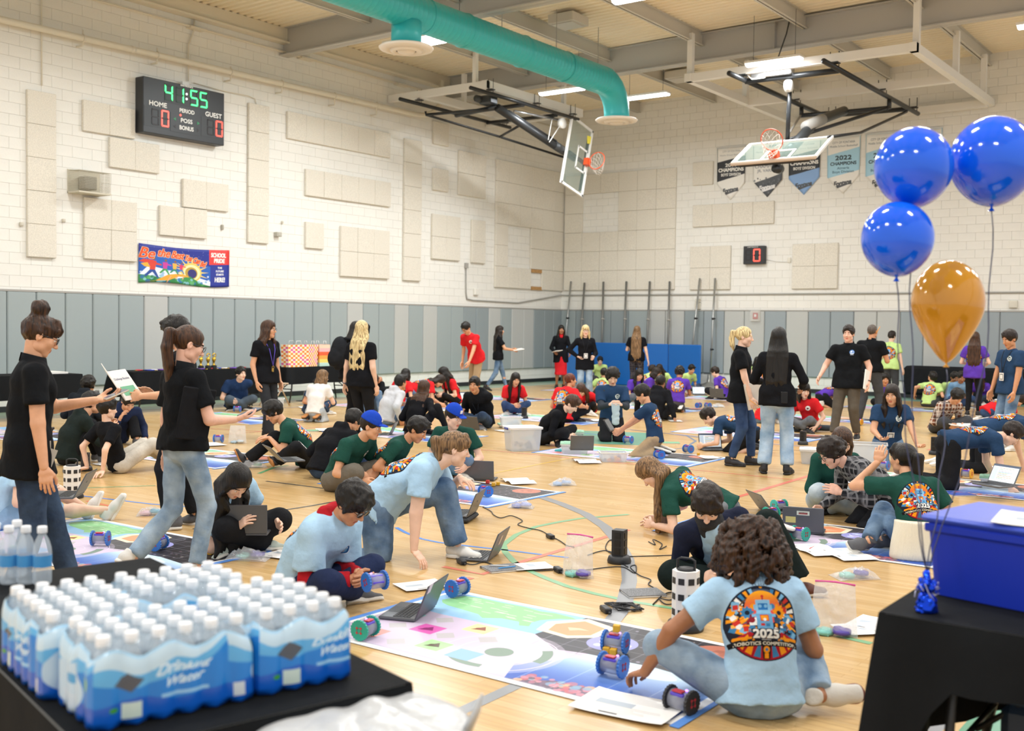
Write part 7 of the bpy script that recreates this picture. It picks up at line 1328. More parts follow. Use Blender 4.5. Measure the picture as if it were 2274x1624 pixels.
for (i, j), lb in _mat_names.items():
 x0, y0 = -4.3+3.93*i, 4.03+3.82*j; rz = [.0, .015, -.012, .02][(i*3+j) % 4]
 if (i, j) == (0, 0): rz = 0
 nx, ny = 22, 12; V, UV = [], []
 for b_ in range(ny+1):
  for a in range(nx+1):
   u, v = a/nx, b_/ny; V.append(((u-.5)*2.2, (v-.5)*1.22, .005+.0015*math.sin(u*9+i)*math.sin(v*5+j))); UV.append((u, v))
 N = len(V); F = [(b_*(nx+1)+a, b_*(nx+1)+a+1, (b_+1)*(nx+1)+a+1, (b_+1)*(nx+1)+a) for b_ in range(ny) for a in range(nx)]
 mb = MB(); mb.add(V+[(x, y, .002) for x, y, z in V], F+[tuple(q+N for q in f[::-1]) for f in F], 0, True); o = mb.build('floor_mat', [M_mat], None, uv=lambda q: np.array(UV+UV)); o.location = (x0+1.1, y0+.61, 0); o.rotation_euler = (0, 0, rz); tag(o, lb, 'floor mat', 'printed competition mats')
 for sx in (-1, 1): mb = MB(); mb.box((sx*1.105, 0, .004), (.045, 1.26, .003)); mb.build('tape_edge', [M_tape], o)
# ---------------------------------------------------------------- laptops
M_lap = mat('laptop_grey', '#5a5d62', .38, .25); M_lapk = mat('laptop_keys', '#26282b', .55); M_scr = immat('laptop_screen', screen_img(), .2, .45); M_scrd = mat('screen_dark', '#20242a', .12)
def wdir(P, phi):
 aw = nrm([P[0], P[1], 0]); rt = np.array([aw[1], -aw[0], 0]); a = math.radians(phi); d = aw*math.cos(a)+rt*math.sin(a); return math.atan2(-d[0], d[1])
def laptop(P, phi, label, lid=112, w=.325, d=.22, lit=True, tilt=0., stick=(), case=False):
 """phi: way the screen faces; keys lie on that side of the hinge"""
 L = empty('laptop', P, wdir(P, phi), label, 'laptop', 'laptops on the gym floor'); L.rotation_euler.x = tilt; mb = MB(); mb.box((0, d/2, .010), (w, d, .018), None, 0, .006); ba = mb.build('laptop_base', [M_lap], L)
 mb = MB()
 for r_ in range(5):
  for k in range(12): mb.box((-w*.42+k*w*.84/11, .045+r_*.021, .0202), (w*.84/11*.82, .017, .003))
 kb = mb.build('keyboard', [M_lapk], ba); kb['kind'] = 'stuff'; mb = MB(); mb.box((0, d*.80, .0196), (w*.32, .055, .002)); mb.build('touchpad', [mat('touchpad', '#4a4d52', .4)], ba)
 a = math.radians(180-lid); up = np.array([0, -math.sin(a-pi/2) if False else -math.cos(math.radians(180-lid)), math.sin(math.radians(180-lid))]); n_ = np.cross((1, 0, 0), up); n_ = np.array([0, up[2], -up[1]]); R = np.stack([(1, 0, 0), up, n_], 1)
 mb = MB(); mb.box(np.array([0, 0, .016])+up*d*.47, (w, d*.94, .009), R, 0, .004); li_ = mb.build('laptop_lid', [M_lap], L); c = np.array([0, 0, .016])+up*d*.48+n_*.0052
 mb = MB(); ex = np.array([1., 0, 0]); q = [c-ex*w*.46-up*d*.40, c+ex*w*.46-up*d*.40, c+ex*w*.46+up*d*.42, c-ex*w*.46+up*d*.42]; mb.add(q, [(3, 2, 1, 0)]); mb.build('screen', [M_scr if lit else M_scrd], li_, uv=lambda v: np.array([(1, 0), (0, 0), (0, 1), (1, 1)]))
 for (u, v, sx, sy, col) in stick: mb = MB(); mb.box(np.array([0, 0, .016])+ex*u*w+up*d*v-n_*.0055, (sx, sy, .002), R, 0, .0); mb.build('sticker', [mat('sticker_'+col[1:], col, .5)], li_)
 if not stick: mb = MB(); mb.tube([np.array([0, 0, .016])+up*d*.52-n_*.005+.011*(ex*math.cos(t)+up*math.sin(t)) for t in np.linspace(0, 2*pi, 15)[:-1]], .0014, 4, closed=True); mb.build('lid_mark', [mat('lid_mark', '#85888c', .3, .5)], li_)
 if case: mb = MB(); mb.box((0, d/2, -.022), (w*1.1, d*1.15, .04), None, 0, .015); mb.build('laptop_sleeve', [mat('sleeve_black', '#1e2023', .7)], L)
 return L
for px, py, z, phi, lb, kw in ((945, 1366, .008, -70, 'grey laptop on the front mat beside the red hoodie boy', dict(stick=((-.40, .86, .05, .06, '#d8c9d6'),), w=.34)), (1096, 1240, .002, -75, 'open laptop with pale lid sticker on the bare floor', dict(stick=((-.05, .6, .05, .07, '#c9b6a4'),))), (1048, 1144, .048, -75, 'laptop on a black sleeve by the kneeling girl', dict(case=True)), (1064, 1068, .002, 12, 'closed-back laptop facing the boy in blue cap and jeans', dict(lid=100)),
 (1700, 1136, .002, 65, 'laptop leaning back at the left rim of the sticker laptop mat', dict(lid=128)), (1783, 1186, .008, 5, 'laptop lid with two stickers facing the camera', dict(lid=98, stick=((.0, .72, .10, .035, '#c8d0c4'), (.0, .72, .07, .018, '#b03040'), (-.3, .45, .08, .05, '#c9c07a')))), (868, 966, .002, -80, 'laptop behind the cap boy, before the long haired girl', dict(lid=115)),
 (1032, 893, .002, 160, 'lit laptop at the feet of the man in khaki', dict(lid=108)), (975, 884, .002, 80, 'laptop of the black haired girl below the man in khaki', dict(lid=125)), (1578, 998, .002, 162, 'lit laptop open towards the camera on the far centre mat', dict(lid=108)), (1552, 877, .002, 165, 'small lit laptop by the blue gym mat', dict(lid=112)), (1592, 884, .10, 20, 'dark laptop on bare legs behind the blonde ponytail woman', dict(lid=105)),
 (1315, 912, .07, 12, 'laptop of the bowed girl in red', dict(lid=120, stick=((.1, .5, .16, .04, '#c9c9cc'),))), (2108, 884, .12, 0, 'dark laptop on the denim jacket lap', dict(lid=100)), (686, 892, .06, -35, 'dark laptop left of the child in white', dict(lid=105)), (1292, 1001, .13, -5, 'laptop lid standing on the green lidded box', dict(lid=110, w=.29, d=.2)), (2222, 1078, .135, -140, 'lit laptop on a plastic box by the crawling boy', dict(lid=118)), ):
 if kw is None: continue
 P = gnd(px, py, z); P[2] = z; laptop(P, phi, lb, **kw)
for px, py, D, z, phi, lb, kw in ((176, 1098, 8.6, .27, -75, 'grey laptop on the bare legs at the left', dict(lid=118)), (542, 1172, 7.65, .16, 10, 'grey laptop whose lid hides the lap of the black haired girl', dict(lid=95)), (622, 1014, 11.2, .24, 75, 'grey laptop on the lap of the boy typing in green', dict(lid=135)), (1042, 935, 15.0, .22, 25, 'grey laptop on the lap of the grinning boy', dict(lid=120))):
 P = atd(px, py, D); P[2] = z; laptop(P, phi, lb, **kw)
# ---------------------------------------------------------------- little wheeled robots
M_w = {'b': mat('wheel_blue', '#2f6fc0', .4), 't': mat('wheel_teal', '#1fa08c', .4), 'k': mat('wheel_black', '#2a2a2e', .5), 'y': mat('wheel_yellow', '#e0a520', .45)}; M_bod = mat('robot_purple', '#5a4ac8', .35); M_clr = mat('robot_clear', '#b9bccc', .15, alpha=.55); M_red = mat('robot_red', '#c23a4a', .4); M_led2 = mat('robot_led', '#b06aff', .3, emit=5); M_bat = mat('robot_battery', '#8a8d92', .4, .3)
def make_robot(k):
 r = empty('robot', (0, 0, 0)); R_ = .055
 for s_ in (-1, 1):
  mb = MB(); t = np.linspace(0, 2*pi, 81)[:-1]; q = np.where((np.arange(80) % 4) < 2, R_, R_*.94); mb.prism([(a*math.cos(b_), a*math.sin(b_)) for a, b_ in zip(q, t)], -.006, .006, np.array([[0, 0, 1, s_*.056], [1, 0, 0, 0], [0, 1, 0, R_], [0, 0, 0, 1.]])); w = mb.build('wheel', [M_w[k]], r)
  mb = MB()
  for a in range(4): c = (s_*.0632, .018*math.cos(a*pi/2+.78), R_+.018*math.sin(a*pi/2+.78)); mb.box(c, (.003, .012, .005)); mb.box(c, (.003, .005, .012))
  mb.tube([(s_*.0632, .018*math.cos(a*pi/2+.78), R_+.018*math.sin(a*pi/2+.78)) for a in range(4)], .0016, 4, closed=True); mb.build('wheel_mark', [M_red], w)['kind'] = 'stuff'
 mb = MB(); mb.lathe([(.042, -.046), (.044, 0), (.042, .046)], 20, (0, 0, R_), 'x'); mb.build('robot_shell', [M_clr], r); mb = MB(); mb.box((0, .026, R_), (.08, .028, .052), None, 0, .006); mb.box((0, -.012, R_+.03), (.07, .05, .016), None, 0, .004); mb.build('robot_body', [M_bod], r)
 mb = MB(); mb.lathe([(.013, -.038), (.013, .038)], 12, (0, -.01, R_-.008), 'x'); mb.build('battery', [M_bat], r); mb = MB(); mb.box((0, -.02, R_+.044), (.05, .03, .006)); mb.build('circuit', [M_red], r); mb = MB(); mb.lathe([(0, -.004), (.006, -.003), (.006, .003), (0, .004)], 8, (.02, .012, R_+.043)); mb.build('robot_light', [M_led2], r); return r
RP = {}
def robot(px, py, k, phi, label, z=0., s=1., P=None, rx=0.):
 P = gnd(px, py, z) if P is None else np.array(P, float); 
 if k in RP: r = copy_tree(RP[k])
 else: r = RP[k] = make_robot(k)
 r.location = tuple(P); r.rotation_euler = (rx, 0, wdir(P, phi)); r.scale = (s, s, s); tag(r, label, 'robot', 'small wheeled robots'); return r
mz = .007
for a in ((223, 1212, 'b', 20, 'blue wheeled robot alone on the left mat', mz), (352, 1222, 'b', -60, 'blue wheeled robot at the heel of the walking woman', mz), (968, 1090, 't', 40, 'teal wheeled robot beside the hand on the knee', mz), (1078, 1103, 'b', 60, 'blue wheeled robot behind the laptop on a sleeve', mz), (1016, 1324, 'b', -50, 'blue wheeled robot at the top corner of the front mat', mz), (812, 1418, 't', -55, 'teal wheeled robot peeking out from behind the water pack', mz), (1366, 1449, 'b', 20, 'blue wheeled robot with a yellow cube on top', mz), (1360, 1502, 'b', 30, 'blue wheeled robot on the pale sky patch of the front mat', mz), (1712, 1153, 't', -40, 'teal wheeled robot on the green map of the sticker laptop mat', mz), (1730, 1136, 't', -35, 'teal wheeled robot behind the other one by the leaning laptop', mz), (1776, 1200, 't', 35, 'teal wheeled robot before the laptop lid with stickers', mz), (8, 1168, 'b', -30, 'blue wheeled robot at the left picture edge', 0), (1528, 1006, 'b', 50, 'blue wheeled robot on the far centre mat left of the lit laptop', mz), (1464, 1019, 'b', 60, 'blue wheeled robot behind the kneeling boy in khaki', mz), (1036, 953, 'b', 50, 'blue wheeled robot before the grinning boy in black', mz), (527, 915, 'b', 20, 'blue wheeled robot by the boy under the trophy table', mz), (974, 898, 't', 70, 'teal wheeled robot by the girl below the man in khaki', mz), (1962, 1044, 'b', 20, 'blue wheeled robot before the kneeling girl in jeans', mz), (1551, 906, 'b', -60, 'blue wheeled robot left of its twin near the pole base', mz), (1572, 906, 'b', 50, 'blue wheeled robot right of its twin near the pole base', mz), (485, 983, 'b', 20, 'blue wheeled robot by the gloved hand', mz), (2146, 1062, 'y', 20, 'yellow wheeled robot under the crawling boy', mz), (1907, 944, 'y', 30, 'yellow wheeled robot by the grey trousers', mz), (1395, 985, 'b', 30, 'blue wheeled robot before the curly boy in navy', mz), (1245, 902, 'b', 10, 'blue wheeled robot by the girl with the braid', mz), (1512, 1583, 'k', 35, 'grey black wheeled robot under the hand of the curly haired girl', 0)): robot(*a)
P = atd(838, 1312, 6.1); robot(0, 0, 'b', 150, 'blue wheeled robot held by the boy in the red hoodie', P=P, rx=.5)
M_cube = mat('cube_yellow', '#d8a425', .5); 
def cube(px, py, z, col, lb, rz=.3, P=None): P = gnd(px, py, z) if P is None else P; mb = MB(); mb.box((0, 0, .0175), (.035, .035, .035), None, 0, .003); o = mb.build('toy_cube', [M_cube if col == 'y' else mat('cube_red', '#c0352f', .5)]); o.location = tuple(P); o.rotation_euler = (0, 0, rz); tag(o, lb, 'cube', 'toy cubes'); return o
P = gnd(1366, 1449, mz); cube(0, 0, 0, 'y', 'yellow cube on top of the front robot', .4, P+np.array([.015, -.015, .112])); cube(1347, 1452, mz, 'y', 'yellow cube between the two front robots'); cube(1362, 1456, mz, 'y', 'yellow cube touching its twin between the front robots'); cube(468, 1232, mz, 'y', 'yellow cube on the brown planet of the left mat'); cube(1083, 1074, mz, 'r', 'red cube by the boy in blue cap'); cube(1096, 1080, mz, 'y', 'yellow cube left of two by the red one'); cube(1106, 1078, mz, 'y', 'yellow cube right of two by the red one'); cube(1685, 1180, mz, 'r', 'red cube behind the curly haired girl'); cube(1551, 1012, mz, 'y', 'yellow cube on the far centre mat')
# ---------------------------------------------------------------- clear boxes, bags
M_tub = mat('clear_tub', '#dfe5ea', .25, alpha=.42, spec=.5); M_lidg = mat('lid_green', '#9fd0b4', .45, alpha=.9); M_lidw = mat('lid_white', '#eef0f2', .4, alpha=.85)
def clear_box(px, py, phi, w, d, h, label, lid=None, z=0., fill=None, handle=False, P=None):
 P = gnd(px, py, z) if P is None else P; P[2] = z; b = empty('plastic_box', P, wdir(P, phi), label, 'box', 'clear plastic boxes'); mb = MB(); tub(mb, w, d, h, .10, .004, .03, 4); mb.build('box_body', [M_tub], b); mb = MB()
 r_ = [(w/2*sx, d/2*sy, h-.004) for sx, sy in ((-1, -1), (1, -1), (1, 1), (-1, 1))]
 for i in range(4): sqtube(mb, r_[i], r_[(i+1) % 4], .016, .012)
 mb.build('box_rim', [M_lidw], b)
 if lid: mb = MB(); mb.box((0, 0, h+.010), (w+.02, d+.02, .022), None, 0, .008); mb.box((0, 0, h+.024), (w*.8, d*.75, .008), None, 0, .003); mb.build('box_lid', [M_lidg if lid == 'g' else M_lidw], b)
 if handle:
  for sx in (-1, 1): mb = MB(); mb.box((sx*(w/2+.012), 0, h-.005), (.03, .14, .03), None, 0, .012); mb.build('handle', [mat('handle_navy', '#2b3a86', .4)], b)
 if fill:
  mb = MB(); g = np.random.default_rng(int(px)); nm, cols = fill
  for i in range(10): a = g.uniform(0, 6); mb.box((g.uniform(-.32, .32)*w, g.uniform(-.3, .3)*d, .012+g.uniform(.01, .38)*h*.7), (g.uniform(.03, .09), g.uniform(.02, .06), g.uniform(.015, .04)), np.array(Euler((a, a*2, a*3)).to_matrix()), i % len(cols), .004)
  mb.build(nm, [mat('fill_'+c[1:], c, .6) for c in cols], b)['kind'] = 'stuff'
 return b
clear_box(1160, 1000, -20, .44, .33, .30, 'large clear box with lid and navy handles, holding cables', 'w', fill=('cable_heap', ['#3a3e4a', '#55607a', '#e4e4e4']), handle=True)
clear_box(1132, 950, -10, .36, .24, .05, 'low box with green lid behind the large clear box', 'g'); clear_box(1134, 944, -10, .34, .22, .13, 'small open clear box standing on a green lid', None, .085, fill=('parts', ['#7fb0d8', '#b8c8d8']))
clear_box(1268, 979, 0, .36, .24, .13, 'green lidded box right of the black hoodie boy, the rear one', 'g', fill=('parts', ['#4a5060', '#5a6a8a'])); clear_box(1276, 1008, 0, .36, .24, .13, 'green lidded box in front carrying a small laptop', 'g', fill=('parts', ['#4a5090', '#5a5a7a'])); clear_box(1361, 1025, -10, .34, .22, .12, 'open clear box full of orange and purple bits', None, fill=('parts', ['#e0902f', '#c84a3a', '#5a5a98', '#e8a04a', '#4a60a0']))
clear_box(605, 908, 0, .44, .32, .2, 'open clear box behind the standing woman with lanyard', None, fill=('parts', ['#8fa4c0', '#c8ccd4'])); clear_box(1815, 1030, 0, .42, .26, .17, 'clear box with white lid left of the girl in dark green', 'w', fill=('parts', ['#7a6f90', '#6a5f80'])); clear_box(1925, 1035, 0, .46, .34, .28, 'tall clear box behind the plaid shirt boy', None); clear_box(2215, 1086, 0, .34, .24, .115, 'green lidded box under the lit laptop by the crawling boy', 'g', fill=('parts', ['#b8b0a8', '#8f8f98'])); clear_box(800, 905, 0, .26, .3, .34, 'tall white bin between the blonde woman and the child in white', None)
for px, py, lb in ((2115, 912, 'cardboard box behind the boy in the plaid shirt'), (2106, 940, 'cardboard box with white cover near the striped sneaker'), (888, 905, 'cardboard box by the bent girl in red')): P = gnd(px, py); b = empty('cardboard_box', P, wdir(P, 20), lb, 'box'); mb = MB(); mb.box((0, 0, .06), (.32, .22, .12), None, 0, .004); mb.build('box_body', [mat('cardboard', '#c49a62', .8)], b); mb = MB(); mb.box((0, 0, .122), (.33, .23, .006)); mb.build('box_flap', [mat('cardboard_light', '#d8b37e', .8)], b)
M_bag = mat('zip_bag', '#eef0f2', .12, alpha=.30, spec=.9, bump=.01, bscale=26); M_zip = mat('zip_pink', '#e85aa6', .4, alpha=.9)
def zipbag(px, py, phi, w, h, label, stand=False, zipc=True, fill=('#7fc8bd', '#5a4aa8'), z=0., thick=.05, P=None):
 P = gnd(px, py, z) if P is None else np.array(P, float); g = np.random.default_rng(int(px+py)); b = empty('zip_bag', P, wdir(P, phi), label, 'bag', 'zip bags with robot parts'); nx, ny = 14, 12; V = []
 for sd in (1, -1):
  for j in range(ny+1):
   for i in range(nx+1):
    u, v = i/nx, j/ny; f = max(0, math.sin(pi*u))**.6*(1-v)**.7*min(1, v*4+.3); t = sd*thick*f*(1+.25*g.normal()) if 0 < i < nx and 0 < j < ny else 0
    x = (u-.5)*w*(1-.18*v*(1 if stand else .4))
    if stand: V.append((x, t+.08*v*v*h, .004+v*h))
    else: V.append((x, (v-.5)*h, max(.003, .004+thick*.9*f+(t if sd > 0 else -thick*.9*f))))
 n = (nx+1)*(ny+1); F = [(k*n+j*(nx+1)+i, k*n+j*(nx+1)+i+1, k*n+(j+1)*(nx+1)+i+1, k*n+(j+1)*(nx+1)+i) for k in (0, 1) for j in range(ny) for i in range(nx)]; F = [f if i < nx*ny else f[::-1] for i, f in enumerate(F)]
 mb = MB(); mb.add(V, F, 0, True); mb.build('bag_film', [M_bag], b)
 if zipc: mb = MB(); a = V[ny*(nx+1)]; c = V[ny*(nx+1)+nx]; mb.tube([a, ((a[0]+c[0])/2, (a[1]+c[1])/2+.01, (a[2]+c[2])/2+.004), c], .006, 5); mb.build('zip_strip', [M_zip], b)
 mb = MB()
 for k, c in enumerate(fill): mb.lathe([(0, -.010), (.05, -.010), (.05, .010), (0, .010)], 16, ((k-.5)*w*.35, 0 if not stand else .0, .018+.012*k), mi=k); mb.box(((k-.5)*w*.3, .02*(k-.5), .02+.012*k), (.05, .07, .025), np.array(Euler((.2, .1, k)).to_matrix()), k, .004)
 mb.build('robot_parts', [mat('part_'+c[1:], c, .45) for c in fill], b)['kind'] = 'stuff'; return b
zipbag(556, 1240, 20, .30, .24, 'zip bag with pink strip by the printed sheet on the floor'); zipbag(1283, 1282, 30, .24, .27, 'zip bag with pink strip standing upright by the power tower', True); zipbag(1896, 1283, -30, .30, .2, 'zip bag lying before the crossed sneakers', zipc=False); zipbag(1850, 1412, 10, .26, .28, 'zip bag with pink strip standing by the balloon table', True); zipbag(1248, 1078, -20, .28, .18, 'zip bag on bare floor beyond the open booklet', zipc=False, fill=('#7fa8d8', '#9ab8e0')); zipbag(1158, 1128, 10, .24, .16, 'zip bag at the corner of the cap boy mat', zipc=False, fill=('#6f7fc8', '#8a9ad8')); zipbag(527, 985, 20, .26, .24, 'crumpled clear bag before the woman with lanyard', True, False, ('#a8c0d0', '#c8d4dc')); zipbag(560, 1038, 0, .34, .2, 'flat clear bag at the sneaker with orange sole', zipc=False, fill=('#cfd8d8', '#4aa06a')); zipbag(335, 1144, 0, .24, .18, 'pinkish clear bag behind the dark sneakers', zipc=False, fill=('#e0b8c8', '#4aa8c8')); zipbag(1595, 905, 0, .3, .2, 'clear bag by the bare legs near the pole base', zipc=False, fill=('#9ab8d8', '#d8dce4'))
# ---------------------------------------------------------------- power towers, adapters, cables
M_tw = mat('tower_black', '#222428', .45); M_cable = mat('cable_black', '#1c1d20', .5)
def tower(px, py, label, h=.22, w=.075, white=False, phi=20, z=0):
 P = gnd(px, py, z); t = empty('power_tower', P, wdir(P, phi), label, 'power strip'); k = 8 if white else 4; th = np.arange(k)*2*pi/k+pi/k; r = .075 if white else w*.72; mb = MB(); mb.prism([(r*math.cos(a), r*math.sin(a)) for a in th], .05 if white else .03, h); bd = mb.build('tower_body', [mat('tower_white', '#ececea', .4) if white else M_tw], t)
 mb = MB(); mb.lathe([(r*1.35, 0), (r*1.4, .015), (r*1.25, .045), (r*1.05, .055)], 24); mb.build('tower_base', [M_tw], t); mb = MB(); ap = r*math.cos(pi/k)+.001
 for a in range(k):
  a_ = a*2*pi/k; n_ = np.array([math.cos(a_), math.sin(a_), 0]); s_ = np.array([-n_[1], n_[0], 0]); R = np.stack([n_, s_, (0, 0, 1)], 1)
  for j in range(3): mb.box(n_*ap+np.array([0, 0, (.05 if white else .05)+(j+.5)*(h-.07)/3+.01]), (.006, r*.45 if white else r*.7, r*.45 if white else (h-.06)/3*.7), R)
 mb.build('socket', [M_tw if white else mat('socket_dark', '#0f1012', .4)], bd)['kind'] = 'stuff'
 if white: mb = MB(); mb.lathe([(.05, h), (.045, h+.012), (0, h+.014)], 20); mb.tube([(-.05, 0, h), (-.05, 0, h+.055), (-.03, 0, h+.065), (.03, 0, h+.065), (.05, 0, h+.055), (.05, 0, h)], .007, 6); mb.build('handle', [M_tw], t); mb = MB(); mb.box((0, -r*1.32, .028), (.05, .02, .035)); mb.build('switch', [mat('switch_blue', '#2550b0', .4)], t)
 return t
tower(1375, 1250, 'black power tower with cords on the bare floor', .235, .085); tower(190, 1046, 'black power tower behind the bun woman', .20); tower(1783, 988, 'black power tower beyond the long haired woman in jeans', .20); tower(2075, 1010, 'black power tower left of the crawling boy', .24); tower(1164, 930, 'black power tower behind the boxes near the hooded boy', .20); tower(1521, 1398, 'white and black power tower with handle before the curly girl', .33, white=True); tower(160, 1106, 'white and black power tower beside the seated legs', .30, white=True)
def cable(px, label, r=.004, z=.006, name='cable'):
 P = [gnd(*p) for p in px]; Q = []; n = len(P)
 for i in range(n-1):
  a, b_ = P[i], P[i+1]; p0 = P[max(i-1, 0)]; p3 = P[min(i+2, n-1)]
  for t in np.linspace(0, 1, 6)[:-1]: Q.append(.5*((2*a)+(b_-p0)*t+(2*p0-5*a+4*b_-p3)*t*t+(-p0+3*a-3*b_+p3)*t**3))
 Q.append(P[-1]); Q = np.array(Q); Q[:, 2] = z; mb = MB(); mb.tube(Q, r, 5); return tag(mb.build(name, [M_cable]), label, 'cable')
cable([(1072, 1128), (1090, 1137), (1096, 1145), (1112, 1152), (1135, 1147), (1160, 1158), (1150, 1167), (1175, 1175), (1200, 1180), (1218, 1190)], 'black cord from the laptop on a sleeve to its adapter'); cable([(1230, 1196), (1245, 1204), (1258, 1213), (1275, 1217)], 'short black cord leaving the far adapter'); cable([(1010, 1240), (1025, 1250), (1050, 1256), (1075, 1250), (1100, 1258), (1150, 1266), (1180, 1262), (1190, 1270), (1228, 1268)], 'black cord looping from the bare floor laptop'); cable([(1255, 1268), (1300, 1268), (1350, 1262), (1385, 1262), (1410, 1275), (1412, 1258), (1400, 1262), (1420, 1280), (1445, 1290), (1440, 1300), (1460, 1312), (1480, 1325)], 'black cord running from the adapter towards the notebook'); cable([(1370, 1200), (1352, 1203), (1345, 1220), (1360, 1232), (1385, 1238), (1500, 1235)], 'black cord looping behind the power tower'); cable([(1305, 1235), (1340, 1225), (1365, 1232), (1385, 1255), (1395, 1262)], 'black cord curling before the power tower')
g = np.random.default_rng(21); c0 = gnd(1385, 1352); pts = [c0+np.array([.14*math.cos(i*.75)*g.uniform(.3, 1), .10*math.sin(i*.75)*g.uniform(.3, 1), .008+.004*(i % 4)]) for i in range(46)]; mb = MB(); mb.tube(pts, .0045, 5); tag(mb.build('cable', [M_cable]), 'tangled heap of black cord by the front mat', 'cable')
for px, py, lb in ((1222, 1196, 'black power adapter between laptop and zip bag'), (1240, 1271, 'black power adapter left of the standing zip bag'), (1345, 1360, 'black power adapter in the cord heap'), (1025, 1253, 'small black plug before the bare floor laptop')): P = gnd(px, py); mb = MB(); mb.box((0, 0, .017), (.10, .045, .032), None, 0, .006); mb.box((.06, 0, .012), (.03, .014, .012), None, 0, .003); o = mb.build('power_adapter', [M_tw]); o.location = tuple(P); o.rotation_euler = (0, 0, wdir(P, 70)); tag(o, lb, 'adapter')
g = np.random.default_rng(5)
cable([(1450, 1345), (1475, 1322), (1500, 1318), (1490, 1335), (1465, 1332), (1480, 1345), (1510, 1340)], 'black cord coil beside the notebook near the white tower'); cable([(1440, 1205), (1455, 1212), (1450, 1200), (1470, 1210), (1465, 1222), (1480, 1215)], 'thin cord coil beside the long haired girl in green'); cable([(190, 1040), (150, 1035), (140, 1050), (160, 1062), (175, 1080)], 'thin cord from the power tower behind the bun woman')
# ---------------------------------------------------------------- paper, notebooks, small bits
M_comp = mat('notebook_marble', '#75777a', .6, var=.6, vscale=160)
for px, py, w, h, phi, lb, mt, curl, fold in ((1396, 1570, .44, .30, 25, 'large white booklet at the corner of the front mat', PAGE, .012, False), (935, 1300, .30, .22, -25, 'white sheet with a green patch by the striped shoe', PAGE, .004, False), (1180, 1258, .21, .28, 70, 'white colour printed sheet by the notebook', PAGE, .003, False), (628, 1230, .21, .28, 40, 'printed sheet beside the zip bag and green sneaker', PAGE, .003, False), (1150, 1070, .42, .28, 70, 'open booklet at the edge of the cap boy mat', PAGE, .03, True), (1302, 1025, .42, .28, 75, 'open booklet before the box of orange bits', PAGE, .025, True), (1815, 1222, .42, .28, 60, 'open booklet pair on the near rim of the sticker mat, left', PAGE, .01, True), (1880, 1232, .42, .28, 60, 'open booklet pair on the near rim of the sticker mat, right', PAGE, .01, True), (1918, 1398, .22, .29, 60, 'white sheet with dark marks by the standing zip bag', PAGE, .006, False), (1938, 1385, .22, .29, 20, 'second white sheet half under the balloon table', PAGE, .006, False), (470, 987, .42, .28, 70, 'loose white papers before the crumpled bag', PAPER, .006, False), (240, 1030, .21, .28, 60, 'white paper at the leaning boy in black', PAGE, .003, False), (855, 915, .3, .22, 80, 'white paper behind the long haired girl', PAPER, .004, False), (985, 912, .3, .2, 80, 'white paper before the black haired girl with laptop', PAPER, .004, False), (1328, 934, .36, .22, 80, 'white papers before the bowed girl in red', PAPER, .004, False), (1500, 935, .3, .22, 80, 'white sheet at the hand of the hooded boy from behind', PAPER, .004, False), (1480, 880, .4, .25, 80, 'white papers by the small lit laptop', PAPER, .004, False), (720, 955, .4, .24, 85, 'white papers behind the boy typing in green', PAGE, .008, False), (1575, 1016, .3, .22, 70, 'white sheet beside the lit laptop on the far centre mat', PAPER, .004, False), (1895, 905, .4, .24, 80, 'white papers at the feet of the grey trousers', PAPER, .004, False), (2215, 1040, .3, .24, 60, 'white sheet by the yellow robot', PAGE, .006, False), (1120, 957, .3, .2, 60, 'white paper at the edge of the black hoodie mat', PAPER, .004, False), (900, 955, .3, .2, 60, 'white paper behind the long haired girl in black', PAPER, .004, False), (680, 905, .4, .25, 80, 'white papers left of the child in white', PAPER, .004, False)):
 P = gnd(px, py, .010); P[2] = .0095; leaflet('booklet' if fold else 'paper_sheet', P, wdir(P, phi), w, h, mt, lb, 'booklet' if fold else 'paper', curl, fold=fold)
for px, py, phi, lb, mt in ((1115, 1265, 65, 'marbled composition notebook with pens on it', M_comp), (1428, 1320, 70, 'marbled composition notebook by the grey court line', M_comp), (2132, 1100, 60, 'blue notebook before the crawling boy', mat('notebook_blue', '#3a52a8', .5)), (690, 958, 85, 'green lid lying behind the boy typing in green', mat('notebook_green', '#6fae86', .5)), (1490, 985, 85, 'green lid right of the boy in khaki', mat('notebook_green', '#6fae86', .5))):
 P = gnd(px, py); nb = empty('notebook', P, wdir(P, phi), lb, 'notebook'); mb = MB(); mb.box((0, 0, .013), (.19, .245, .004)); mb.box((-.088, 0, .008), (.022, .246, .012)); mb.build('cover', [mt], nb); mb = MB(); mb.box((.002, 0, .007), (.184, .238, .010)); mb.build('pages', [PAPER], nb)
for px, py, z, phi, col, lb, l in ((1125, 1262, .018, 60, '#3a8fd0', 'blue pen on the composition notebook', .14), (1108, 1258, .018, 95, '#d8d8d8', 'white pen on the composition notebook', .14), (197, 1287, 0, 55, '#e0b030', 'yellow pencil at the near corner of the left mat', .17), (1803, 1218, .012, 20, '#c03030', 'red pen between the open booklets', .12), (1330, 1010, 0, 80, '#202226', 'black marker on bare floor left of the boy in khaki', .13), (2265, 1096, 0, 80, '#202226', 'black marker at the right picture edge', .12)):
 P = gnd(px, py, z); mb = MB(); mb.lathe([(0, -l/2), (.002, -l/2+.004), (.0045, -l/2+.018), (.0045, l/2-.005), (.003, l/2), (0, l/2)], 8, (0, 0, .005), 'y'); o = mb.build('pen', [mat('pen_'+col[1:], col, .4)]); o.location = tuple(P); o.rotation_euler = (0, 0, wdir(P, phi)); tag(o, lb, 'pen')
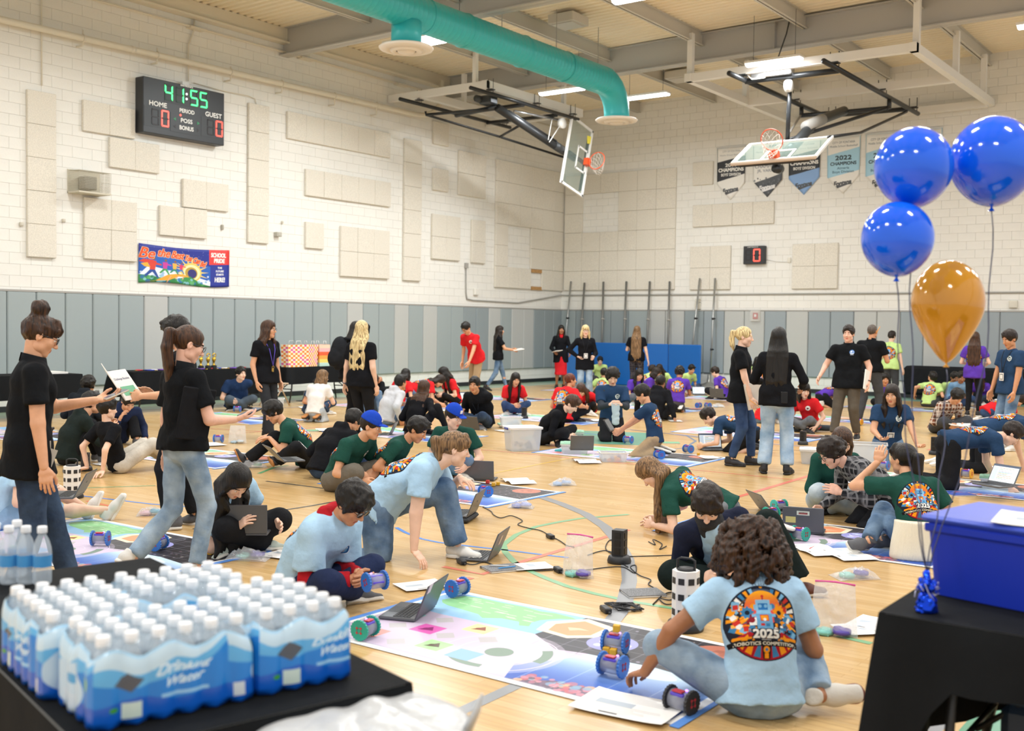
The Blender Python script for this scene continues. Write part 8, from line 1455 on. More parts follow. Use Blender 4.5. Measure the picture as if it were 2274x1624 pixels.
mb = MB(); P = gnd(1808, 958); mb.lathe([(0, -.28), (.045, -.28), (.05, -.26), (.05, .26), (.045, .28), (0, .28)], 20, (0, 0, .06), 'x'); o = mb.build('roll', [mat('roll_navy', '#26323e', .7)]); o.location = tuple(P); o.rotation_euler = (0, 0, wdir(P, 0)); tag(o, 'dark rolled mat beside the girl in red and grey jeans', 'roll')
mb = MB(); P = gnd(1245, 1003); mb.box((0, 0, .015), (.10, .16, .03), None, 0, .01); o = mb.build('phone_case', [mat('case_teal', '#3aa8b0', .4)]); o.location = tuple(P); tag(o, 'small teal case on bare floor by the hooded boy', 'case')
# ---------------------------------------------------------------- everybody
AT = atlas()
def T_(col, name): return printed('tee_'+name, col, AT)
LBT, NVT, GNT, RDT, PUT, LMT, BKP = T_('#a9cbe4', 'skyblue'), T_('#27405f', 'navy'), T_('#1f4a40', 'green'), T_('#d3262c', 'red'), T_('#5b3aa8', 'purple'), T_('#c3e08e', 'lime'), T_('#141619', 'black')
JEAN, JDK, JLT, JNV, JWD = denim('jean_mid', '#4a6484', '#7f98b2'), denim('jean_dark', '#27344a', '#41546e'), denim('jean_light', '#7f9fbe', '#b3c9dc'), denim('jean_navy', '#2a3c5e', '#3f5578'), denim('jean_wash', '#6d86a0', '#a9bccb')
BLKP, GRYP, KHK, BRNG, GRJ = fabric('trouser_black', '#1d1e21'), fabric('trouser_grey', '#45474a'), fabric('trouser_khaki', '#ab9372'), fabric('trouser_brown', '#5b544a'), denim('jean_grey', '#55585c', '#7c8084')
BLK = '#141519'
tee = lambda m_: ('tee', '', m_)
def blk(k='tee'): return (k, BLK, None)
P_ = person
# -- standing grown-ups
P_(62, 1232, 84, 'stand', 'woman with curly bun and glasses in black polo reading a phone', 1.0, 6.35, 'f', 1.08, 'tan', ('bun', 'curl'), ('polo', '', BKP), ('jeans', JDK), 'flat', x=(('glasses', '#23262e'), ('phone', 'L', '#c9bfae', (.02, .11, .035), (.35, 0, .2)), ('idcard',)), noback=1, logo=6, hp=24, fringe=1, lh=(-.16, .40, 1.17), lhd=(.1, 1, .2), lpn=(.3, .2, 1), lcurl=.35, la=(-.09, .24, .09), ra=(.09, -.10, .085), hem=.16, lean=3, rh=(.25, .06, .80))
P_(405, 1262, 62, 'walk', 'woman with brown ponytail and glasses in black polo holding phone and clipboard', .97, 7.0, 'f', 1.0, 'pink', ('pony', 'brown'), ('polo', '', BKP), ('slim', JWD), 'white', x=(('glasses', '#23262e'), ('phone', 'R', '#2a2c30', (-.02, .12, .04), (.3, 0, .1)), ('binder',)), noback=1, logo=6, hp=22, hy=12, rep=(.7, -1, -.9), rh=(.15, .30, 1.06), rhd=(.1, 1, .15), rpn=(-.2, .1, 1), lh=(-.28, .02, .80), la=(-.10, -.30, .17), ra=(.07, .06, .085), lfd=(0, .7, -.7), rfd=(.2, 1, 0), hl=.40, hem=.03, flare=.012, sleeve=.7)
P_(402, 1172, -78, 'stand', 'person in black behind the ponytail woman holding a booklet', 1.0, None, 'm', 1.0, 'tan', ('short', 'black'), blk(), ('slacks', BLKP), 'grey', x=(('booklet',),), lh=(-.05, .30, 1.06), rh=(.2, .26, 1.05), rhd=(-.2, 1, .3), la=(-.10, .05, .085), ra=(.12, -.1, .085), hp=25)
P_(590, 976, 140, 'walk', 'woman with long brown hair, glasses and purple lanyard in black', 1.0, None, 'f', 1.0, 'tan', ('longf', 'brown'), ('tee', BLK, None), ('slacks', GRJ if False else fabric('trouser_charcoal', '#2f3135')), 'flat', x=(('glasses', '#2a2426'), ('lanyard', '#6a5ac8', None, .36, True)), hy=-25, la=(-.10, -.10, .085), ra=(.10, .18, .085), rfd=(.1, 1, 0), hl=.42, flare=.03)
P_(778, 915, 55, 'stand', 'woman with long black hair carrying a black backpack', 1.0, 16.3, 'f', 1.05, 'tan', ('long', 'black'), ('hood', BLK, None), ('slim', BLKP), 'black', hp=15, lean=6, hl=.5, rh=(.10, .22, 1.52), rhd=(-.2, .2, 1), rpn=(-1, .3, 0), x=(('backpack',),))
P_(800, 958, 38, 'stand', 'blonde woman with straight hair in black seen from behind', 1.0, 14.6, 'f', 1.12, 'fair', ('long', 'blond'), ('tee', BLK, None), ('slim', BLKP), 'black', hl=.38, lh=(-.32, .05, .80), hy=-25, x=(('watch', 'L', '#2a3550'),))
P_(1052, 893, -138, 'stand', 'bearded man in red tee and khaki trousers bending down', 1.06, None, 'm', 1.0, 'tan', ('short', 'black'), ('tee', '', RDT), ('slacks', KHK), 'black', logo=2, lean=22, bend=10, hp=38, x=(('glasses', '#2a2426'),), lh=(-.20, .42, .72), rh=(.28, .05, .82), la=(-.16, .16, .085), ra=(.14, -.12, .085), P=(0, -.06, .94))
P_(1105, 868, 80, 'walk', 'woman with long dark wavy hair in black tee and light jeans holding papers', .98, None, 'f', 1.05, 'tan', ('longw', 'dark'), ('tee', BLK, None), ('slim', JEAN), 'flat', lh=(-.06, .38, 1.08), rh=(.14, .38, 1.06), hl=.42, x=(('sheet',),))
P_(1244, 862, 172, 'stand', 'woman in black jacket and long red skirt smiling', 1.0, None, 'f', 1.0, 'brown', ('longf', 'black'), ('long', BLK, None), ('skirt', fabric('skirt_red', '#c8242c')), 'flat', hl=.42, rh=(.20, .20, .98), lh=(-.22, .22, .94), x=(('collar', '#c8242c'), ('sheet',)), hem=.22)
P_(1297, 892, 172, 'stand', 'blonde woman with glasses in black cardigan and wide jeans', 1.0, None, 'f', 1.0, 'fair', ('bob', 'blond'), ('cardigan', BLK, None), ('wide', JWD), 'white', x=(('glasses', '#2a2426'), ('lanyard', '#2a2c30', '#e8e6e0', .34)), rh=(.17, .06, 1.0), rep=(1, -.3, 0), lh=(-.16, .26, 1.0), hl=.26, fringe=1, hem=.2)
P_(1412, 872, 8, 'stand', 'woman with very long brown hair in black tee and dark plaid trousers from behind', 1.0, None, 'f', 1.12, 'fair', ('long', 'light'), ('tee', BLK, None), ('slacks', plaid('plaid_dark', '#2b2a2e', '#5a5458', '#3a383c')), 'black', hl=.62, hback=.16, lh=(-.16, .30, 1.1), rh=(.30, .0, .82))
P_(1640, 1034, 95, 'stand', 'blonde ponytail woman in black polo holding a clipboard', 1.0, None, 'f', 1.12, 'fair', ('pony', 'blond'), ('polo', '', BKP), ('slim', JNV), 'bk', noback=1, logo=3, hl=.22, tail=[(0, -.15, -.04), (0, -.13, -.12), (0, -.10, -.19)], rh=(.22, .16, .80), lh=(-.22, .22, .84), la=(-.10, .14, .085), ra=(.09, -.08, .085), hem=.14, hp=8, x=(('clipboard',),))
P_(1722, 1053, 5, 'stand', 'woman with long black hair in black top and light jeans from behind', .99, None, 'f', 1.08, 'mid', ('long', 'black'), ('long', BLK, None), ('wide', JLT), 'flat', hl=.42, lh=(-.20, .26, 1.05), rh=(.26, .22, 1.0), la=(-.13, 0, .085), ra=(.13, 0, .085), flare=.025, hem=.12, x=(('backphone',),))
P_(1880, 976, 195, 'walk', 'broad man in black polo with blue chest badge and brown jeans', 1.03, None, 'm', 1.26, 'pink', ('short', 'dark'), ('polo', '', BKP), ('jeans', BRNG), 'black', logo=3, noback=1, la=(-.14, -.02, .085), ra=(.13, .22, .085), rh=(.36, .22, .92), lh=(-.32, .10, .86), hem=.14, x=(('watch', 'L'), ('folder',)))
P_(1930, 945, 25, 'stand', 'bald man in black polo with a pencil behind his ear from behind', 1.05, None, 'm', 1.12, 'mid', ('buzz', 'grey'), ('polo', '', BKP), ('slacks', GRYP), 'bk', noback=1, logo=6, la=(-.16, -.1, .085), ra=(.14, .1, .085), rh=(.16, .28, 1.1), lh=(-.16, .3, 1.08), hem=.02, x=(('earpencil',),))
P_(1975, 897, 25, 'stand', 'girl in lime tee standing before the covered bench', .98, None, 'f', 1.12, 'fair', ('lowbun', 'dark'), ('tee', '', LMT), ('slacks', GRYP), 'black', hp=12, lh=(-.15, .28, 1.0), rh=(.3, .0, .8))
P_(2160, 925, 8, 'stand', 'girl in purple tee with long brown hair from behind', .98, None, 'f', 1.0, 'fair', ('long', 'brown'), ('tee', '', PUT), ('slim', BLKP), 'black', hl=.40, lh=(-.16, .26, 1.05), rh=(.20, .26, 1.05), hem=.14)
P_(2240, 1000, -130, 'stand', 'boy in navy tee with a badge standing with hands on thighs', 1.0, None, 'm', 1.1, 'mid', ('short', 'dark'), ('tee', '', NVT), ('jeans', JEAN), 'white', logo=1, hp=18, rh=(.23, .14, .80), lh=(-.23, .14, .80), hem=.12, x=(('lanyard', '#30343c', '#e8e6e0', .32),))
P_(2296, 900, -110, 'stand', 'person in red with black braids at the right edge', .98, None, 'f', 1.0, 'brown', ('long', 'black'), ('tee', '', RDT), ('slim', BLKP), 'black', hl=.3)
# -- near, on the floor
P_(1690, 1586, -14, 'cross', 'girl with big curly hair in light blue tee from behind reaching for a robot', .96, None, 'f', 1.12, 'brown', ('curly', 'curl'), ('tee', '', LBT), ('jeans', JWD), 'red', fine=.95, afro=1.12, lean=14, bend=16, lh=(-.50, .20, .12), lhd=(-.5, .8, -.35), lpn=(.2, -.2, -1), lcurl=.55, lep=(-.6, -.6, .4), rh=(.20, .38, .2), hp=25, ra=(.26, -.02, .09), rkp=(.9, .9, .4), rfd=(.9, -.35, .2), rfu=(-.2, -.9, .3), la=(-.12, .40, .075), prs=1.08)
P_(668, 1335, 128, 'cross', 'boy in red hoodie under a light blue tee holding a robot', .97, None, 'm', .98, 'mid', ('mop', 'black'), ('hood', '#b3202a', None), ('slacks', fabric('trouser_blueblack', '#26304e')), 'grey', fine=.95, x=(('glasses', '#121214', True), ('overtee', LBT)), lean=20, bend=24, hp=38, lh=(-.05, .40, .20), rh=(.07, .42, .20), lhd=(.8, .7, -.1), rhd=(-.7, .8, -.1), lpn=(.6, -.6, 0), rpn=(-.6, -.6, 0), lcurl=.5, rcurl=.5)
P_(862, 1240, 108, 'kneel', 'girl in light blue tee kneeling on one knee with a hand on the floor', 1.02, None, 'f', 1.32, 'fair', ('pony', 'light'), ('tee', '', LBT), ('wide', JEAN), 'white', fine=.95, P=(0, -.05, .39), lean=46, bend=14, hp=12, hy=-22, ra=(.10, -.42, .075), rkp=(0, 1, -1), la=(-.13, .46, .085), lkp=(0, .8, 1), lfd=(.1, 1, 0), lfu=(0, 0, 1), rh=(.26, .26, .09), rep=(.4, -1, 0), rhd=(.1, .6, -.6), rpn=(0, .3, -1), lh=(-.18, .46, .56), lhd=(.4, .8, -.25), lpn=(0, 0, -1), fringe=1, tail=[(0, -.13, -.02), (0, -.09, -.08)], flare=.03)
P_(497, 1215, 148, 'cross', 'girl with long black hair hiding her face, light blue tee, laptop on lap', 1.0, None, 'f', 1.08, 'fair', ('longf', 'black'), ('tee', '', LBT), ('baggy', BLKP), 'green', lean=30, bend=20, side=24, hp=50, hl=.52, hang=1, lh=(-.16, .42, .22), rh=(.16, .42, .22))
P_(-18, 1172, 82, 'longsit', 'person in light blue tee and shorts sitting with bare legs and white sneakers', 1.02, None, 'm', 1.3, 'fair', ('short', 'dark'), ('tee', '', LBT), ('shorts', denim('short_blue', '#86a8c8', '#a9c4dc')), 'white', la=(-.02, .70, .09), ra=(.12, .86, .085), lean=16, bend=20, hp=25, lh=(-.18, .36, .28), rh=(.16, .36, .28))
P_(1600, 1300, 172, 'kneesup', 'person with wavy dark hair and dark gaiter in navy jacket over light blue tee', 1.0, None, 'm', 1.05, 'fair', ('mop', 'dark'), ('long', '#23283c', None), ('baggy', fabric('trouser_deepgreen', '#16201f')), 'brown', lean=30, bend=16, side=18, hp=42, hy=10, x=(('gaiter',), ('bib', LBT)), rh=(.16, .40, .14), lh=(.0, .42, .2), la=(-.44, .22, .08), lkp=(-.5, .5, 1), ra=(-.06, .36, .08), rkp=(1, .5, .15), rfd=(-1, .3, 0), lfd=(-.9, .2, .1))
P_(1575, 1190, -72, 'kneel', 'girl with long light brown hair in dark green tee bent to the floor', 1.0, None, 'f', 1.0, 'fair', ('long', 'light'), ('tee', '', GNT), ('baggy', GRJ), 'black', P=(0, -.12, .24), lean=58, bend=16, side=-22, hp=55, hl=.52, hang=1, lh=(-.16, .42, .07), rh=(.16, .50, .07), la=(-.12, -.42, .07), ra=(.12, -.46, .07))
P_(1836, 1132, 158, 'cross', 'girl with brown bob in dark green long sleeve and pale jeans', .98, None, 'f', 1.12, 'fair', ('bob', 'brown'), ('long', '#1f4a40', None), ('baggy', JLT if False else denim('jean_pale', '#9fb0bc', '#c6d0d6')), 'bk', lean=14, bend=22, hp=28, hl=.34, lh=(-.18, .36, .24), rh=(.10, .38, .22))
P_(1940, 1165, -118, 'kneel', 'boy with curly dark hair in black plaid flannel leaning over the mat', .98, None, 'm', 1.05, 'pink', ('curly', 'dark'), ('shirt', plaid('flannel_black', '#1f2024', '#8a8a8c', '#3a3a3e'), None), ('baggy', BLKP), 'black', lean=44, bend=18, hp=32, lh=(-.10, .36, .30), rh=(.2, .40, .12), x=(('glasses', '#2a2426'), ('hairbun', 'dark')), P=(0, -.12, .25))
P_(2040, 1238, -24, 'cross', 'girl with low black ponytail in dark green tee from behind with raised hand', 1.0, None, 'f', 1.0, 'tan', ('pony', 'black'), ('tee', '', GNT), ('jeans', JEAN), 'grey', fringe=1, lh=(-.20, .32, .66), lhd=(.2, .1, 1), lpn=(.4, .6, .2), lcurl=.5, lep=(-.8, .2, -1), rh=(.2, .34, .3), tail=[(0, -.14, -.06), (0, -.13, -.14), (0, -.12, -.24)], la=(-.34, .10, .10), lkp=(-.6, 1, .4), lfd=(-.7, -.5, .1), lfu=(-.3, -.8, .5), x=(('waistsweater',),), prs=1.0, hy=-25)
P_(1975, 1030, 168, 'kneel', 'girl with long dark hair and badge in navy tee and jeans with open palms', 1.0, None, 'f', 1.1, 'tan', ('longf', 'dark'), ('tee', '', NVT), ('jeans', JEAN), 'white', logo=1, hl=.40, hp=12, hy=25, lean=10, bend=16, rh=(.18, .36, .34), rhd=(-.3, .9, .05), rpn=(0, .1, 1), lh=(-.24, .36, .28), lhd=(-.3, 1, -.2), lpn=(0, .2, 1), x=(('lanyard', '#30343c', '#e8e6e0', .30),))
P_(2150, 1086, 72, 'fours', 'boy in navy tee crawling on all fours over a mat', 1.0, None, 'm', 1.02, 'fair', ('short', 'dark'), ('tee', '', NVT), ('baggy', BLKP), 'grey', hp=52, lean=78, bend=10)
P_(2215, 1050, 72, 'fours', 'boy in navy tee bending behind the crawling boy', 1.0, None, 'm', 1.05, 'fair', ('short', 'dark'), ('tee', '', NVT), ('slacks', BLKP), 'white', hp=35, lean=70, bend=14, P=(0, -.2, .50), hy=160 if False else -60)
P_(2085, 962, 140, 'cross', 'boy with shaggy black hair in orange plaid shirt reading a booklet', 1.0, None, 'm', 1.0, 'tan', ('mop', 'black'), ('shirt', plaid('flannel_orange', '#7a4a34', '#e0d6ca', '#2f2c2c'), None), ('baggy', GRYP), 'black', lean=20, bend=26, hp=40, lh=(-.14, .38, .16), rh=(.16, .40, .16), x=(('lapbook',),))
P_(2205, 945, 60, 'kneel', 'person in red tee bent low at the feet of the navy boy', .95, None, 'f', 1.0, 'tan', ('long', 'dark'), ('tee', '', RDT), ('jeans', JNV), 'white', lean=60, bend=20, hp=60, lh=(-.16, .5, .07), rh=(.16, .5, .07))
P_(2125, 905, 165, 'cross', 'person in denim jacket with a laptop near the bench', .98, None, 'm', 1.0, 'brown', ('short', 'black'), ('shirt', denim('jacket_denim', '#5f86a8', '#8fb0cc'), None), ('jeans', JNV), 'grey', hp=20, lh=(-.12, .34, .26), rh=(.12, .34, .26))
P_(2103, 902, 150, 'cross', 'person with black hair half hidden beside the denim jacket', .94, None, 'm', 1.0, 'brown', ('short', 'black'), ('tee', '', LMT), ('jeans', JNV), 'grey', hp=20)
P_(2062, 904, 20, 'cross', 'boy in lime tee looking up over his shoulder', .92, None, 'm', 1.0, 'tan', ('short', 'black'), ('tee', '', LMT), ('shorts', GRYP), 'white', hp=-35, hy=-55, lh=(-.36, .05, .28), rh=(.2, .3, .3), x=(('glasses', '#1a1a1c'),))
P_(1958, 912, 170, 'cross', 'boy in purple tee with a hand at his mouth', .96, None, 'm', .95, 'mid', ('curly', 'black'), ('tee', '', PUT), ('slacks', BLKP), 'grey', curl_r=.85, logo=4, rh=(.03, .20, .60), rhd=(-.3, .2, 1), rcurl=.9, lh=(-.2, .34, .2), hp=8)
P_(1835, 905, 60, 'kneel', 'person in purple tee crouching behind the broad man', .92, None, 'f', 1.0, 'tan', ('long', 'dark'), ('tee', '', PUT), ('shorts', BLKP), 'white', lean=60, bend=18, hp=40)
P_(1800, 958, -150, 'cross', 'girl with black bob in red tee and grey jeans', .97, None, 'f', 1.0, 'fair', ('bob', 'black'), ('tee', '', RDT), ('jeans', GRJ), 'bk', logo=2, hl=.34, fringe=1, lean=14, bend=18, hp=14, hy=-50, lh=(-.24, .26, .10), rh=(.2, .3, .3))
P_(1690, 940, 60, 'cross', 'person in red tee and jeans hidden behind the long haired woman', .96, None, 'm', 1.0, 'tan', ('short', 'black'), ('tee', '', RDT), ('jeans', JEAN), 'white', lh=(-.12, .34, .28), rh=(.12, .34, .28), hp=25)
P_(1648, 1004, -70, 'kneel', 'boy in navy tee and black shorts kneeling low behind the blonde woman', .97, None, 'm', 1.0, 'fair', ('short', 'dark'), ('tee', '', NVT), ('shorts', BLKP), 'bk', lean=62, bend=20, hp=48, lh=(-.18, .5, .07), rh=(.16, .5, .07))
P_(1436, 1014, -72, 'kneel', 'boy in navy tee and khaki trousers kneeling with a tablet', .90, None, 'm', .92, 'tan', ('short', 'black'), ('tee', '', NVT), ('baggy', KHK), 'black', hp=30, lean=6, bend=14, lh=(-.06, .40, .36), rh=(.12, .40, .36), x=(('tablet',),))
P_(1358, 978, 175, 'kneel', 'boy with curly hair in navy tee over long sleeves kneeling with a bag', .98, None, 'm', 1.0, 'fair', ('curly', 'black'), ('long', '#3a4048', None), ('baggy', BLKP), 'black', x=(('overtee', NVT, 1), ('heldbag',)), hp=32, lean=2, bend=10, lh=(-.10, .32, .56), rh=(.06, .32, .56), lhd=(.6, .6, .3), rhd=(-.6, .6, .3), P=(0, -.12, .32))
P_(1205, 988, 105, 'cross', 'boy in black hoodie bent over a purple part', .97, None, 'm', .95, 'fair', ('short', 'brown'), ('hood', BLK, None), ('slacks', BLKP), 'black', lean=24, bend=26, hp=42, lh=(-.06, .40, .14), rh=(.10, .40, .14))
P_(1072, 950, -150, 'cross', 'grinning boy in black hoodie with badge, hand at mouth and laptop on lap', 1.02, None, 'm', 1.15, 'mid', ('short', 'black'), ('hood', BLK, None), ('jeans', JDK), 'grey', rh=(.20, .30, .26), lh=(-.02, .22, .60), lhd=(.3, .2, 1), lcurl=.8, hy=-12, hp=6, x=(('lanyard', '#30343c', '#e8e6e0', .30),))
P_(920, 968, 30, 'cross', 'girl with very long wavy brown hair in black from behind', 1.0, None, 'f', 1.0, 'tan', ('long', 'brown'), ('long', BLK, None), ('slim', BLKP), 'black', hl=.62, ra=(.42, .26, .08), rkp=(.9, .5, .6), rh=(.34, .2, .26))
P_(1022, 1056, -160, 'cross', 'boy in blue cap and green tee sitting with jeans before a laptop', 1.0, None, 'm', 1.05, 'fair', ('cap', 'dark'), ('tee', '', GNT), ('jeans', JEAN), 'red', logo=1, x=(('cap',), ('lanyard', '#30343c', '#cfd4d4', .34)), hy=-65, hp=16, lean=20, bend=18, rh=(.18, .44, .22), lh=(-.22, .40, .16))
P_(752, 1088, 128, 'cross', 'boy in blue cap and green tee with grey cargo shorts', 1.02, None, 'm', 1.12, 'tan', ('cap', 'dark'), ('tee', '', GNT), ('shorts', fabric('short_grey', '#6b655b')), 'white', logo=1, x=(('cap',),), lean=24, bend=18, hy=-20, hp=14, lh=(-.22, .42, .16), rh=(.2, .42, .14))
P_(715, 1062, 50, 'cross', 'person in black hoodie hunched behind the cap boy in cargo shorts', 1.0, None, 'm', 1.0, 'mid', ('short', 'black'), ('hood', BLK, None), ('jeans', JDK), 'grey', lean=26, bend=26, hp=40)
P_(838, 1085, 110, 'cross', 'boy with black hair in green tee behind the kneeling girl', 1.0, None, 'm', 1.0, 'mid', ('short', 'black'), ('tee', '', GNT), ('jeans', JDK), 'white', lean=26, bend=22, hp=30)
P_(680, 1038, -92, 'longsit', 'boy in green tee typing on a laptop, black trousers with white stripe', 1.0, None, 'm', 1.1, 'tan', ('mop', 'black'), ('tee', '', GNT), ('slacks', BLKP), 'tan', la=(-.14, .32, .10), lkp=(-1, .4, .5), ra=(.06, .66, .08), lfd=(1, .2, .1), lfu=(0, -1, .3), lean=18, bend=26, hp=34, lh=(-.12, .42, .36), rh=(.12, .42, .36), lhd=(.2, 1, -.2), rhd=(-.2, 1, -.2), lpn=(0, 0, -1), rpn=(0, 0, -1), x=(('sidestripe',),))
P_(706, 936, 25, 'kneel', 'child with light brown hair in white tee from behind', .93, None, 'f', 1.05, 'fair', ('bob', 'light'), ('tee', '#eceae6', None), ('baggy', denim('jean_pale2', '#a4acb2', '#c2c8cc')), 'tan', hl=.08, hy=35, hp=8, lean=14, bend=14, P=(0, -.12, .2))
P_(688, 920, 130, 'cross', 'person with black hair in navy beside the child in white', .95, None, 'f', 1.0, 'mid', ('bob', 'black'), ('tee', '', NVT), ('jeans', JDK), 'white', hp=30, hl=.1)
P_(858, 944, 55, 'cross', 'boy in light grey hoodie and jeans sitting near the wall', 1.0, None, 'm', 1.05, 'mid', ('short', 'black'), ('hood', '#c9cbd0', None), ('jeans', JEAN), 'grey', hy=-10, hp=-5, rh=(.26, .10, .1), lh=(-.18, .34, .3))
P_(822, 930, 170, 'kneesup', 'person with a hand at the face half hidden by the blonde woman', .98, None, 'm', 1.0, 'brown', ('short', 'black'), ('tee', '', BKP), ('jeans', JEAN), 'grey', noback=1, logo=6, rh=(-.02, .2, .66), lh=(-.1, .22, .66), lhd=(0, .1, 1), lcurl=.8)
P_(920, 905, 78, 'kneel', 'girl in red tee and jeans bent forward with long dark hair', .98, None, 'f', 1.1, 'tan', ('long', 'dark'), ('tee', '', RDT), ('jeans', JEAN), 'white', P=(0, -.1, .34), lean=64, bend=16, hp=50, hl=.3, lh=(-.18, .52, .07), rh=(.16, .52, .07))
P_(884, 908, 30, 'cross', 'person in red tee with jeans behind the bent girl in red', .95, None, 'f', 1.0, 'tan', ('bob', 'black'), ('tee', '', RDT), ('jeans', JEAN), 'white', hp=25, hl=.12)
P_(1012, 900, -120, 'cross', 'girl with long black curls in red tee with a laptop on her lap', .97, None, 'f', 1.0, 'fair', ('longw', 'black'), ('tee', '', RDT), ('slim', BLKP), 'black', logo=2, hl=.5, hp=28, lh=(-.10, .36, .22), rh=(.2, .34, .2), hy=20)
P_(1135, 920, 165, 'cross', 'girl with long black hair in red tee and blue jeans working on the floor', .97, None, 'f', .98, 'tan', ('longf', 'black'), ('tee', '', RDT), ('jeans', JNV), 'white', hl=.5, hp=18, lh=(-.20, .38, .12), rh=(.05, .36, .2), logo=6)
P_(1248, 938, 35, 'cross', 'person with a long braid in red tee and black trousers from behind', 1.0, None, 'f', 1.28, 'mid', ('braid', 'red'), ('tee', '', RDT), ('slacks', BLKP), 'black', hy=30, lean=10, bend=14, rh=(.3, .3, .26))
P_(1305, 920, -165, 'cross', 'girl in red tee bowed so low her long hair covers the laptop', .96, None, 'f', 1.0, 'fair', ('longf', 'brown'), ('tee', '', RDT), ('slim', BLKP), 'white', lean=36, bend=26, hp=52, hl=.36, ra=(-.2, .45, .08))
P_(1330, 855, 175, 'cross', 'boy with glasses in lime tee before the gym mat', .9, None, 'm', 1.0, 'fair', ('short', 'black'), ('tee', '', LMT), ('shorts', GRYP), 'white', hp=20, noback=0, logo=6, x=(('glasses', '#1a1a1c'),), P=(0, 0, .2))
P_(1335, 892, 12, 'cross', 'boy in lime tee with big back print before the gym mat', .88, None, 'm', .95, 'tan', ('short', 'black'), ('tee', '', LMT), ('shorts', GRYP), 'white', hp=15, lh=(-.3, .2, .15))
P_(1405, 898, 150, 'cross', 'girl with long dark hair in purple tee smiling down', .95, None, 'f', 1.0, 'tan', ('longf', 'black'), ('tee', '', PUT), ('jeans', GRJ), 'white', hp=25, hl=.36, hy=15, lh=(-.12, .4, .25), rh=(.1, .4, .25))
P_(1430, 890, 100, 'cross', 'second purple tee child beside the long haired one', .92, None, 'f', 1.0, 'tan', ('bob', 'dark'), ('tee', '', PUT), ('jeans', GRJ), 'white', hp=25, hl=.12, lh=(-.1, .3, .42), rh=(.1, .36, .3))
P_(1452, 934, 20, 'cross', 'boy in black hoodie with a hand on the floor from behind', .98, None, 'm', 1.05, 'brown', ('short', 'black'), ('hood', BLK, None), ('baggy', BLKP), 'black', lean=18, bend=18, rh=(.40, -.02, .06), lh=(-.36, .06, .1), hp=15)
P_(1478, 872, -150, 'cross', 'girl in lime tee with a green hair bow', .93, None, 'f', 1.0, 'brown', ('longf', 'dark'), ('tee', '', LMT), ('slacks', GRYP), 'white', hp=34, hl=.25, lean=18, logo=6, x=(('bow',),))
P_(1505, 915, 10, 'kneel', 'child in purple tee with big back print and dark skirt', .9, None, 'm', 1.0, 'brown', ('curly', 'black'), ('tee', '', PUT), ('skirt', fabric('skirt_grey', '#55565a')), 'black', curl_r=.8, hp=20)
P_(1523, 872, 150, 'cross', 'boy in lime tee behind the purple back print', .88, None, 'm', .95, 'tan', ('short', 'black'), ('tee', '', LMT), ('jeans', JDK), 'white', hp=22)
P_(1688, 893, 8, 'kneel', 'girl in lime tee with big back print kneeling near the pole base', .92, None, 'f', 1.0, 'tan', ('pony', 'dark'), ('tee', '', LMT), ('slacks', BLKP), 'red', hl=.2, P=(0, -.12, .3))
P_(1677, 884, 165, 'kneel', 'girl in lime tee facing us behind the one with back print', .92, None, 'f', .95, 'tan', ('longf', 'black'), ('tee', '', LMT), ('slacks', BLKP), 'white', hl=.26, hp=25, P=(0, -.12, .36))
P_(1610, 888, -60, 'cross', 'person in purple tee mostly hidden by the blonde ponytail woman', .92, None, 'm', 1.0, 'fair', ('short', 'dark'), ('tee', '', PUT), ('shorts', BLKP), 'black', hp=25)
P_(1428, 876, 60, 'cross', 'child in lime tee hidden behind the plaid trousers', .88, None, 'f', 1.0, 'tan', ('short', 'dark'), ('tee', '', LMT), ('jeans', JDK), 'white')
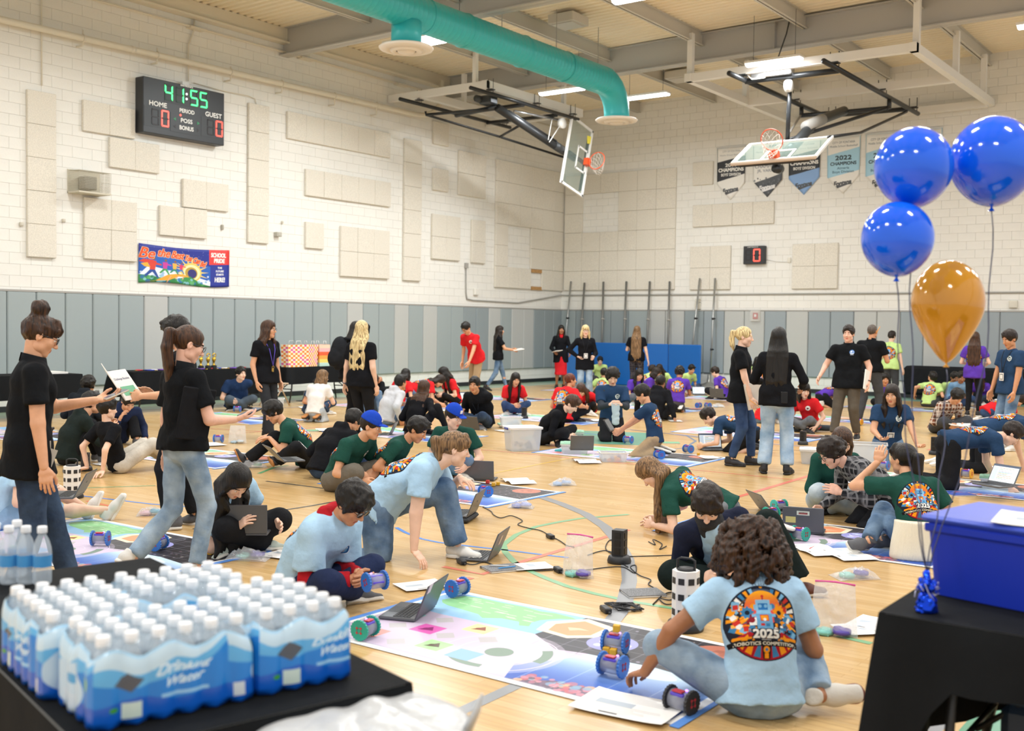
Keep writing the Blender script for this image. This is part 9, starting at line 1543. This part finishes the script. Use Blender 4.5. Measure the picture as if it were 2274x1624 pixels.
P_(2182, 900, -160, 'cross', 'girl with long hair in purple half hidden by the standing navy boy', .9, None, 'f', 1.0, 'tan', ('longf', 'brown'), ('tee', '', PUT), ('jeans', JDK), 'white', hp=10, hl=.3)
P_(524, 910, 165, 'cross', 'boy in plain navy tee under the trophy table with a hand at his mouth', 1.0, None, 'm', 1.3, 'fair', ('short', 'black'), ('tee', '#22375a', None), ('slacks', fabric('trouser_bluegrey', '#4a5560')), 'black', lh=(-.02, .22, .58), lhd=(.2, .1, 1), lcurl=.9, rh=(.2, .36, .2), hy=-20)
P_(178, 960, 25, 'cross', 'person with black curls in black jacket near the left wall', 1.0, None, 'm', 1.1, 'tan', ('curly', 'black'), ('hood', '#20242a', None), ('slacks', BLKP), 'grey', curl_r=.85)
P_(258, 985, 160, 'kneesup', 'person with dark beanie hair in navy hoodie leaning on a hand', 1.0, None, 'm', 1.0, 'tan', ('short', 'black'), ('hood', '#222c48', None), ('slacks', BLKP), 'grey', lean=30, bend=20, hp=45, lh=(-.26, .36, .08), rh=(.1, .40, .36), x=(('watch', 'L'),))
P_(150, 1032, 75, 'kneesup', 'person in dark green black hoodie hugging a knee', 1.0, None, 'm', 1.05, 'tan', ('short', 'black'), ('hood', '#1f2826', None), ('slacks', BLKP), 'grey', lean=10, bend=22, rh=(.12, .46, .40), lh=(-.10, .46, .42))
P_(262, 1050, 60, 'longsit', 'boy in black tee leaning back on his hands with pale trousers', .94, None, 'm', .9, 'fair', ('short', 'black'), blk(), ('baggy', denim('trouser_stone', '#b5aea2', '#cfc9bd')), 'grey', lean=-22, bend=8, hp=5, lh=(-.22, -.26, .06), rh=(.20, -.30, .06), lhd=(-.5, -.7, -.1), rhd=(.3, -.9, -.1), lpn=(0, 0, -1), rpn=(0, 0, -1), la=(-.1, .74, .1), ra=(.16, .72, .1), sleeve=.7)
P_(488, 1010, 100, 'kneel', 'person in dark clothes with gloves hidden behind the ponytail woman', .96, None, 'm', 1.0, 'tan', ('short', 'black'), ('hood', '#20242e', None), ('slacks', BLKP), 'black', lean=50, bend=20, hp=40) if False else None
